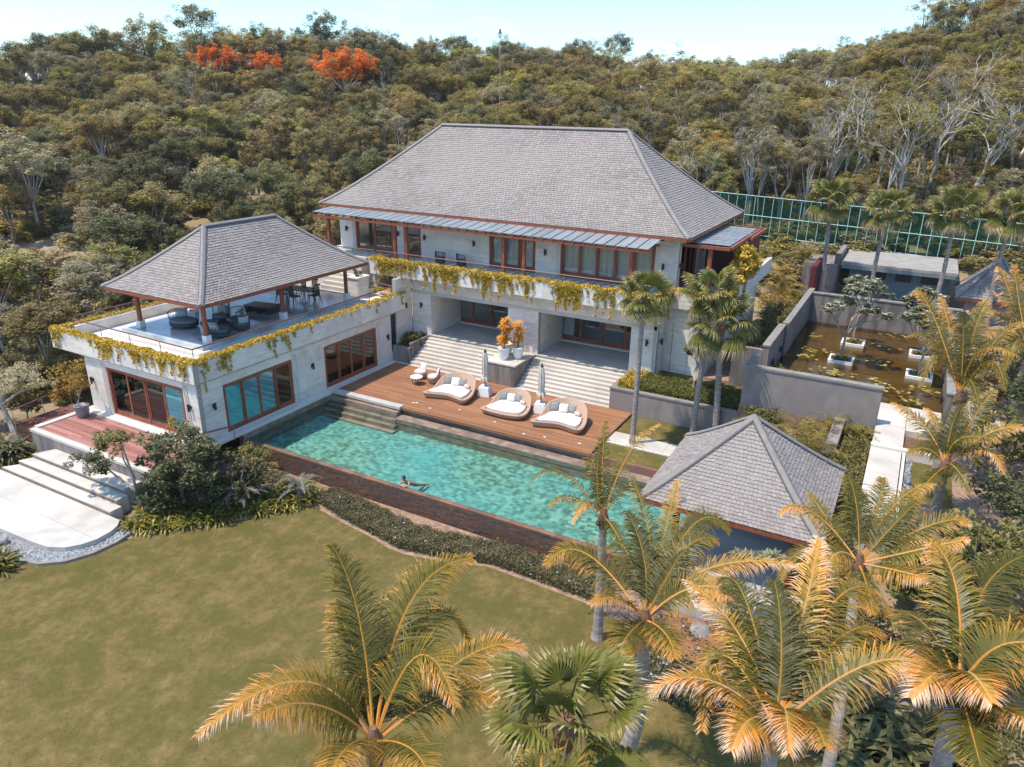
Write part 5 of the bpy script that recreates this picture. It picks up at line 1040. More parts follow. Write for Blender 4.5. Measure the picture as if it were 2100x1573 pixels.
def kind_for(px, r):
    q = rr_.random()
    if 520 < px < 880 and r < 96: return rr_.choice(K_BB) if q < .62 else rr_.choice(K_GR + K_DK)
    if px < 560 and r < 92: return rr_.choice(K_DK) if q < .50 else rr_.choice(K_OL) if q < .85 else rr_.choice(K_GR)
    if px > 1250 and r < 88 and rr_.random() < .5: return rr_.choice(K_SL)
    if px > 1480 and r < 85: return rr_.choice(K_DK) if q < .32 else rr_.choice(K_GR) if q < .65 else rr_.choice(K_OL) if q < .9 else rr_.choice(K_LO)
    if px > 1200: return rr_.choice(K_GR) if q < .30 else rr_.choice(K_OL) if q < .66 else rr_.choice(K_GD) if q < .84 else rr_.choice(K_LO) if q < .95 else rr_.choice(K_BB)
    return rr_.choice(K_OL) if q < .46 else rr_.choice(K_DK) if q < .62 else rr_.choice(K_GD) if q < .80 else rr_.choice(K_GR) if q < .93 else rr_.choice(K_LO)
FAR = []; nind = 0
for (x, y), z in zip(cand, HZ):
    r = math.hypot(x - CAM.x, y - CAM.y); px = pxof(x, y)
    if r < 84 and px < 640 and (y > 28 or r > 66) and rr_.random() < .38: continue
    k = kind_for(px, r); s = rr_.uniform(.62, 1.18) * (1.0 if r > 66 else .9) * (1.22 if px < 600 and r < 80 and rr_.random() < .4 else 1) * (1.15 if r > 110 else 1)
    if nind < 288 and -80 < px < 2180:
        nm = NAMES[TREES[k][0]]; place_tree(k, x, y, z - .15, s, rr_.uniform(0, 6.28), ('small ' if s < .8 else 'large ' if s > 1.0 else '') + nm[0] + ' ' + where(px, r), 'trees of the hillside forest', name=nm[1]); nind += 1
    else: FAR.append((x, y, z - .15, s, rr_.uniform(0, 6.28), k))
def scatter(name, pts, protos, label, category):
    """one 'stuff' object: points that geometry nodes turn into instances of the given meshes"""
    me = bpy.data.meshes.new(name); me.from_pydata([p[:3] for p in pts], [], [])
    for nm, tp, val in (('sc', 'FLOAT', [p[3] for p in pts]), ('ro', 'FLOAT', [p[4] for p in pts]), ('idx', 'INT', [p[5] for p in pts])):
        a = me.attributes.new(nm, tp, 'POINT'); a.data.foreach_set('value', val)
    coll = bpy.data.collections.new(name + '_kinds')
    for i, (a_) in enumerate(protos):
        o = bpy.data.objects.new('%s_%02d' % (name, i), a_); coll.objects.link(o)
    g = bpy.data.node_groups.new(name, 'GeometryNodeTree'); g.interface.new_socket('Geometry', in_out='INPUT', socket_type='NodeSocketGeometry'); g.interface.new_socket('Geometry', in_out='OUTPUT', socket_type='NodeSocketGeometry')
    n = g.nodes; l = g.links; gi = n.new('NodeGroupInput'); go = n.new('NodeGroupOutput'); ip = n.new('GeometryNodeInstanceOnPoints'); ci = n.new('GeometryNodeCollectionInfo')
    ci.inputs['Collection'].default_value = coll; ci.inputs['Separate Children'].default_value = True; ci.inputs['Reset Children'].default_value = True
    def at(nm, tp): q = n.new('GeometryNodeInputNamedAttribute'); q.data_type = tp; q.inputs[0].default_value = nm; return q.outputs[0]
    cx = n.new('ShaderNodeCombineXYZ'); l.new(at('ro', 'FLOAT'), cx.inputs[2]); e2r = n.new('FunctionNodeEulerToRotation'); l.new(cx.outputs[0], e2r.inputs[0])
    l.new(gi.outputs[0], ip.inputs['Points']); l.new(ci.outputs[0], ip.inputs['Instance']); ip.inputs['Pick Instance'].default_value = True; l.new(at('idx', 'INT'), ip.inputs['Instance Index'])
    l.new(e2r.outputs[0], ip.inputs['Rotation']); l.new(at('sc', 'FLOAT'), ip.inputs['Scale']); l.new(ip.outputs[0], go.inputs[0])
    o = link(name, me, kind='stuff', label=label, category=category); md = o.modifiers.new('scatter', 'NODES'); md.node_group = g; return o
def joined(cm, tm):
    """crown and trunk of one tree kind as one mesh, for the far forest"""
    bmx = bmesh.new(); bmx.from_mesh(cm); n0 = len(bmx.faces); bmx.from_mesh(tm); bmx.faces.ensure_lookup_table()
    for f in bmx.faces[n0:]: f.material_index = 1
    me = bpy.data.meshes.new('tree'); bmx.to_mesh(me); bmx.free(); me.materials.append(cm.materials[0]); me.materials.append(tm.materials[0]); return me
FARM = [joined(cm, tm) for _, cm, tm in TREES]
scatter('far_forest', FAR, FARM, 'mixed green and olive forest covering the far hillside', 'forest')
# undergrowth: low bushes between the trunks
under, _c = zip(*[crown_mesh('bush', m, 90 + i, (.75, .75, .5), clumps=14, per=46, cr=.34, leaf=.09, low=-.2, z0=.35) for i, m in enumerate(('lf_olive', 'lf_grey', 'lf_gold', 'lf_dark', 'lf_bamboo'))])
up = []
for _ in range(11000):
    az = rr_.uniform(A0, A1); r = math.sqrt(rr_.uniform(38 ** 2, 165 ** 2)); x = CAM.x + r * math.sin(az); y = CAM.y + r * math.cos(az)
    if in_property(x, y) and not (x > 12 and y > 36.5 and not (21.5 < x < 30 and y < 43.2) and not (x > 28.5 and y < 40) and not (11 < x < 19 and y < 33)): continue
    if (x + 38) ** 2 + (y - 15) ** 2 < 34 and rr_.random() < .85: continue
    up.append((x, y, 0, rr_.uniform(.6, 1.8), rr_.uniform(0, 6.28), rr_.randrange(5)))
uz = ground_h(np.array([p[0] for p in up]), np.array([p[1] for p in up])); up = [(p[0], p[1], float(z) - .1) + p[3:] for p, z in zip(up, uz)]
scatter('undergrowth', up, list(under) , 'low scrub and bushes between the forest trees', 'undergrowth')
# bare and pale trees that stand out one by one
for i, (x, y, s) in enumerate(((-52, 44, 1.1), (-40, 66, 1.2), (-14, 78, 1.3), (-30, 40, 1.0), (-22, 44, 1.1), (-17, 36, 1.0), (-12, 40, 1.2), (-26, 72, 1.2), (2, 86, 1.4), (12, 88, 1.3), (22, 84, 1.5), (30, 80, 1.4), (38, 84, 1.5), (8, 70, 1.2), (-35, 30, 1.0), (-60, 30, 1.2), (18, 62, 1.2), (25, 60, 1.2), (34, 66, 1.3))):
    t = thing('bare_tree', 'leafless grey brown tree ' + where(pxof(x, y), math.hypot(x - CAM.x, y - CAM.y)), 'tree', (x, y, float(ground_h(x, y))), i * 1.7, 'bare trees of the hillside', s * 1.25); link('branches', BARES[i % 3], t)
for i, (x, y, s) in enumerate(((12.5, 50, 1.0), (15.5, 48, .95), (18.5, 50, 1.15), (21, 49, 1.1), (24.5, 47.5, 1.25), (26.5, 52, 1.2), (29.5, 48, 1.2), (32, 52, 1.35), (34.5, 48, 1.25), (38, 51, 1.3), (21.5, 56, 1.2), (29, 58, 1.3), (35, 60, 1.4), (9, 47, .9))):
    t = thing('pale_tree', 'tall forked tree with pale white limbs behind the green fence', 'tree', (x, y, float(ground_h(x, y))), i * 2.1, 'pale limbed trees behind the fence', s * 1.15)
    link('branches', PALES[i % 4], t); o = link('foliage', TREES[K_LO[i % 3]][1], t, (0, 0, 1.6)); o.scale = (.8, .8, .7)
for (x, y, s, l) in ((-47.4, 65.5, 1.5, 'large orange red flame tree, brightest of the hillside'), (-72.3, 64.7, 1.25, 'low orange flame tree farthest left on the slope'), (-84.3, 90.5, 1.15, 'small orange flame tree just below the ridge'), (-70.5, 73.5, 1.0, 'orange flame tree halfway between the largest and the farthest left')):
    place_tree(K_FL[0], x, y, float(ground_h(x, y)) + .2, s, x, l, 'flame trees', name='flame_tree')
place_tree(K_DK[1], -30, 123, float(ground_h(-30, 123)) + .2, 1.5, 0, 'dark green tree rising above the ridge right of the house roof', 'ridge trees', name='broadleaf_tree')
for i, (x, y, s) in enumerate(((27.9, 138.5, 2.0), (21.0, 137.0, 1.6), (33.2, 138.7, 2.3), (24, 132, 1.7), (30, 130, 1.9), (38, 134, 2.1), (14, 136, 1.2))):
    place_tree((K_LO + K_OL)[i % 6], x, y, float(ground_h(x, y)) - .2, s, i, ('tall sparse tree' if i % 6 < 3 else 'tall full crowned tree') + ' on the high ridge at the upper right', 'ridge trees', name='ridge_tree')
for i, (x, y, s) in enumerate(((-100.7, 53.5, 1.3), (-96, 62, 1.5), (-94, 69.8, 1.75), (-89, 76, 1.8), (-82, 84, 1.5), (-74, 92, 1.6))):
    place_tree((K_OL + K_DK)[i % 7], x, y, float(ground_h(x, y)) - .2, s, i, 'domed green tree on the ridge at the upper left', 'ridge trees', name='ridge_tree')
# mast behind the roof
ma = thing('antenna_mast', 'thin grey mast with a small head rising behind the main roof', 'mast', (-19.3, 60, float(ground_h(-19.3, 60))))
MB().tube([(0, 0, 0), (0, 0, 22.2 - ma.location.z)], [.05, .03], 6).obj('pole', M['steel'], ma); MB().box(-.3, .3, -.04, .04, 22.05 - ma.location.z, 22.15 - ma.location.z).box(-.08, .08, -.08, .08, 22.15 - ma.location.z, 22.5 - ma.location.z).obj('head', M['black'], ma)

# ================================================================ GARDEN PALMS
LZ = -1.4
coconut_palm('P1', 'big orange green coconut palm crown at the bottom centre over the lawn', [(20.6, -12.95, LZ), (20.5, -12.95, 2.2)], .17, .12, .78, 1, 128, w=.025)
coconut_palm('P3', 'coconut palm with thick leaning grey trunk in the lower middle', [(22.35, -6.75, LZ), (22.62, -6.7, -.1), (22.92, -6.7, 1.5)], .24, .13, .68, 2, 112, w=.026)
coconut_palm('P4', 'thin wind torn coconut palm standing on the lawn by the pool wall', [(19.87, -1.4, LZ), (19.84, -1.4, .8)], .17, .11, .52, 3, 46, droop=.55)
coconut_palm('P5', 'coconut palm with bright orange drooping fronds right of the lawn centre', [(26.0, -9.6, LZ), (26.0, -9.65, 2.0)], .16, .11, .72, 4, 128, w=.025)
coconut_palm('P6', 'coconut palm beside the garden pavilion roof with tall slim trunk', [(26.97, -4.6, LZ), (26.96, -4.1, 1.0)], .16, .11, .66, 5, 108, w=.027)
coconut_palm('P7', 'coconut palm with thick trunk at the bottom right corner', [(28.4, -9.1, LZ), (28.37, -9.0, 3.5)], .19, .13, .76, 6, 128, w=.025)
coconut_palm('P8', 'coconut palm on the small upper lawn at the right', [(28.74, 6.45, .9), (28.72, 6.48, 2.2)], .18, .13, .66, 7, 92, w=.028)
coconut_palm('P9', 'taller coconut palm beside the pond path at the right', [(28.84, 10.5, 1.5), (28.86, 10.5, 3.0)], .26, .14, .72, 8, 94, w=.028)
coconut_palm('P10', 'pale green coconut palm cut by the right edge of the view', [(31.6, 16.9, 1.5), (31.5, 16.9, 3.0)], .16, .12, .74, 9, 66, w=.042)
coconut_palm('P0', 'young coconut palm whose frond tips just show at the bottom edge', [(23.8, -13.5, LZ), (23.8, -13.5, 3.0)], .14, .1, .5, 10, 40)
fan_palm('fan palm with dark green blades at the bottom centre of the view', (23.15, -11.35, LZ), (22.95, -11.01, 5.2), .15, .12, .90, 20, 11)
fan_palm('fan palm left of three in front of the house balcony', (16.62, 10.32, -.14), (16.63, 10.3, 6.95), .13, .09, .86, 24, 12)
fan_palm('fan palm middle of three in front of the house corner', (18.73, 12.9, -.14), (18.82, 13.2, 6.65), .14, .10, .92, 24, 13)
fan_palm('fan palm right of three and shortest, with dense round crown', (19.75, 13.2, -.14), (19.4, 13.3, 5.35), .16, .12, 1.05, 26, 14)
for i, (bx_, by_, hx, hy, hz, l) in enumerate(((21.1, 34.6, 20.95, 34.5, 8.9, 'leftmost'), (24.45, 34.0, 24.55, 34, 8.55, 'second from the left'), (28.1, 34, 28.22, 34, 8.85, 'third from the left'), (31.3, 34, 31.2, 34, 8.9, 'rightmost'))):
    fan_palm('back row fan palm before the green fence, %s of four' % l, (bx_, by_, 1.5), (hx, hy, hz), .15, .11, 1.02, 28, 20 + i, group='row of fan palms before the green fence', lean=(.15 * (-1) ** i, 0))
# areca and cycad clumps
AREC = [clump_mesh('fronds', M['lf_areca'], 300 + i, 16, 1.55, .30, .9, .028, .6, 20) for i in range(3)]
CYC = [clump_mesh('fronds', M['lf_cycad'], 320 + i, 16, 1.0, .17, .4, .016, .5, 26, .08) for i in range(2)]
for i, (x, y, z, s, l) in enumerate(((24.9, 12.5, 1.0, 1.35, 'below the tall wall, behind the concrete bench'), (23.7, 11.4, 1.0, 1.3, 'just left of the concrete bench'), (24.3, 9.9, 1.0, 1.25, 'nearest the pavilion roof ridge'), (22.9, 10.2, .95, 1.1, 'half hidden by the pavilion roof'), (25.7, 12.6, 1.0, 1.0, 'at the right end of the tall wall'))):
    t = thing('areca_palm', 'bushy areca palm ' + l, 'palm', (x, y, z), i * 1.3, 'areca palms of the side garden', s); link('fronds', AREC[i % 3], t)
for i, (x, y, z, s) in enumerate(((19.7, 18.6, 1.2, 1.1), (19.3, 20.6, 1.2, 1.2), (20.0, 22.2, 1.2, 1.2), (19.4, 24.2, 1.2, 1.3), (20.1, 26.0, 1.2, 1.2), (19.2, 27.6, 1.2, 1.3), (20.0, 29.4, 1.2, 1.2), (19.3, 31.4, 1.3, 1.4), (20.3, 33.2, 1.6, 1.3), (18.7, 34.5, 2.2, 1.5), (17.0, 36.5, 3.6, 1.5), (19.5, 38.0, 3.8, 1.3))):
    t = thing('areca_palm', 'golden green areca palm between the house side and the pond wall', 'palm', (x, y, z), i * 1.9, 'areca palms beside the house', s); link('fronds', AREC[i % 3], t)
for i, (x, y, s) in enumerate(((22.3, 31.6, 1.2), (23.4, 32.2, 1.3), (24.6, 31.8, 1.25), (25.4, 32.6, 1.1), (27.2, 31.7, 1.2), (28.2, 32.3, 1.2), (29.4, 31.4, 1.2), (30.4, 30.5, 1.1))):
    t = thing('areca_palm', 'areca palm behind the pond back wall before the flat roofed building', 'palm', (x, y, 1.9), i * 1.1, 'areca palms behind the pond', s); link('fronds', AREC[i % 3], t)
for i, (x, y, s, l) in enumerate(((4.0, -1.5, 1.15, 'left'), (5.55, .15, 1.1, 'right, nearest the pool wall'))):
    t = thing('cycad', 'silvery grey cycad in the front bed, %s of the two' % l, 'shrub', (x, y, -.75), i, 'cycads in the front bed', s); link('fronds', CYC[i % 2], t); MB().tube([(0, 0, -.7), (0, 0, .05)], .12, 8).obj('stem', M['barkdark'], t)

# ================================================================ GARDEN TREES AND SHRUBS
def shrub(name, label, cat, loc, Rr, m, seed, clumps=30, per=60, leaf=.06, cr=.3, group=None, stems=0, z0=None, flat=.2, low=-.6, trunk=None, bark='bark'):
    t = thing(name, label, cat, loc, 0, group); me, C = crown_mesh('crown', m, seed, Rr, clumps, per, cr, leaf, flat, low, z0=Rr[2] * .8 if z0 is None else z0); link('crown', me, t)
    if trunk: limb = limb_mesh('trunk', C, z0, trunk, bark, seed, z0); link('trunk', limb, t)
    return t
shrub('ficus_tree', 'big dark glossy multi stemmed tree in the front planting bed', 'tree', (1.9, -2.6, LZ), (1.95, 1.4, 1.35), 'lf_bush', 201, 74, 90, .085, .40, z0=2.35, trunk=.10, low=-.8, flat=.3)
shrub('ficus_tree', 'lower dark leafy shrub tree at the right of the front bed', 'tree', (3.4, -1.6, LZ), (1.3, 1.2, .95), 'lf_bush', 202, 34, 80, .085, .36, z0=1.35, trunk=.08, low=-.9)
shrub('front_shrub', 'dense dark shrub filling the front bed beside the steps', 'shrub', (1.2, -3.1, LZ), (1.1, .9, .9), 'lf_bush', 214, 44, 85, .075, .36, z0=.9, low=-.9, group='dense shrubs of the front bed')
shrub('front_shrub', 'dense dark shrub in the front bed behind the left cycad', 'shrub', (2.9, -1.7, LZ), (1.3, .9, .8), 'lf_bush', 215, 44, 85, .075, .36, z0=.8, low=-.9, group='dense shrubs of the front bed')
shrub('front_shrub', 'dense green shrub in the front bed next to the pool corner', 'shrub', (4.3, -.1, LZ), (1.2, .7, .55), 'lf_shrub', 216, 36, 85, .06, .3, z0=.55, low=-.9, group='dense shrubs of the front bed')
t = thing('cloud_pruned_tree', 'small tree pruned into two flat leaf clouds over the white steps', 'tree', (.35, -3.6, LZ))
for k, (x, y, z, r) in enumerate(((-.05, -.6, 3.45, .95), (-1.8, -.5, 2.0, 1.0))):
    me, C = crown_mesh('leaf_cloud', 'lf_bush' if k else 'lf_shrub', 205 + k, (r, r * .8, .33), 26, 80, .26, .055, .5, -.8); link('leaf_cloud', me, t, (x, y, z))
MB().tube([(0, 0, 0), (-.1, -.1, .9), (.1, -.2, 1.6), (0, -.4, 3.3)], [.09, .07, .05, .03], 7).tube([(-.1, -.1, .9), (-.8, -.3, 1.4), (-1.7, -.45, 2.0)], [.06, .045, .03], 6).tube([(.1, -.2, 1.6), (-.2, -.3, 2.4), (0, -.4, 3.2)], [.04, .03, .02], 5).obj('trunk', M['bark'], t)
shrub('round_shrub', 'yellow green rounded shrub at the near corner of the pool', 'shrub', (2.4, .75, LZ), (1.0, .7, .6), 'lf_shrub', 210, 30, 80, .055, .26, z0=1.05)
shrub('variegated_shrub', 'pink and cream leaved shrub beside the cycads', 'shrub', (3.3, -.1, LZ), (.5, .5, .4), 'lf_border', 211, 12, 40, .07, .2, z0=1.15)
shrub('small_tree', 'small golden leaved tree against the near corner of the wing', 'tree', (-.1, -1.2, LZ), (.42, .42, .62), 'lf_pot', 212, 13, 60, .045, .17, z0=2.6, trunk=.04)
shrub('corner_hedge', 'bushy green shrubs filling the corner planter by the stairs', 'shrub', (.68, 14.85, .85), (.62, .95, .36), 'lf_hedge', 213, 26, 90, .05, .26, z0=.32)
def hedge(name, label, loc, poly, z0, z1, m, n, seed, leaf=.05, cat='hedge', flowers=None, kind=None, wob=.06, group=None):
    rng = np.random.default_rng(seed); xs_ = [p[0] for p in poly]; ys_ = [p[1] for p in poly]; P = []
    N = n * 3; X = rng.uniform(min(xs_), max(xs_), N); Y = rng.uniform(min(ys_), max(ys_), N); ins = np.zeros(N, bool); j = len(poly) - 1
    for i in range(len(poly)):
        a, b = poly[i], poly[j]; c = ((a[1] > Y) != (b[1] > Y)) & (X < (b[0] - a[0]) * (Y - a[1]) / (b[1] - a[1] + 1e-12) + a[0]); ins ^= c; j = i
    X, Y = X[ins][:n], Y[ins][:n]; top = z1 + wob * np.sin(X * 5.1 + seed) * np.cos(Y * 4.3) + wob * rng.normal(size=len(X)) * .6
    Z = top - np.abs(rng.normal(0, .05, len(X))); side = rng.random(len(X)) < .35; 
    e = rng.integers(0, len(poly), side.sum()); t_ = rng.random(side.sum()); A = np.array(poly)[e]; B = np.array(poly)[(e + 1) % len(poly)]; Q = A + (B - A) * t_[:, None] + rng.normal(0, .04, (side.sum(), 2))
    X[side] = Q[:, 0]; Y[side] = Q[:, 1]; Z[side] = rng.uniform(z0, z1, side.sum())
    me = leaves(np.stack([X, Y, Z], 1), leaf, np.clip(rng.beta(2, 2.4, len(X)), 0, 1), 'foliage', M[m], flat=.15, rng=rng)
    t = thing(name, label, cat, loc, 0, group); link('foliage', me, t)
    cx = sum(xs_) / len(xs_); cy = sum(ys_) / len(ys_); MB().prism([(x + (cx - x) * .05, y + (cy - y) * .05) for x, y in poly], z0, z1 - .09).obj('core', M['lf_hedge'] if m != 'lf_border' else M['lf_border'], t)
    if flowers:
        b = MB(); k = 0
        for q in rng.choice(len(X), flowers, replace=False):
            x, y, z = X[q], Y[q], Z[q] + .03
            for w in range(3): a = w * 2.1; b.add([(x, y, z), (x + .035 * math.cos(a - .6), y + .035 * math.sin(a - .6), z + .01), (x + .05 * math.cos(a), y + .05 * math.sin(a), z + .015), (x + .035 * math.cos(a + .6), y + .035 * math.sin(a + .6), z + .01)], [(0, 1, 2, 3)])
        b.obj('flowers', M['blueflower'], t)
    return t
hedge('clipped_hedge', 'dense dark green clipped hedge inside the long planter', (0, 0, 0), [(15.3, 13.8), (20.55, 13.8), (20.55, 15.95), (15.3, 15.95)], .9, 1.42, 'lf_hedge', 16000, 5, .045)
hedge('yellow_hedge', 'bright yellow green shrubs at the left end of the long planter', (0, 0, 0), [(14.42, 13.76), (15.35, 13.76), (15.35, 16.0), (14.42, 16.0)], .9, 1.40, 'lf_vine', 3800, 6, .05, wob=.1)
bp = [(6.3, .45), (8.1, .0), (9.8, -.28), (11.3, -.55), (13.1, -.22), (14.9, .36), (16.6, .32), (19.3, .2)]
for i in range(len(bp) - 1):
    a, b_ = bp[i], bp[i + 1]; hedge('border_hedge', 'low brown green border hedge below the pool wall, ' + ('nearest the cycads' if i == 0 else 'running along the lawn' if i < 6 else 'nearest the torn palm'), (0, 0, 0), [a, b_, (b_[0], b_[1] + (1.25 if i < 4 else 1.0)), (a[0], a[1] + (1.2 if 0 < i < 5 else 1.0 if i else .9))], LZ, -1.0, 'lf_border', 6600, 30 + i, .036, flowers=5, group='border hedge along the pool wall', wob=.08)
hedge('blue_flower_bed', 'dark ground cover with small pale blue flowers right of the lawn', (0, 0, 0), [(21.2, -1.6), (22.4, -2.9), (23.7, -3.0), (25.0, -2.2), (25.9, -.9), (25.6, .4), (23.2, .8), (21.3, .3)], LZ, -1.05, 'lf_border', 15000, 50, .045, 'flower bed', flowers=170, wob=.09)
hedge('ground_cover', 'yellow green ground cover between the pavilion and the garden path', (0, 0, 0), [(24.6, 7.4), (26.35, 7.4), (26.35, 13.3), (25.4, 13.3), (25.3, 10.2), (24.6, 9.8)], .9, 1.55, 'lf_shrub', 11000, 51, .06, 'ground cover', wob=.16)
hedge('ground_cover', 'sunlit creeping plants behind the pavilion roof', (0, 0, 0), [(20.8, 7.6), (24.6, 7.6), (24.6, 9.6), (20.8, 10.4)], .9, 1.35, 'lf_hedge', 7000, 52, .06, 'ground cover', wob=.16)
hedge('corner_bush', 'leafy green bush in the near left corner of the lily pond', (0, 0, 0), [(21.2, 17.0), (23.2, 17.0), (23.0, 17.9), (21.2, 18.6)], 1.4, 2.1, 'lf_shrub', 4000, 53, .06, 'shrub', wob=.15)
for i, (x, y, w_) in enumerate(((19.6, 20, 2.0), (19.6, 24.5, 2.3), (19.6, 29, 2.3), (19.0, 33.5, 3.2))):
    shrub('side_shrub', 'mixed green shrubs under the areca palms beside the house', 'shrub', (x, y, 1.2), (w_ * .55, 2.0, .9), ('lf_hedge', 'lf_shrub', 'lf_bush', 'lf_pot')[i], 220 + i, 40, 70, .08, .4, group='shrubs beside the house')
for i, (x, y, z, a, b_, c, m) in enumerate(((30.9, 19.5, 1.6, 1.5, 2.2, 1.0, 'lf_shrub'), (31.0, 10.8, 1.5, 1.6, 2.0, 1.5, 'lf_shrub'), (31.2, 6.5, 1.5, 1.6, 1.7, 1.6, 'lf_bush'), (30.2, 3.4, .8, 1.4, 1.4, 1.4, 'lf_shrub'), (31.8, 14.0, 1.5, 1.8, 2.0, 1.6, 'lf_bush'), (30.4, .4, .0, 1.2, 1.2, 1.1, 'lf_pot'), (32.6, 3.5, 1.0, 1.8, 1.8, 2.0, 'lf_bush'), (31.8, -1.5, -.6, 1.3, 1.3, 1.3, 'lf_bush'), (31.5, 24.0, 1.6, 1.5, 2.4, 1.1, 'lf_bush'), (33.5, 9, 1.5, 2, 2, 2, 'lf_shrub'), (28.6, 3.2, .3, .9, 1.2, .7, 'lf_hedge'))):
    shrub('garden_shrub', 'large leafy shrub in the right hand garden ' + ('beside the lily pond' if y > 12 else 'below the small lawn' if y < 5 else 'beside the small lawn'), 'shrub', (x, y, z), (a, b_, c), m, 240 + i, 46, 75, .085, .45, group='shrubs of the right hand garden', trunk=.07, z0=c * .9 + .3)
for i, (x, y, z, a, c, m) in enumerate(((25.6, 4.2, .4, 1.0, .8, 'lf_shrub'), (26.3, 2.4, 0, 1.1, .9, 'lf_pot'), (27.3, .9, -.4, 1.0, .8, 'lf_shrub'), (25.9, 6.2, .9, .9, .7, 'lf_hedge'), (28.2, 4.4, .6, .9, .8, 'lf_pot'), (22.0, 12.4, 1.0, .9, .6, 'lf_hedge'), (21.4, 11.0, 1.0, .9, .6, 'lf_shrub'))):
    shrub('garden_shrub', 'leafy shrub near the garden pavilion ' + ('below the tall wall' if y > 10 else 'on its right side'), 'shrub', (x, y, z), (a, a, c), m, 300 + i, 34, 70, .07, .36, group='shrubs around the pavilion', z0=c * .7)
# climbing bush at the right balcony
shrub('climbing_bush', 'golden leaved climber covering the corner of the red screen', 'shrub', (18.75, 20.6, 5.7), (.55, 1.9, 1.05), 'lf_vine', 260, 60, 60, .10, .34, z0=1.1)
# strap leaved plants of the front border and other beds
def straps(pts, label, group, s0=.9, s1=1.3, z=LZ, meshes=None, name='strap_plant'):
    mm = meshes or STRAPS
    for i, (x, y) in enumerate(pts):
        t = link(name, mm[i % len(mm)], None, (x, y, z), rz=i * 1.37, label=label, cat='plant', group=group); t.scale = (random.uniform(s0, s1),) * 3
def along(P, n, depth, seed, sgn=1):
    rng = random.Random(seed); L = [math.dist(P[i], P[i + 1]) for i in range(len(P) - 1)]; tot = sum(L); out = []
    for k in range(n):
        q = rng.random() * tot; i = 0
        while q > L[i] and i < len(L) - 1: q -= L[i]; i += 1
        a, b_ = P[i], P[i + 1]; t_ = q / L[i]; d = (b_[0] - a[0], b_[1] - a[1]); nn = (-d[1] / L[i] * sgn, d[0] / L[i] * sgn); w_ = rng.random() * depth
        out.append((a[0] + d[0] * t_ + nn[0] * w_, a[1] + d[1] * t_ + nn[1] * w_))
    return out
straps(along([(1.2, -5.0), (1.9, -4.75), (3.3, -3.4), (4.6, -1.8), (5.6, -.4), (6.2, .6)], 135, 1.5, 4), 'yellow tipped strap leaved plant in the front border of the lawn', 'strap leaved plants of the front border')
straps(along([(.3, -3.6), (1.6, -4.4)], 18, 1.0, 5), 'strap leaved plant beside the end of the white steps', 'strap leaved plants beside the steps')
straps(along([(-12.5, -5.6), (-7.7, -4.6)], 34, 2.2, 6), 'yellow green strap leaved plant left of the white terrace', 'strap leaved plants left of the terrace')
straps([(-3.6 + random.uniform(-2.2, 1.6), -9.5 + random.uniform(-.6, .6)) for _ in range(16)] + [(random.uniform(-2.0, -.05), -8.85 + random.uniform(-.5, .4)) for _ in range(22)], 'strap leaved plant at the left edge below the pebble strip', 'strap leaved plants at the left edge', 1.0, 1.45)
BIG = [strap_mesh(40 + i, 26, 1.0, .13, 'lf_bush') for i in range(3)]
straps([(28.0 + random.uniform(-1.3, 2.8), -1.0 + random.uniform(-3.0, 3.2)) for _ in range(64)], 'large dark blade leaved plant in the bed at the bottom right', 'dark blade leaved plants at the bottom right', 1.0, 1.5, LZ, BIG, 'blade_plant')
for i, (x, y) in enumerate(ISL):
    straps([(x + random.uniform(-.3, .3), y + random.uniform(-.3, .3)) for _ in range(5)], 'tufted green plant growing on a pond island', 'plants on the pond islands', .6, .8, 1.85)
straps([(29.6 + random.uniform(-.5, .5), 5.0 + random.uniform(-.6, .6)) for _ in range(5)], 'spiky dark rosette plant beside the palm on the right', 'rosettes on the right', .9, 1.3, 1.0, BIG, 'blade_plant')
straps([(-9.3 + random.uniform(-.8, .7), -3.9 + random.uniform(-.5, .5)) for _ in range(9)], 'dark spiky plant below the corner of the front deck', 'spiky plants by the front deck', .8, 1.2, -1.2, BIG, 'blade_plant')
# leaning white barked tree at the far left
t = thing('white_barked_tree', 'leaning white barked tree with pale leaves at the far left', 'tree', (-10.6, -2.6, -1.35))
MB().tube([(0, 0, 0), (-.5, .1, .8), (-.9, .1, 1.7), (-.7, .3, 2.5)], [.15, .12, .1, .07], 8).tube([(-.9, .1, 1.7), (.2, .5, 2.5), (1.0, .8, 2.8)], [.08, .06, .03], 6).obj('trunk', M['bark'], t)
me, C = crown_mesh('crown', 'lf_grey', 270, (1.7, 1.5, .8), 38, 70, .36, .06, .3, -.7); link('crown', me, t, (-.3, .6, 3.0))
for i, (x, y, a, m) in enumerate(((-12.0, 4.0, 1.3, 'lf_pot'), (-12.8, 1.8, 1.2, 'lf_pot'), (-13.8, 5.6, 1.5, 'lf_bush'), (-14.6, 2.6, 1.3, 'lf_shrub'), (-12.2, 7.6, 1.4, 'lf_bush'), (-15.8, 5, 1.6, 'lf_bush'), (-12.4, 11.0, 1.5, 'lf_bush'), (-16.6, 1.0, 1.5, 'lf_shrub'), (-17.5, 8, 1.8, 'lf_bush'), (-12.4, -1.0, .9, 'lf_shrub'), (-14.2, -2.6, 1.3, 'lf_bush'), (-12.6, -4.2, 1.0, 'lf_bush'))):
    shrub('hill_shrub', 'leafy shrub beside the boardwalk left of the wing' if i < 4 else 'dark leafy shrub against the left side of the wing', 'shrub', (x, y, -1.5), (a, a, 1.3), m, 280 + i, 40, 75, .085, .42, group='shrubs left of the wing', trunk=.06, z0=1.6)
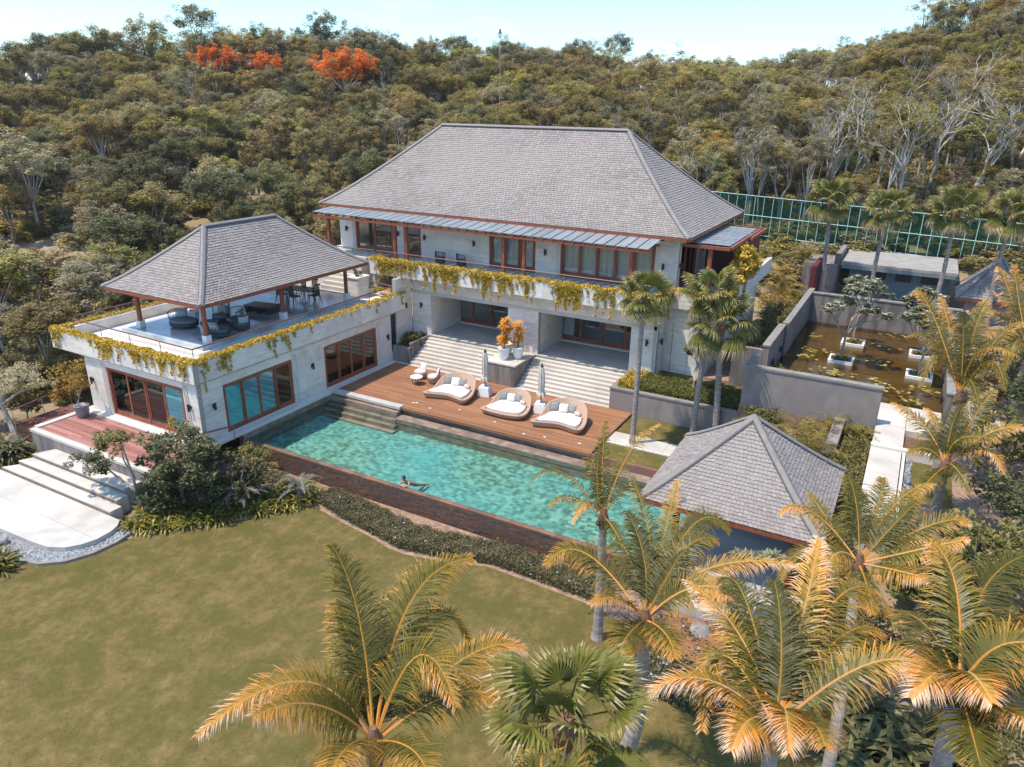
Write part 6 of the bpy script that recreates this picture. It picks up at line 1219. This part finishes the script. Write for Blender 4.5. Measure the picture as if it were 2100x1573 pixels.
MB().lathe([(.05, 0), (.24, 0), (.30, .25), (.33, .58), (.36, .62), (.30, .62), (.27, .5), (.02, .5)], 20, cap=False).obj('planter_pot', M['pot'], None, smooth=True, loc=(-7.6, -.85, 0), label='tapered grey pot on the front deck beside the wing', category='pot')
shrub('potted_tree', 'small yellow leaved tree growing in the grey deck pot', 'tree', (-7.6, -.85, .5), (.55, .5, .55), 'lf_pot', 290, 16, 60, .05, .22, z0=1.25, trunk=.025)
# frangipani trees: fat pale forks ending in leaf rosettes
def frangipani(label, loc, H, seed, spread=.6, depth=5, flowers=True, s=1.0, dark=False):
    rng = random.Random(seed); t = thing('frangipani_tree', label, 'tree', loc, 0, 'frangipani trees', s); b = MB(); tips = []
    def grow(p, d, l, r, k):
        q = p + d * l; b.tube([tuple(p), tuple(p.lerp(q, .5) + Vector((rng.uniform(-.06, .06), rng.uniform(-.06, .06), 0)) * l), tuple(q)], [r, r * .9, r * .8], 6)
        if k >= depth: tips.append((q, d)); return
        for _ in range(rng.choice((2, 3))):
            nd = (d + Vector((rng.uniform(-1, 1), rng.uniform(-1, 1), rng.uniform(-.15, .5))) * spread * 1.3).normalized(); grow(q, nd, l * rng.uniform(.62, .85), r * .74, k + 1)
    grow(Vector((0, 0, 0)), Vector((0, 0, 1)), H * .26, .065, 0); b.obj('trunk', M['bark'], t)
    lv = MB(); fl = MB()
    for q, d in tips:
        for k in range(20):
            a = k * 2.4; el = rng.uniform(-.3, .9); v = Vector((math.cos(a) * math.cos(el), math.sin(a) * math.cos(el), math.sin(el))); sd_ = v.cross(Vector((0, 0, 1))).normalized(); l = rng.uniform(.22, .36); w_ = .055; tt = rng.random()
            p0 = q; p1 = q + v * l * .5 + sd_ * w_; p2 = q + v * l - Vector((0, 0, .05)); p3 = q + v * l * .5 - sd_ * w_; lv.add([tuple(p0), tuple(p1), tuple(p2), tuple(p3)], [(0, 1, 2, 3)], tt)
        if flowers and rng.random() < .6:
            for k in range(5):
                c = q + Vector((rng.uniform(-.08, .08), rng.uniform(-.08, .08), .12)); fl.add([tuple(c + Vector((.04 * math.cos(w), .04 * math.sin(w), 0))) for w in (0, 1.57, 3.14, 4.71)], [(0, 1, 2, 3)])
    lv.obj('leaves', M['lf_frang'], t)
    if fl.v: fl.obj('flowers', M['flower'], t)
    return t
frangipani('frangipani tree rising from the long planter before the house corner', (18.05, 14.9, .95), 3.3, 3, .62, 5)
frangipani('frangipani tree with bare white forks in front of the garden pavilion', (24.2, -.1, -1.1), 3.9, 8, .62, 4, False)
frangipani('second frangipani tree lower down before the pavilion steps', (24.9, -1.0, -1.2), 2.4, 9, .7, 3, False)
for i, ((x, y), l) in enumerate(zip(ISL, ('nearest the tall wall', 'at the far left', 'nearest the path', 'at the far right'))):
    frangipani('frangipani tree on the pond island ' + l, (x, y, 1.85), 4.2 if i < 2 else 3.7, 12 + i, .66, 5, s=1.1)
# creepers spilling over the parapets
def creeper(label, segs, seed, dens=1.0, lmin=.2, lmax=1.0, n_top=320, strands=3.2):
    """segs: (x0,y0,x1,y1,z, outward normal); leaves along the top plus hanging strands"""
    rng = np.random.default_rng(seed); P = []; T = []
    for (x0, y0, x1, y1, z, nx, ny) in segs:
        L = math.hypot(x1 - x0, y1 - y0); n = int(L * n_top); u = rng.random(n); d = rng.uniform(-.34, .05, n)
        hgt = .06 + .08 * np.abs(np.sin(u * L * 2.3 + seed)) + .05 * rng.random(n)
        P.append(np.stack([x0 + (x1 - x0) * u + nx * d, y0 + (y1 - y0) * u + ny * d, z + hgt * rng.random(n) ** .5 - np.clip(d, 0, 1) * 1.5], 1)); T.append(rng.beta(2.2, 1.6, n))
        k = int(L * strands * dens); cu_ = np.sort(rng.random(max(1, int(L / .62)))); us = np.clip(cu_[rng.integers(0, len(cu_), k)] + rng.normal(0, .16 / L * 1.6, k), 0, 1)
        for w in us:
            l = rng.uniform(lmin, lmax) * (.45 if rng.random() < .5 else 1); m = int(l * 75) + 8; v = rng.random(m) ** .8; off = .03 + .05 * rng.random(m) + .03 * np.sin(v * 9)
            sw = .10 * np.exp(-v * 1.5) * rng.normal(size=m) + .035 * np.sin(v * l * 7 + w * 40)
            P.append(np.stack([x0 + (x1 - x0) * w + nx * off + (x1 - x0) / L * sw, y0 + (y1 - y0) * w + ny * off + (y1 - y0) / L * sw, z - v * l + .03], 1)); T.append(np.clip(rng.beta(2, 2, m) * .8 + .1 * v, 0, 1))
    me = leaves(np.concatenate(P)[::2], .062, np.concatenate(T)[::2], 'creeper', M['lf_vine'], 1.5, rng=rng); return link('creeper', me, None, label=label, cat='creeper', group='creepers over the parapets')
creeper('yellow green creeper hanging over the front parapet of the wing', [(-10.2, -.17, .17, -.17, 3.89, 0, -1)], 1, 1.5, .2, .95, 620, 5.5)
creeper('yellow green creeper along the pool side parapet of the wing', [(.17, -.17, .17, 7.5, 3.89, 1, 0)], 2, .9, .2, 1.5, 600, 4)
creeper('thin creeper along the rear half of the wing parapet over the pool deck', [(.17, 7.5, .17, 15.0, 3.89, 1, 0)], 3, .3, .15, .8, 330)
creeper('creeper on the far left parapet of the wing terrace', [(-10.05, 0, -10.05, 15.0, 3.89, -1, 0)], 4, .5, .2, .7, 330)
creeper('creeper patch at the rear corner of the wing parapet', [(-2.6, 15.2, .1, 15.2, 3.86, 0, 1)], 5, .1, .1, .3, 330)
creeper('thick creeper hanging in long strands from the main balcony', [(-2.42, 15.02, 15.87, 15.02, 5.70, 0, -1)], 6, 2.6, .3, 1.5, 620, 7)
creeper('creeper hanging from the set back balcony at the house corner', [(15.87, 15.02, 15.87, 16.9, 5.7, 1, 0), (15.9, 16.9, 18.59, 16.9, 5.70, 0, -1), (18.59, 16.9, 18.59, 21.5, 5.70, 1, 0)], 7, 1.3, .3, 1.5, 480, 5)
creeper('creeper hanging at the left end of the main balcony', [(-2.42, 15.02, -2.42, 16.0, 5.70, -1, 0)], 8, 1.2, .3, 1.2, 480)

# ================================================================ FURNITURE ON THE POOL DECK
def catmull(P, n=8):
    out = []; k = len(P)
    for i in range(k):
        a, b, c, d = (Vector((*P[(i + j) % k], 0)) for j in (-1, 0, 1, 2))
        for q in range(n):
            t = q / n; v = .5 * ((2 * b) + (c - a) * t + (2 * a - 5 * b + 4 * c - d) * t * t + (3 * b - a - 3 * c + d) * t ** 3); out.append((v.x, v.y))
    return out
def pillow_mesh(w, h, d, m):
    b = MB(); n = 6; vs = []; fs = []
    for sgn in (-1, 1):
        for i in range(n + 1):
            for j in range(n + 1):
                u, v = 2 * i / n - 1, 2 * j / n - 1; e = max(0, (1 - u ** 4) * (1 - v ** 4)) ** .5; vs.append((u * w / 2 * (1 - .05 * (1 - v * v)), sgn * d / 2 * e, h / 2 + v * h / 2 * (1 - .05 * (1 - u * u))))
    o = (n + 1) ** 2
    for i in range(n):
        for j in range(n):
            a = i * (n + 1) + j; fs.append((a, a + n + 1, a + n + 2, a + 1)); fs.append((o + a, o + a + 1, o + a + n + 2, o + a + n + 1))
    return b.add(vs, fs).mesh('pillow', M[m], True)
PIL = {k: pillow_mesh(.46, .44, .17, k) for k in ('pillowgrey', 'cushwhite', 'cushbeige', 'cushgrey')}
def daybed(label, loc, rz, front, s=1.0):
    t = thing('daybed', label, 'daybed', loc, rz, 'wicker daybeds on the pool deck', s)
    O = catmull([(-1.28, -.86), (0, front), (1.05, -1.05), (1.24, -.35), (.98, .62), (.1, 1.12), (-.78, .62), (-1.12, -.25)]); n = len(O)
    def zf(x, y): q = max(0, min(1, (y + .35) / 1.35)); return .34 + .62 * (q * q * (3 - 2 * q))
    rings = []
    for (sc, zz) in ((.86, .03), (.95, .10), (1.0, .26), (1.03, None), (.985, 'top'), (.93, 'in'), (.90, .30)):
        r = []
        for x, y in O:
            z = zf(x, y); k = 1 + (.10 * (z - .34) if sc > .92 and zz in (None, 'top', 'in') else 0)
            r.append((x * sc * k, y * sc * k, z - .035 if zz is None else z + .012 if zz == 'top' else z - .03 if zz == 'in' else zz))
        rings.append(r)
    vs = [v for r in rings for v in r]; fs = [(i * n + j, i * n + (j + 1) % n, (i + 1) * n + (j + 1) % n, (i + 1) * n + j) for i in range(len(rings) - 1) for j in range(n)]
    fs += [tuple((len(rings) - 1) * n + j for j in range(n)), tuple(range(n - 1, -1, -1))]
    MB().add(vs, fs).obj('wicker_base', M['wicker'], t, smooth=True)
    I = [(x * .80, y * .80 + .0) for x, y in O]; 
    MB().prism(I, .30, .43).obj('mattress', M['cushwhite'], t, bevel=.035, smooth=True)
    for x, y, k, a in ((-.50, .52, 'pillowgrey', .35), (-.08, .42, 'cushwhite', .05), (.32, .50, 'pillowgrey', -.2)):
        o = link('pillow', PIL[k], t, (x, y, .44)); o.rotation_euler = (-.38, 0, a)
    MB().tube([(.56, .36, .54), (.86, .20, .54)], [.10, .10], 10).obj('bolster', M['cushbeige'], t, smooth=True)
    for x, y in ((-1.1, -.72), (.92, -.88)): MB().lathe([(.065, .345), (.065, .362)], 10, (x, y)).obj('cup_holder', M['wicker'], t)
    return t
daybed('pink beige wicker daybed nearest the two small armchairs', (6.35, 10.75, 0), R(8), -.72)
daybed('pink beige wicker daybed in the middle, between the two parasols', (9.95, 10.45, 0), R(8), -1.18, .92)
daybed('pink beige wicker daybed farthest right, beside the right parasol', (12.95, 10.4, 0), R(10), -.72)
def parasol(label, loc):
    t = thing('parasol', label, 'parasol', loc, .2, 'closed parasols on the pool deck')
    MB().add([(-.34, -.34, 0), (.34, -.34, 0), (.34, .34, 0), (-.34, .34, 0), (-.27, -.27, .52), (.27, -.27, .52), (.27, .27, .52), (-.27, .27, .52)], [(0, 3, 2, 1), (4, 5, 6, 7), (0, 1, 5, 4), (1, 2, 6, 5), (2, 3, 7, 6), (3, 0, 4, 7)]).obj('weight', M['white'], t, bevel=.02)
    MB().tube([(0, 0, .5), (0, 0, 2.55)], .028, 8).obj('pole', M['darkwood'], t)
    vs = []; prof = [(.86, .22), (.98, .21), (1.12, .13), (1.6, .155), (2.1, .13), (2.34, .09), (2.42, .05)]; n = 24
    for z, r in prof:
        for j in range(n): q = r * (1 + .22 * math.cos(j * math.pi * 2 / n * 8)); vs.append((q * math.cos(2 * math.pi * j / n), q * math.sin(2 * math.pi * j / n), z + (.05 * math.cos(j * math.pi * 2 / n * 4) if z < .9 else 0)))
    MB().add(vs, [(i * n + j, i * n + (j + 1) % n, (i + 1) * n + (j + 1) % n, (i + 1) * n + j) for i in range(len(prof) - 1) for j in range(n)]).obj('canopy', M['canvas'], t)
    MB().tube([(0, 0, 1.10), (0, 0, 1.15)], .15, 12).obj('tie_band', M['canvas'], t)
    MB().lathe([(.05, 2.40), (.075, 2.42), (.075, 2.50), (.03, 2.53), (.03, 2.6), (.01, 2.62)], 10).obj('cap', M['black'], t)
parasol('closed cream parasol on a white block, between left and middle daybed', (7.75, 11.75, 0))
parasol('closed cream parasol on a white block, between middle and right daybed', (11.35, 11.25, 0))
def tub_chair(label, loc, rz):
    t = thing('wicker_armchair', label, 'armchair', loc, rz, 'small wicker armchairs on the deck')
    n = 20; rings = []
    for sc, zz in ((.62, 0), (.95, .22), (1.0, .36), (1.0, 'b'), (.88, 'b'), (.84, .34)):
        r = []
        for j in range(n):
            a = 2 * math.pi * j / n; y = math.sin(a); q = max(0, y); z = (.38 + .38 * q ** 1.5) if zz == 'b' else zz; r.append((.38 * sc * math.cos(a), .38 * sc * y, z))
        rings.append(r)
    MB().add([v for r in rings for v in r], [(i * n + j, i * n + (j + 1) % n, (i + 1) * n + (j + 1) % n, (i + 1) * n + j) for i in range(5) for j in range(n)] + [tuple(5 * n + j for j in range(n))]).obj('wicker_shell', M['wicker'], t, smooth=True)
    MB().lathe([(.02, .34), (.30, .34), (.31, .42), (.28, .46), (.02, .46)], 16).obj('seat_cushion', M['cushwhite'], t, smooth=True)
    o = link('back_cushion', PIL['cushwhite'], t, (0, .2, .42)); o.rotation_euler = (-.3, 0, 0)
tub_chair('small wicker armchair with white cushions facing the pool', (3.25, 12.1, 0), R(-10))
tub_chair('small wicker armchair with white cushions turned to the table', (4.35, 11.85, 0), R(-62))
t = thing('side_table', 'small round white topped table on wooden legs beside the armchairs', 'table', (3.65, 11.2, 0))
MB().lathe([(.02, .40), (.34, .40), (.35, .43), (.34, .45), (.02, .45)], 24).obj('table_top', M['white'], t)
for k in range(4): a = k * 1.57 + .4; MB().tube([(.24 * math.cos(a), .24 * math.sin(a), 0), (.2 * math.cos(a), .2 * math.sin(a), .4)], .03, 6).obj('leg', M['woodlight'], t)
# croton pots on the pedestal
def croton(label, loc, h, seed, plant=True):
    t = thing('potted_croton', label, 'potted plant', loc, 0, 'white pots on the pedestal')
    MB().lathe([(.05, 0), (.20, 0), (.27, .22), (.30, .5), (.32, .62), (.35, .66), (.35, .70), (.29, .70), (.27, .6), (.02, .58)], 22).obj('pot', M['white'], t, smooth=True)
    rng = random.Random(seed); st = MB(); lv = MB()
    if plant:
        tops = []
        for k in range(3):
            a = rng.uniform(0, 6.28); q = Vector((.20 * math.cos(a), .2 * math.sin(a), h * rng.uniform(.75, 1))); st.tube([(0, 0, .55), tuple(q * .5 + Vector((0, 0, .25))), tuple(q)], [.03, .022, .012], 5)
            m = int(h * 4.2)
            for i in range(m): tops.append(Vector((0, 0, .9)).lerp(q, i / max(1, m - 1)) + Vector((rng.uniform(-.22, .22), rng.uniform(-.22, .22), rng.uniform(-.08, .08))))
        for c in tops:
            for k in range(18):
                a = k * 2.4 + rng.random(); el = rng.uniform(-.35, 1.1); v = Vector((math.cos(a) * math.cos(el), math.sin(a) * math.cos(el), math.sin(el))); sd_ = v.cross(Vector((0, 0, 1))).normalized(); l = rng.uniform(.20, .34); w = .045
                lv.add([tuple(c), tuple(c + v * l * .55 + sd_ * w), tuple(c + v * l - Vector((0, 0, .05))), tuple(c + v * l * .55 - sd_ * w)], [(0, 1, 2, 3)], rng.random())
        st.obj('stem', M['barkdark'], t); lv.obj('leaves', M['lf_croton'], t)
croton('white pot with an orange leaved croton, front left on the pedestal', (7.5, 14.2, 1.262), 2.45, 1)
croton('white pot with an orange leaved croton, right of the other two pots', (8.1, 14.75, 1.262), 2.1, 2)
croton('empty looking white pot behind the two crotons on the pedestal', (7.25, 15.0, 1.262), 1.0, 3, False)

# ================================================================ FURNITURE ON THE ROOF TERRACE AND BALCONY
def rope_seat(name, label, loc, rz, w, d, hb=.78, arc=200, cush=1, group='dark rope lounge chairs of the roof terrace'):
    t = thing(name, label, 'sofa' if w > 1.2 else 'armchair', loc, rz, group); n = 26; b = MB()
    el = lambda a, k=1: (w / 2 * k * math.cos(a), d / 2 * k * math.sin(a))
    ring = [el(2 * math.pi * i / 28, .96) for i in range(28)]; b.prism(ring, .10, .26); b.obj('seat_frame', M['darkwick'], t)
    MB().prism([el(2 * math.pi * i / 28, .93) for i in range(28)], .262, .42).obj('seat_cushion', M['cushdark'], t, bevel=.05, smooth=True)
    a0, a1 = R(90 - arc / 2), R(90 + arc / 2); pts = [(*el(a0 + (a1 - a0) * i / n, 1.04), hb - .12 * abs(2 * i / n - 1) ** 3) for i in range(n + 1)]
    MB().tube(pts, .02, 6).obj('top_rail', M['darkwick'], t)
    r = MB()
    for i in range(0, n + 1): r.tube([(*el(a0 + (a1 - a0) * i / n, .95), .2), pts[i]], .008 if i % 5 else .017, 4, cap=False)
    r.obj('rope_strands', M['darkwick'], t, kind='stuff')
    for k in range(4): a = k * 1.57 + .78; MB().tube([(*el(a, .8), 0), (*el(a, .85), .12)], .02, 5).obj('leg', M['darkwick'], t)
    for k in range(cush):
        a = R(90) + (k - (cush - 1) / 2) * R(60 if cush > 1 else 0); o = link('back_cushion', PIL['cushgrey'], t, (*el(a, .70), .40)); o.rotation_euler = (-.25, 0, a - R(90)); o.scale = (1.25 if w > 1.2 else 1.15, 1.2, .95)
FZ = 3.80
rope_seat('loveseat', 'oval dark rope loveseat with two grey back cushions at the left', (-5.25, 3.75, FZ), R(20), 1.55, 1.15, .82, 200, 2)
rope_seat('rope_armchair', 'dark rope armchair farthest back, partly behind the corner post', (-4.35, 5.3, FZ), R(5), .95, .9, .95)
rope_seat('rope_armchair', 'dark rope armchair facing left, next to the backmost one', (-3.25, 5.25, FZ), R(-25), .95, .9, .9)
rope_seat('rope_armchair', 'dark rope armchair seen from behind beside the corner post', (-2.45, 3.55, FZ), R(-165), 1.15, .95, .72, 190)
rope_seat('rope_armchair', 'dark rope armchair with its side to the pool, rightmost of the group', (-2.35, 4.85, FZ), R(-110), .85, .8, .8)
t = thing('round_coffee_table', 'round dark woven coffee table in the lounge group', 'table', (-3.75, 4.1, FZ))
MB().lathe([(.30, 0), (.36, .05), (.38, .2), (.46, .36), (.46, .40), (.02, .40)], 24).obj('woven_drum', M['darkwick'], t, smooth=False); MB().lathe([(.02, .402), (.43, .402), (.43, .42), (.02, .425)], 24).obj('table_top', M['cushdark'], t)
t = thing('low_bench', 'long low dark slatted bench table in the middle of the terrace', 'bench', (-4.1, 7.85, FZ), R(8))
for k in range(5): MB().box(-.85, .85, -.48 + k * .195, -.30 + k * .195, .34, .40).obj('plank', M['darkwood'], t)
for x in (-.72, 0, .72): MB().add([(x - .1, -.42, 0), (x + .1, -.42, 0), (x + .1, .42, 0), (x - .1, .42, 0), (x - .1, -.48, .335), (x + .1, -.48, .335), (x + .1, .48, .335), (x - .1, .48, .335)], [(0, 3, 2, 1), (4, 5, 6, 7), (0, 1, 5, 4), (1, 2, 6, 5), (2, 3, 7, 6), (3, 0, 4, 7)]).obj('leg', M['darkwood'], t)
t = thing('dining_table', 'dark dining table on the roof terrace', 'table', (-4.2, 10.7, FZ), R(4))
MB().box(-.95, .95, -.5, .5, .70, .74).obj('table_top', M['darkwood'], t, bevel=.01)
for x in (-.8, .8):
    for y in (-.38, .38): MB().tube([(x, y, 0), (x * .95, y, .70)], [.03, .035], 6).obj('leg', M['darkwood'], t)
def dining_chair(label, loc, rz, proto=[None]):
    if proto[0] is None:
        t = thing('dining_chair', label, 'chair', loc, rz, 'dark high backed dining chairs'); proto[0] = t
        MB().box(-.24, .24, -.24, .22, .43, .48).obj('seat', M['darkwood'], t, bevel=.01)
        for x in (-.21, .21): MB().tube([(x, -.22, 0), (x * .95, -.2, .44)], [.016, .024], 5).obj('leg', M['darkwood'], t)
        for x in (-.19, .19): MB().tube([(x * 1.1, .34, 0), (x, .2, .46), (x, .22, .9), (x * 1.05, .30, 1.14)], [.018, .025, .02, .016], 5).obj('leg', M['darkwood'], t)
        bk = MB()
        for k in range(5): bk.box(-.15 + k * .066, -.115 + k * .066, .21, .235, .50, 1.05)
        bk.obj('back_slats', M['darkwood'], t); MB().box(-.2, .2, .245, .275, 1.04, 1.13).obj('crest_rail', M['darkwood'], t)
        for sgn in (-1, 1): MB().tube([(sgn * .23, .2, .68), (sgn * .25, -.14, .66), (sgn * .22, -.2, .46)], .016, 5).obj('armrest', M['darkwood'], t)
        return t
    return dup(proto[0], loc, rz, label)
for i, (x, y, rz, l) in enumerate(((-4.75, 9.95, 180, 'nearest the low bench, its back to the lounge group'), (-3.75, 9.95, 176, 'at the near right side of the dining table'), (-3.0, 10.75, -92, 'at the right end of the dining table, nearest the stair'), (-4.7, 11.45, 0, 'at the far left side of the dining table'), (-3.8, 11.45, 4, 'at the far right side of the dining table'), (-5.4, 10.7, 90, 'at the left end of the dining table'))):
    dining_chair('dark high backed dining chair ' + l, (x, y, FZ), R(rz))
rope_seat('rope_armchair', 'rope armchair on the main balcony, left of two', (1.6, 16.75, UF), R(180), .62, .6, .78, 200, 0, 'armchairs on the main balcony')
rope_seat('rope_armchair', 'rope armchair on the main balcony, right of two', (3.1, 16.75, UF), R(160), .62, .6, .78, 200, 0, 'armchairs on the main balcony')
rope_seat('round_sofa', 'low curved woven sofa behind the post of the right balcony', (17.2, 20.6, UF), R(-70), 1.6, 1.3, .72, 190, 1, 'sofas of the right balcony')
t = thing('exercise_bike', 'black exercise bike standing inside the front room of the wing', 'exercise bike', (-4.6, 1.5, .03), .4)
MB().box(-.06, .06, -.5, .5, .02, .08).box(-.28, .28, -.5, -.44, 0, .05).box(-.28, .28, .44, .5, 0, .05).obj('base_frame', M['black'], t); MB().tube([(0, .3, .05), (0, .22, .95), (0, .1, 1.15)], .035, 6).tube([(-.25, .05, 1.15), (.25, .05, 1.15)], .02, 5).obj('handlebar', M['black'], t)
MB().tube([(0, -.2, .05), (0, -.26, .8)], .035, 6).obj('seat_post', M['black'], t); MB().box(-.12, .12, -.4, -.14, .8, .88).obj('saddle', M['black'], t, bevel=.03); MB().tube([(-.06, .1, .33), (.06, .1, .33)], [.26, .26], 16).obj('flywheel', M['steel'], t)
croton_s = thing('terrace_pot_plant', 'small flowering plant on the stone pier beside the terrace stair', 'plant', (-2.9, 14.45, 4.69))
me, C = crown_mesh('foliage', 'lf_border', 400, (.32, .32, .28), 12, 50, .14, .04, .2, -.5, z0=.22); link('foliage', me, croton_s)
# pale boulder on the flower bed and driftwood
bm_ = bmesh.new(); bmesh.ops.create_icosphere(bm_, subdivisions=3, radius=.35)
for v in bm_.verts: v.co *= 1 + .25 * mnoise.noise(v.co * 3.1); v.co.z *= .55
me = bpy.data.meshes.new('boulder'); bm_.to_mesh(me); bm_.free(); me.materials.append(M['rock']); link('boulder', me, None, (22.75, .15, -1.05), label='pale rounded boulder lying on the blue flower bed', cat='rock')
# ================================================================ SWIMMER LEANING ON THE POOL EDGE
def skin_body(name, parent, J, E, mname, root=0, sub=1):
    me = bpy.data.meshes.new(name); me.from_pydata([j[0] for j in J], E, []); me.materials.append(M[mname]); o = link(name, me, parent)
    sk = o.modifiers.new('skin', 'SKIN'); sk.use_smooth_shade = True
    for i, j in enumerate(J):
        r = j[1]; me.skin_vertices[0].data[i].radius = (r, r) if not isinstance(r, tuple) else r
        me.skin_vertices[0].data[i].use_root = (i == root)
    sb = o.modifiers.new('sub', 'SUBSURF'); sb.levels = sub; sb.render_levels = sub; return o
pe = thing('person', 'woman in the pool resting folded arms on the outer edge, looking down', 'person', (9.60, 2.22, -.42)); pe.scale = (.88, .88, .88)
J = [((.10, .50, -.16), (.16, .12)), ((.05, .28, -.04), (.125, .10)), ((.02, .08, .10), (.15, .11)), ((0, -.02, .20), (.06, .06)), ((-.02, -.10, .30), (.055, .055)),
     ((-.17, .02, .13), .058), ((-.27, -.14, .06), .042), ((-.10, -.26, .045), .034), ((.04, -.29, .04), .026),
     ((.19, .02, .13), .058), ((.26, -.15, .06), .042), ((.10, -.24, .06), .034), ((-.03, -.27, .075), .026),
     ((.02, .62, -.24), .085), ((.04, 1.0, -.42), .062), ((.06, 1.38, -.60), .038), ((.08, 1.50, -.66), .028),
     ((.20, .62, -.24), .085), ((.24, 1.0, -.40), .062), ((.28, 1.38, -.56), .038), ((.32, 1.50, -.62), .028)]
E = [(0, 1), (1, 2), (2, 3), (3, 4), (2, 5), (5, 6), (6, 7), (7, 8), (2, 9), (9, 10), (10, 11), (11, 12), (0, 13), (13, 14), (14, 15), (15, 16), (0, 17), (17, 18), (18, 19), (19, 20)]
for hnd, sx in ((8, 1), (12, -1)):
    h0 = Vector(J[hnd][0])
    for k in range(5):
        a = (k - 1.6) * .22; k0 = len(J); l = (.055, .08, .085, .078, .062)[k]; d = Vector((sx * math.cos(a + (.7 if k == 0 else 0)), -math.sin(a) - .15, -.02)).normalized()
        J.append((tuple(h0 + d * .035), .010)); J.append((tuple(h0 + d * (.035 + l * .55)), .009)); J.append((tuple(h0 + d * (.035 + l) - Vector((0, 0, .012))), .007)); E += [(hnd, k0), (k0, k0 + 1), (k0 + 1, k0 + 2)]
skin_body('body', pe, J, E, 'skin')
hd = MB(); n = 16; prof = [(.012, -.125), (.045, -.115), (.066, -.08), (.078, -.03), (.084, .02), (.080, .06), (.06, .095), (.03, .112), (.005, .118)]
hd.lathe(prof, n, sx=.92, sy=1.08); hd.add([(-.012, -.085, -.01), (.012, -.085, -.01), (.016, -.112, -.035), (-.016, -.112, -.035), (0, -.085, .02)], [(0, 1, 2, 3), (0, 4, 1), (3, 2, 1, 0)])
o = hd.obj('head', M['skin'], pe, smooth=True, loc=(-.02, -.13, .40)); o.rotation_euler = (.5, 0, .35)
for sx in (-1, 1):
    e = MB().lathe([(.002, -.008), (.012, 0), (.002, .008)], 8, (sx * .03, -.082)).obj('eye', M['black'], o, loc=(0, 0, .005))
MB().box(-.02, .02, -.088, -.08, -.065, -.058).obj('mouth', M['darkred'], o)
hr = MB().lathe([(.088, -.06), (.094, 0), (.092, .05), (.072, .10), (.03, .128), (.004, .132)], 16, (0, .016), sx=.95, sy=1.06, cap=False); hr.tube([(0, .09, .02), (.01, .13, -.06), (.02, .10, -.16)], [.06, .05, .02], 8)
h_ = hr.obj('hair', M['hair'], pe, smooth=True, loc=(-.02, -.13, .40)); h_.rotation_euler = (.5, 0, .35)
MB().tube([(-.14, .06, .0), (.05, .10, .0), (.20, .08, .0)], .012, 5).obj('swimwear_strap', M['black'], pe)

# ================================================================ LABELS: tell look-alikes apart by their order across the view
ORD = ['leftmost', 'second from the left', 'third from the left', 'fourth from the left', 'fifth from the left', 'sixth from the left', 'seventh from the left', 'eighth from the left', 'ninth from the left', 'tenth from the left', 'eleventh from the left', 'twelfth from the left', 'thirteenth from the left', 'fourteenth from the left']
NUMW = {2: 'two', 3: 'three', 4: 'four', 5: 'five', 6: 'six', 7: 'seven', 8: 'eight', 9: 'nine', 10: 'ten', 11: 'eleven', 12: 'twelve', 13: 'thirteen', 14: 'fourteen'}
bpy.context.view_layer.update()
same = {}
for o in SC.objects:
    if o.parent is None and o.get('label') and o.get('category') and o.get('kind') is None: same.setdefault((o['label'], o.get('group')), []).append(o)
for (lab, grp), L in same.items():
    n = len(L)
    if n < 2 or n > 14: continue
    def px_(o):
        p = o.matrix_world.translation.copy()
        if p.length < .01:
            q = [Vector(c) for ch in o.children if ch.type == 'MESH' for c in ch.bound_box]; p = sum(q, Vector()) / max(1, len(q))
        d = p - CAM; return d.dot(cr) / d.dot(cf)
    L.sort(key=px_)
    for i, o in enumerate(L):
        w = 'rightmost of %s' % NUMW[n] if i == n - 1 else (ORD[i] + ' of %s' % NUMW[n]) if i < 2 else ORD[i]
        if len((lab + ' ' + w).split()) > 16: w = 'rightmost' if i == n - 1 else ORD[i]
        if len((lab + ' ' + w).split()) > 16: w = 'rightmost' if i == n - 1 else 'leftmost' if i == 0 else ORD[i].split()[0] + ' from left'
        o['label'] = lab + ', ' + w
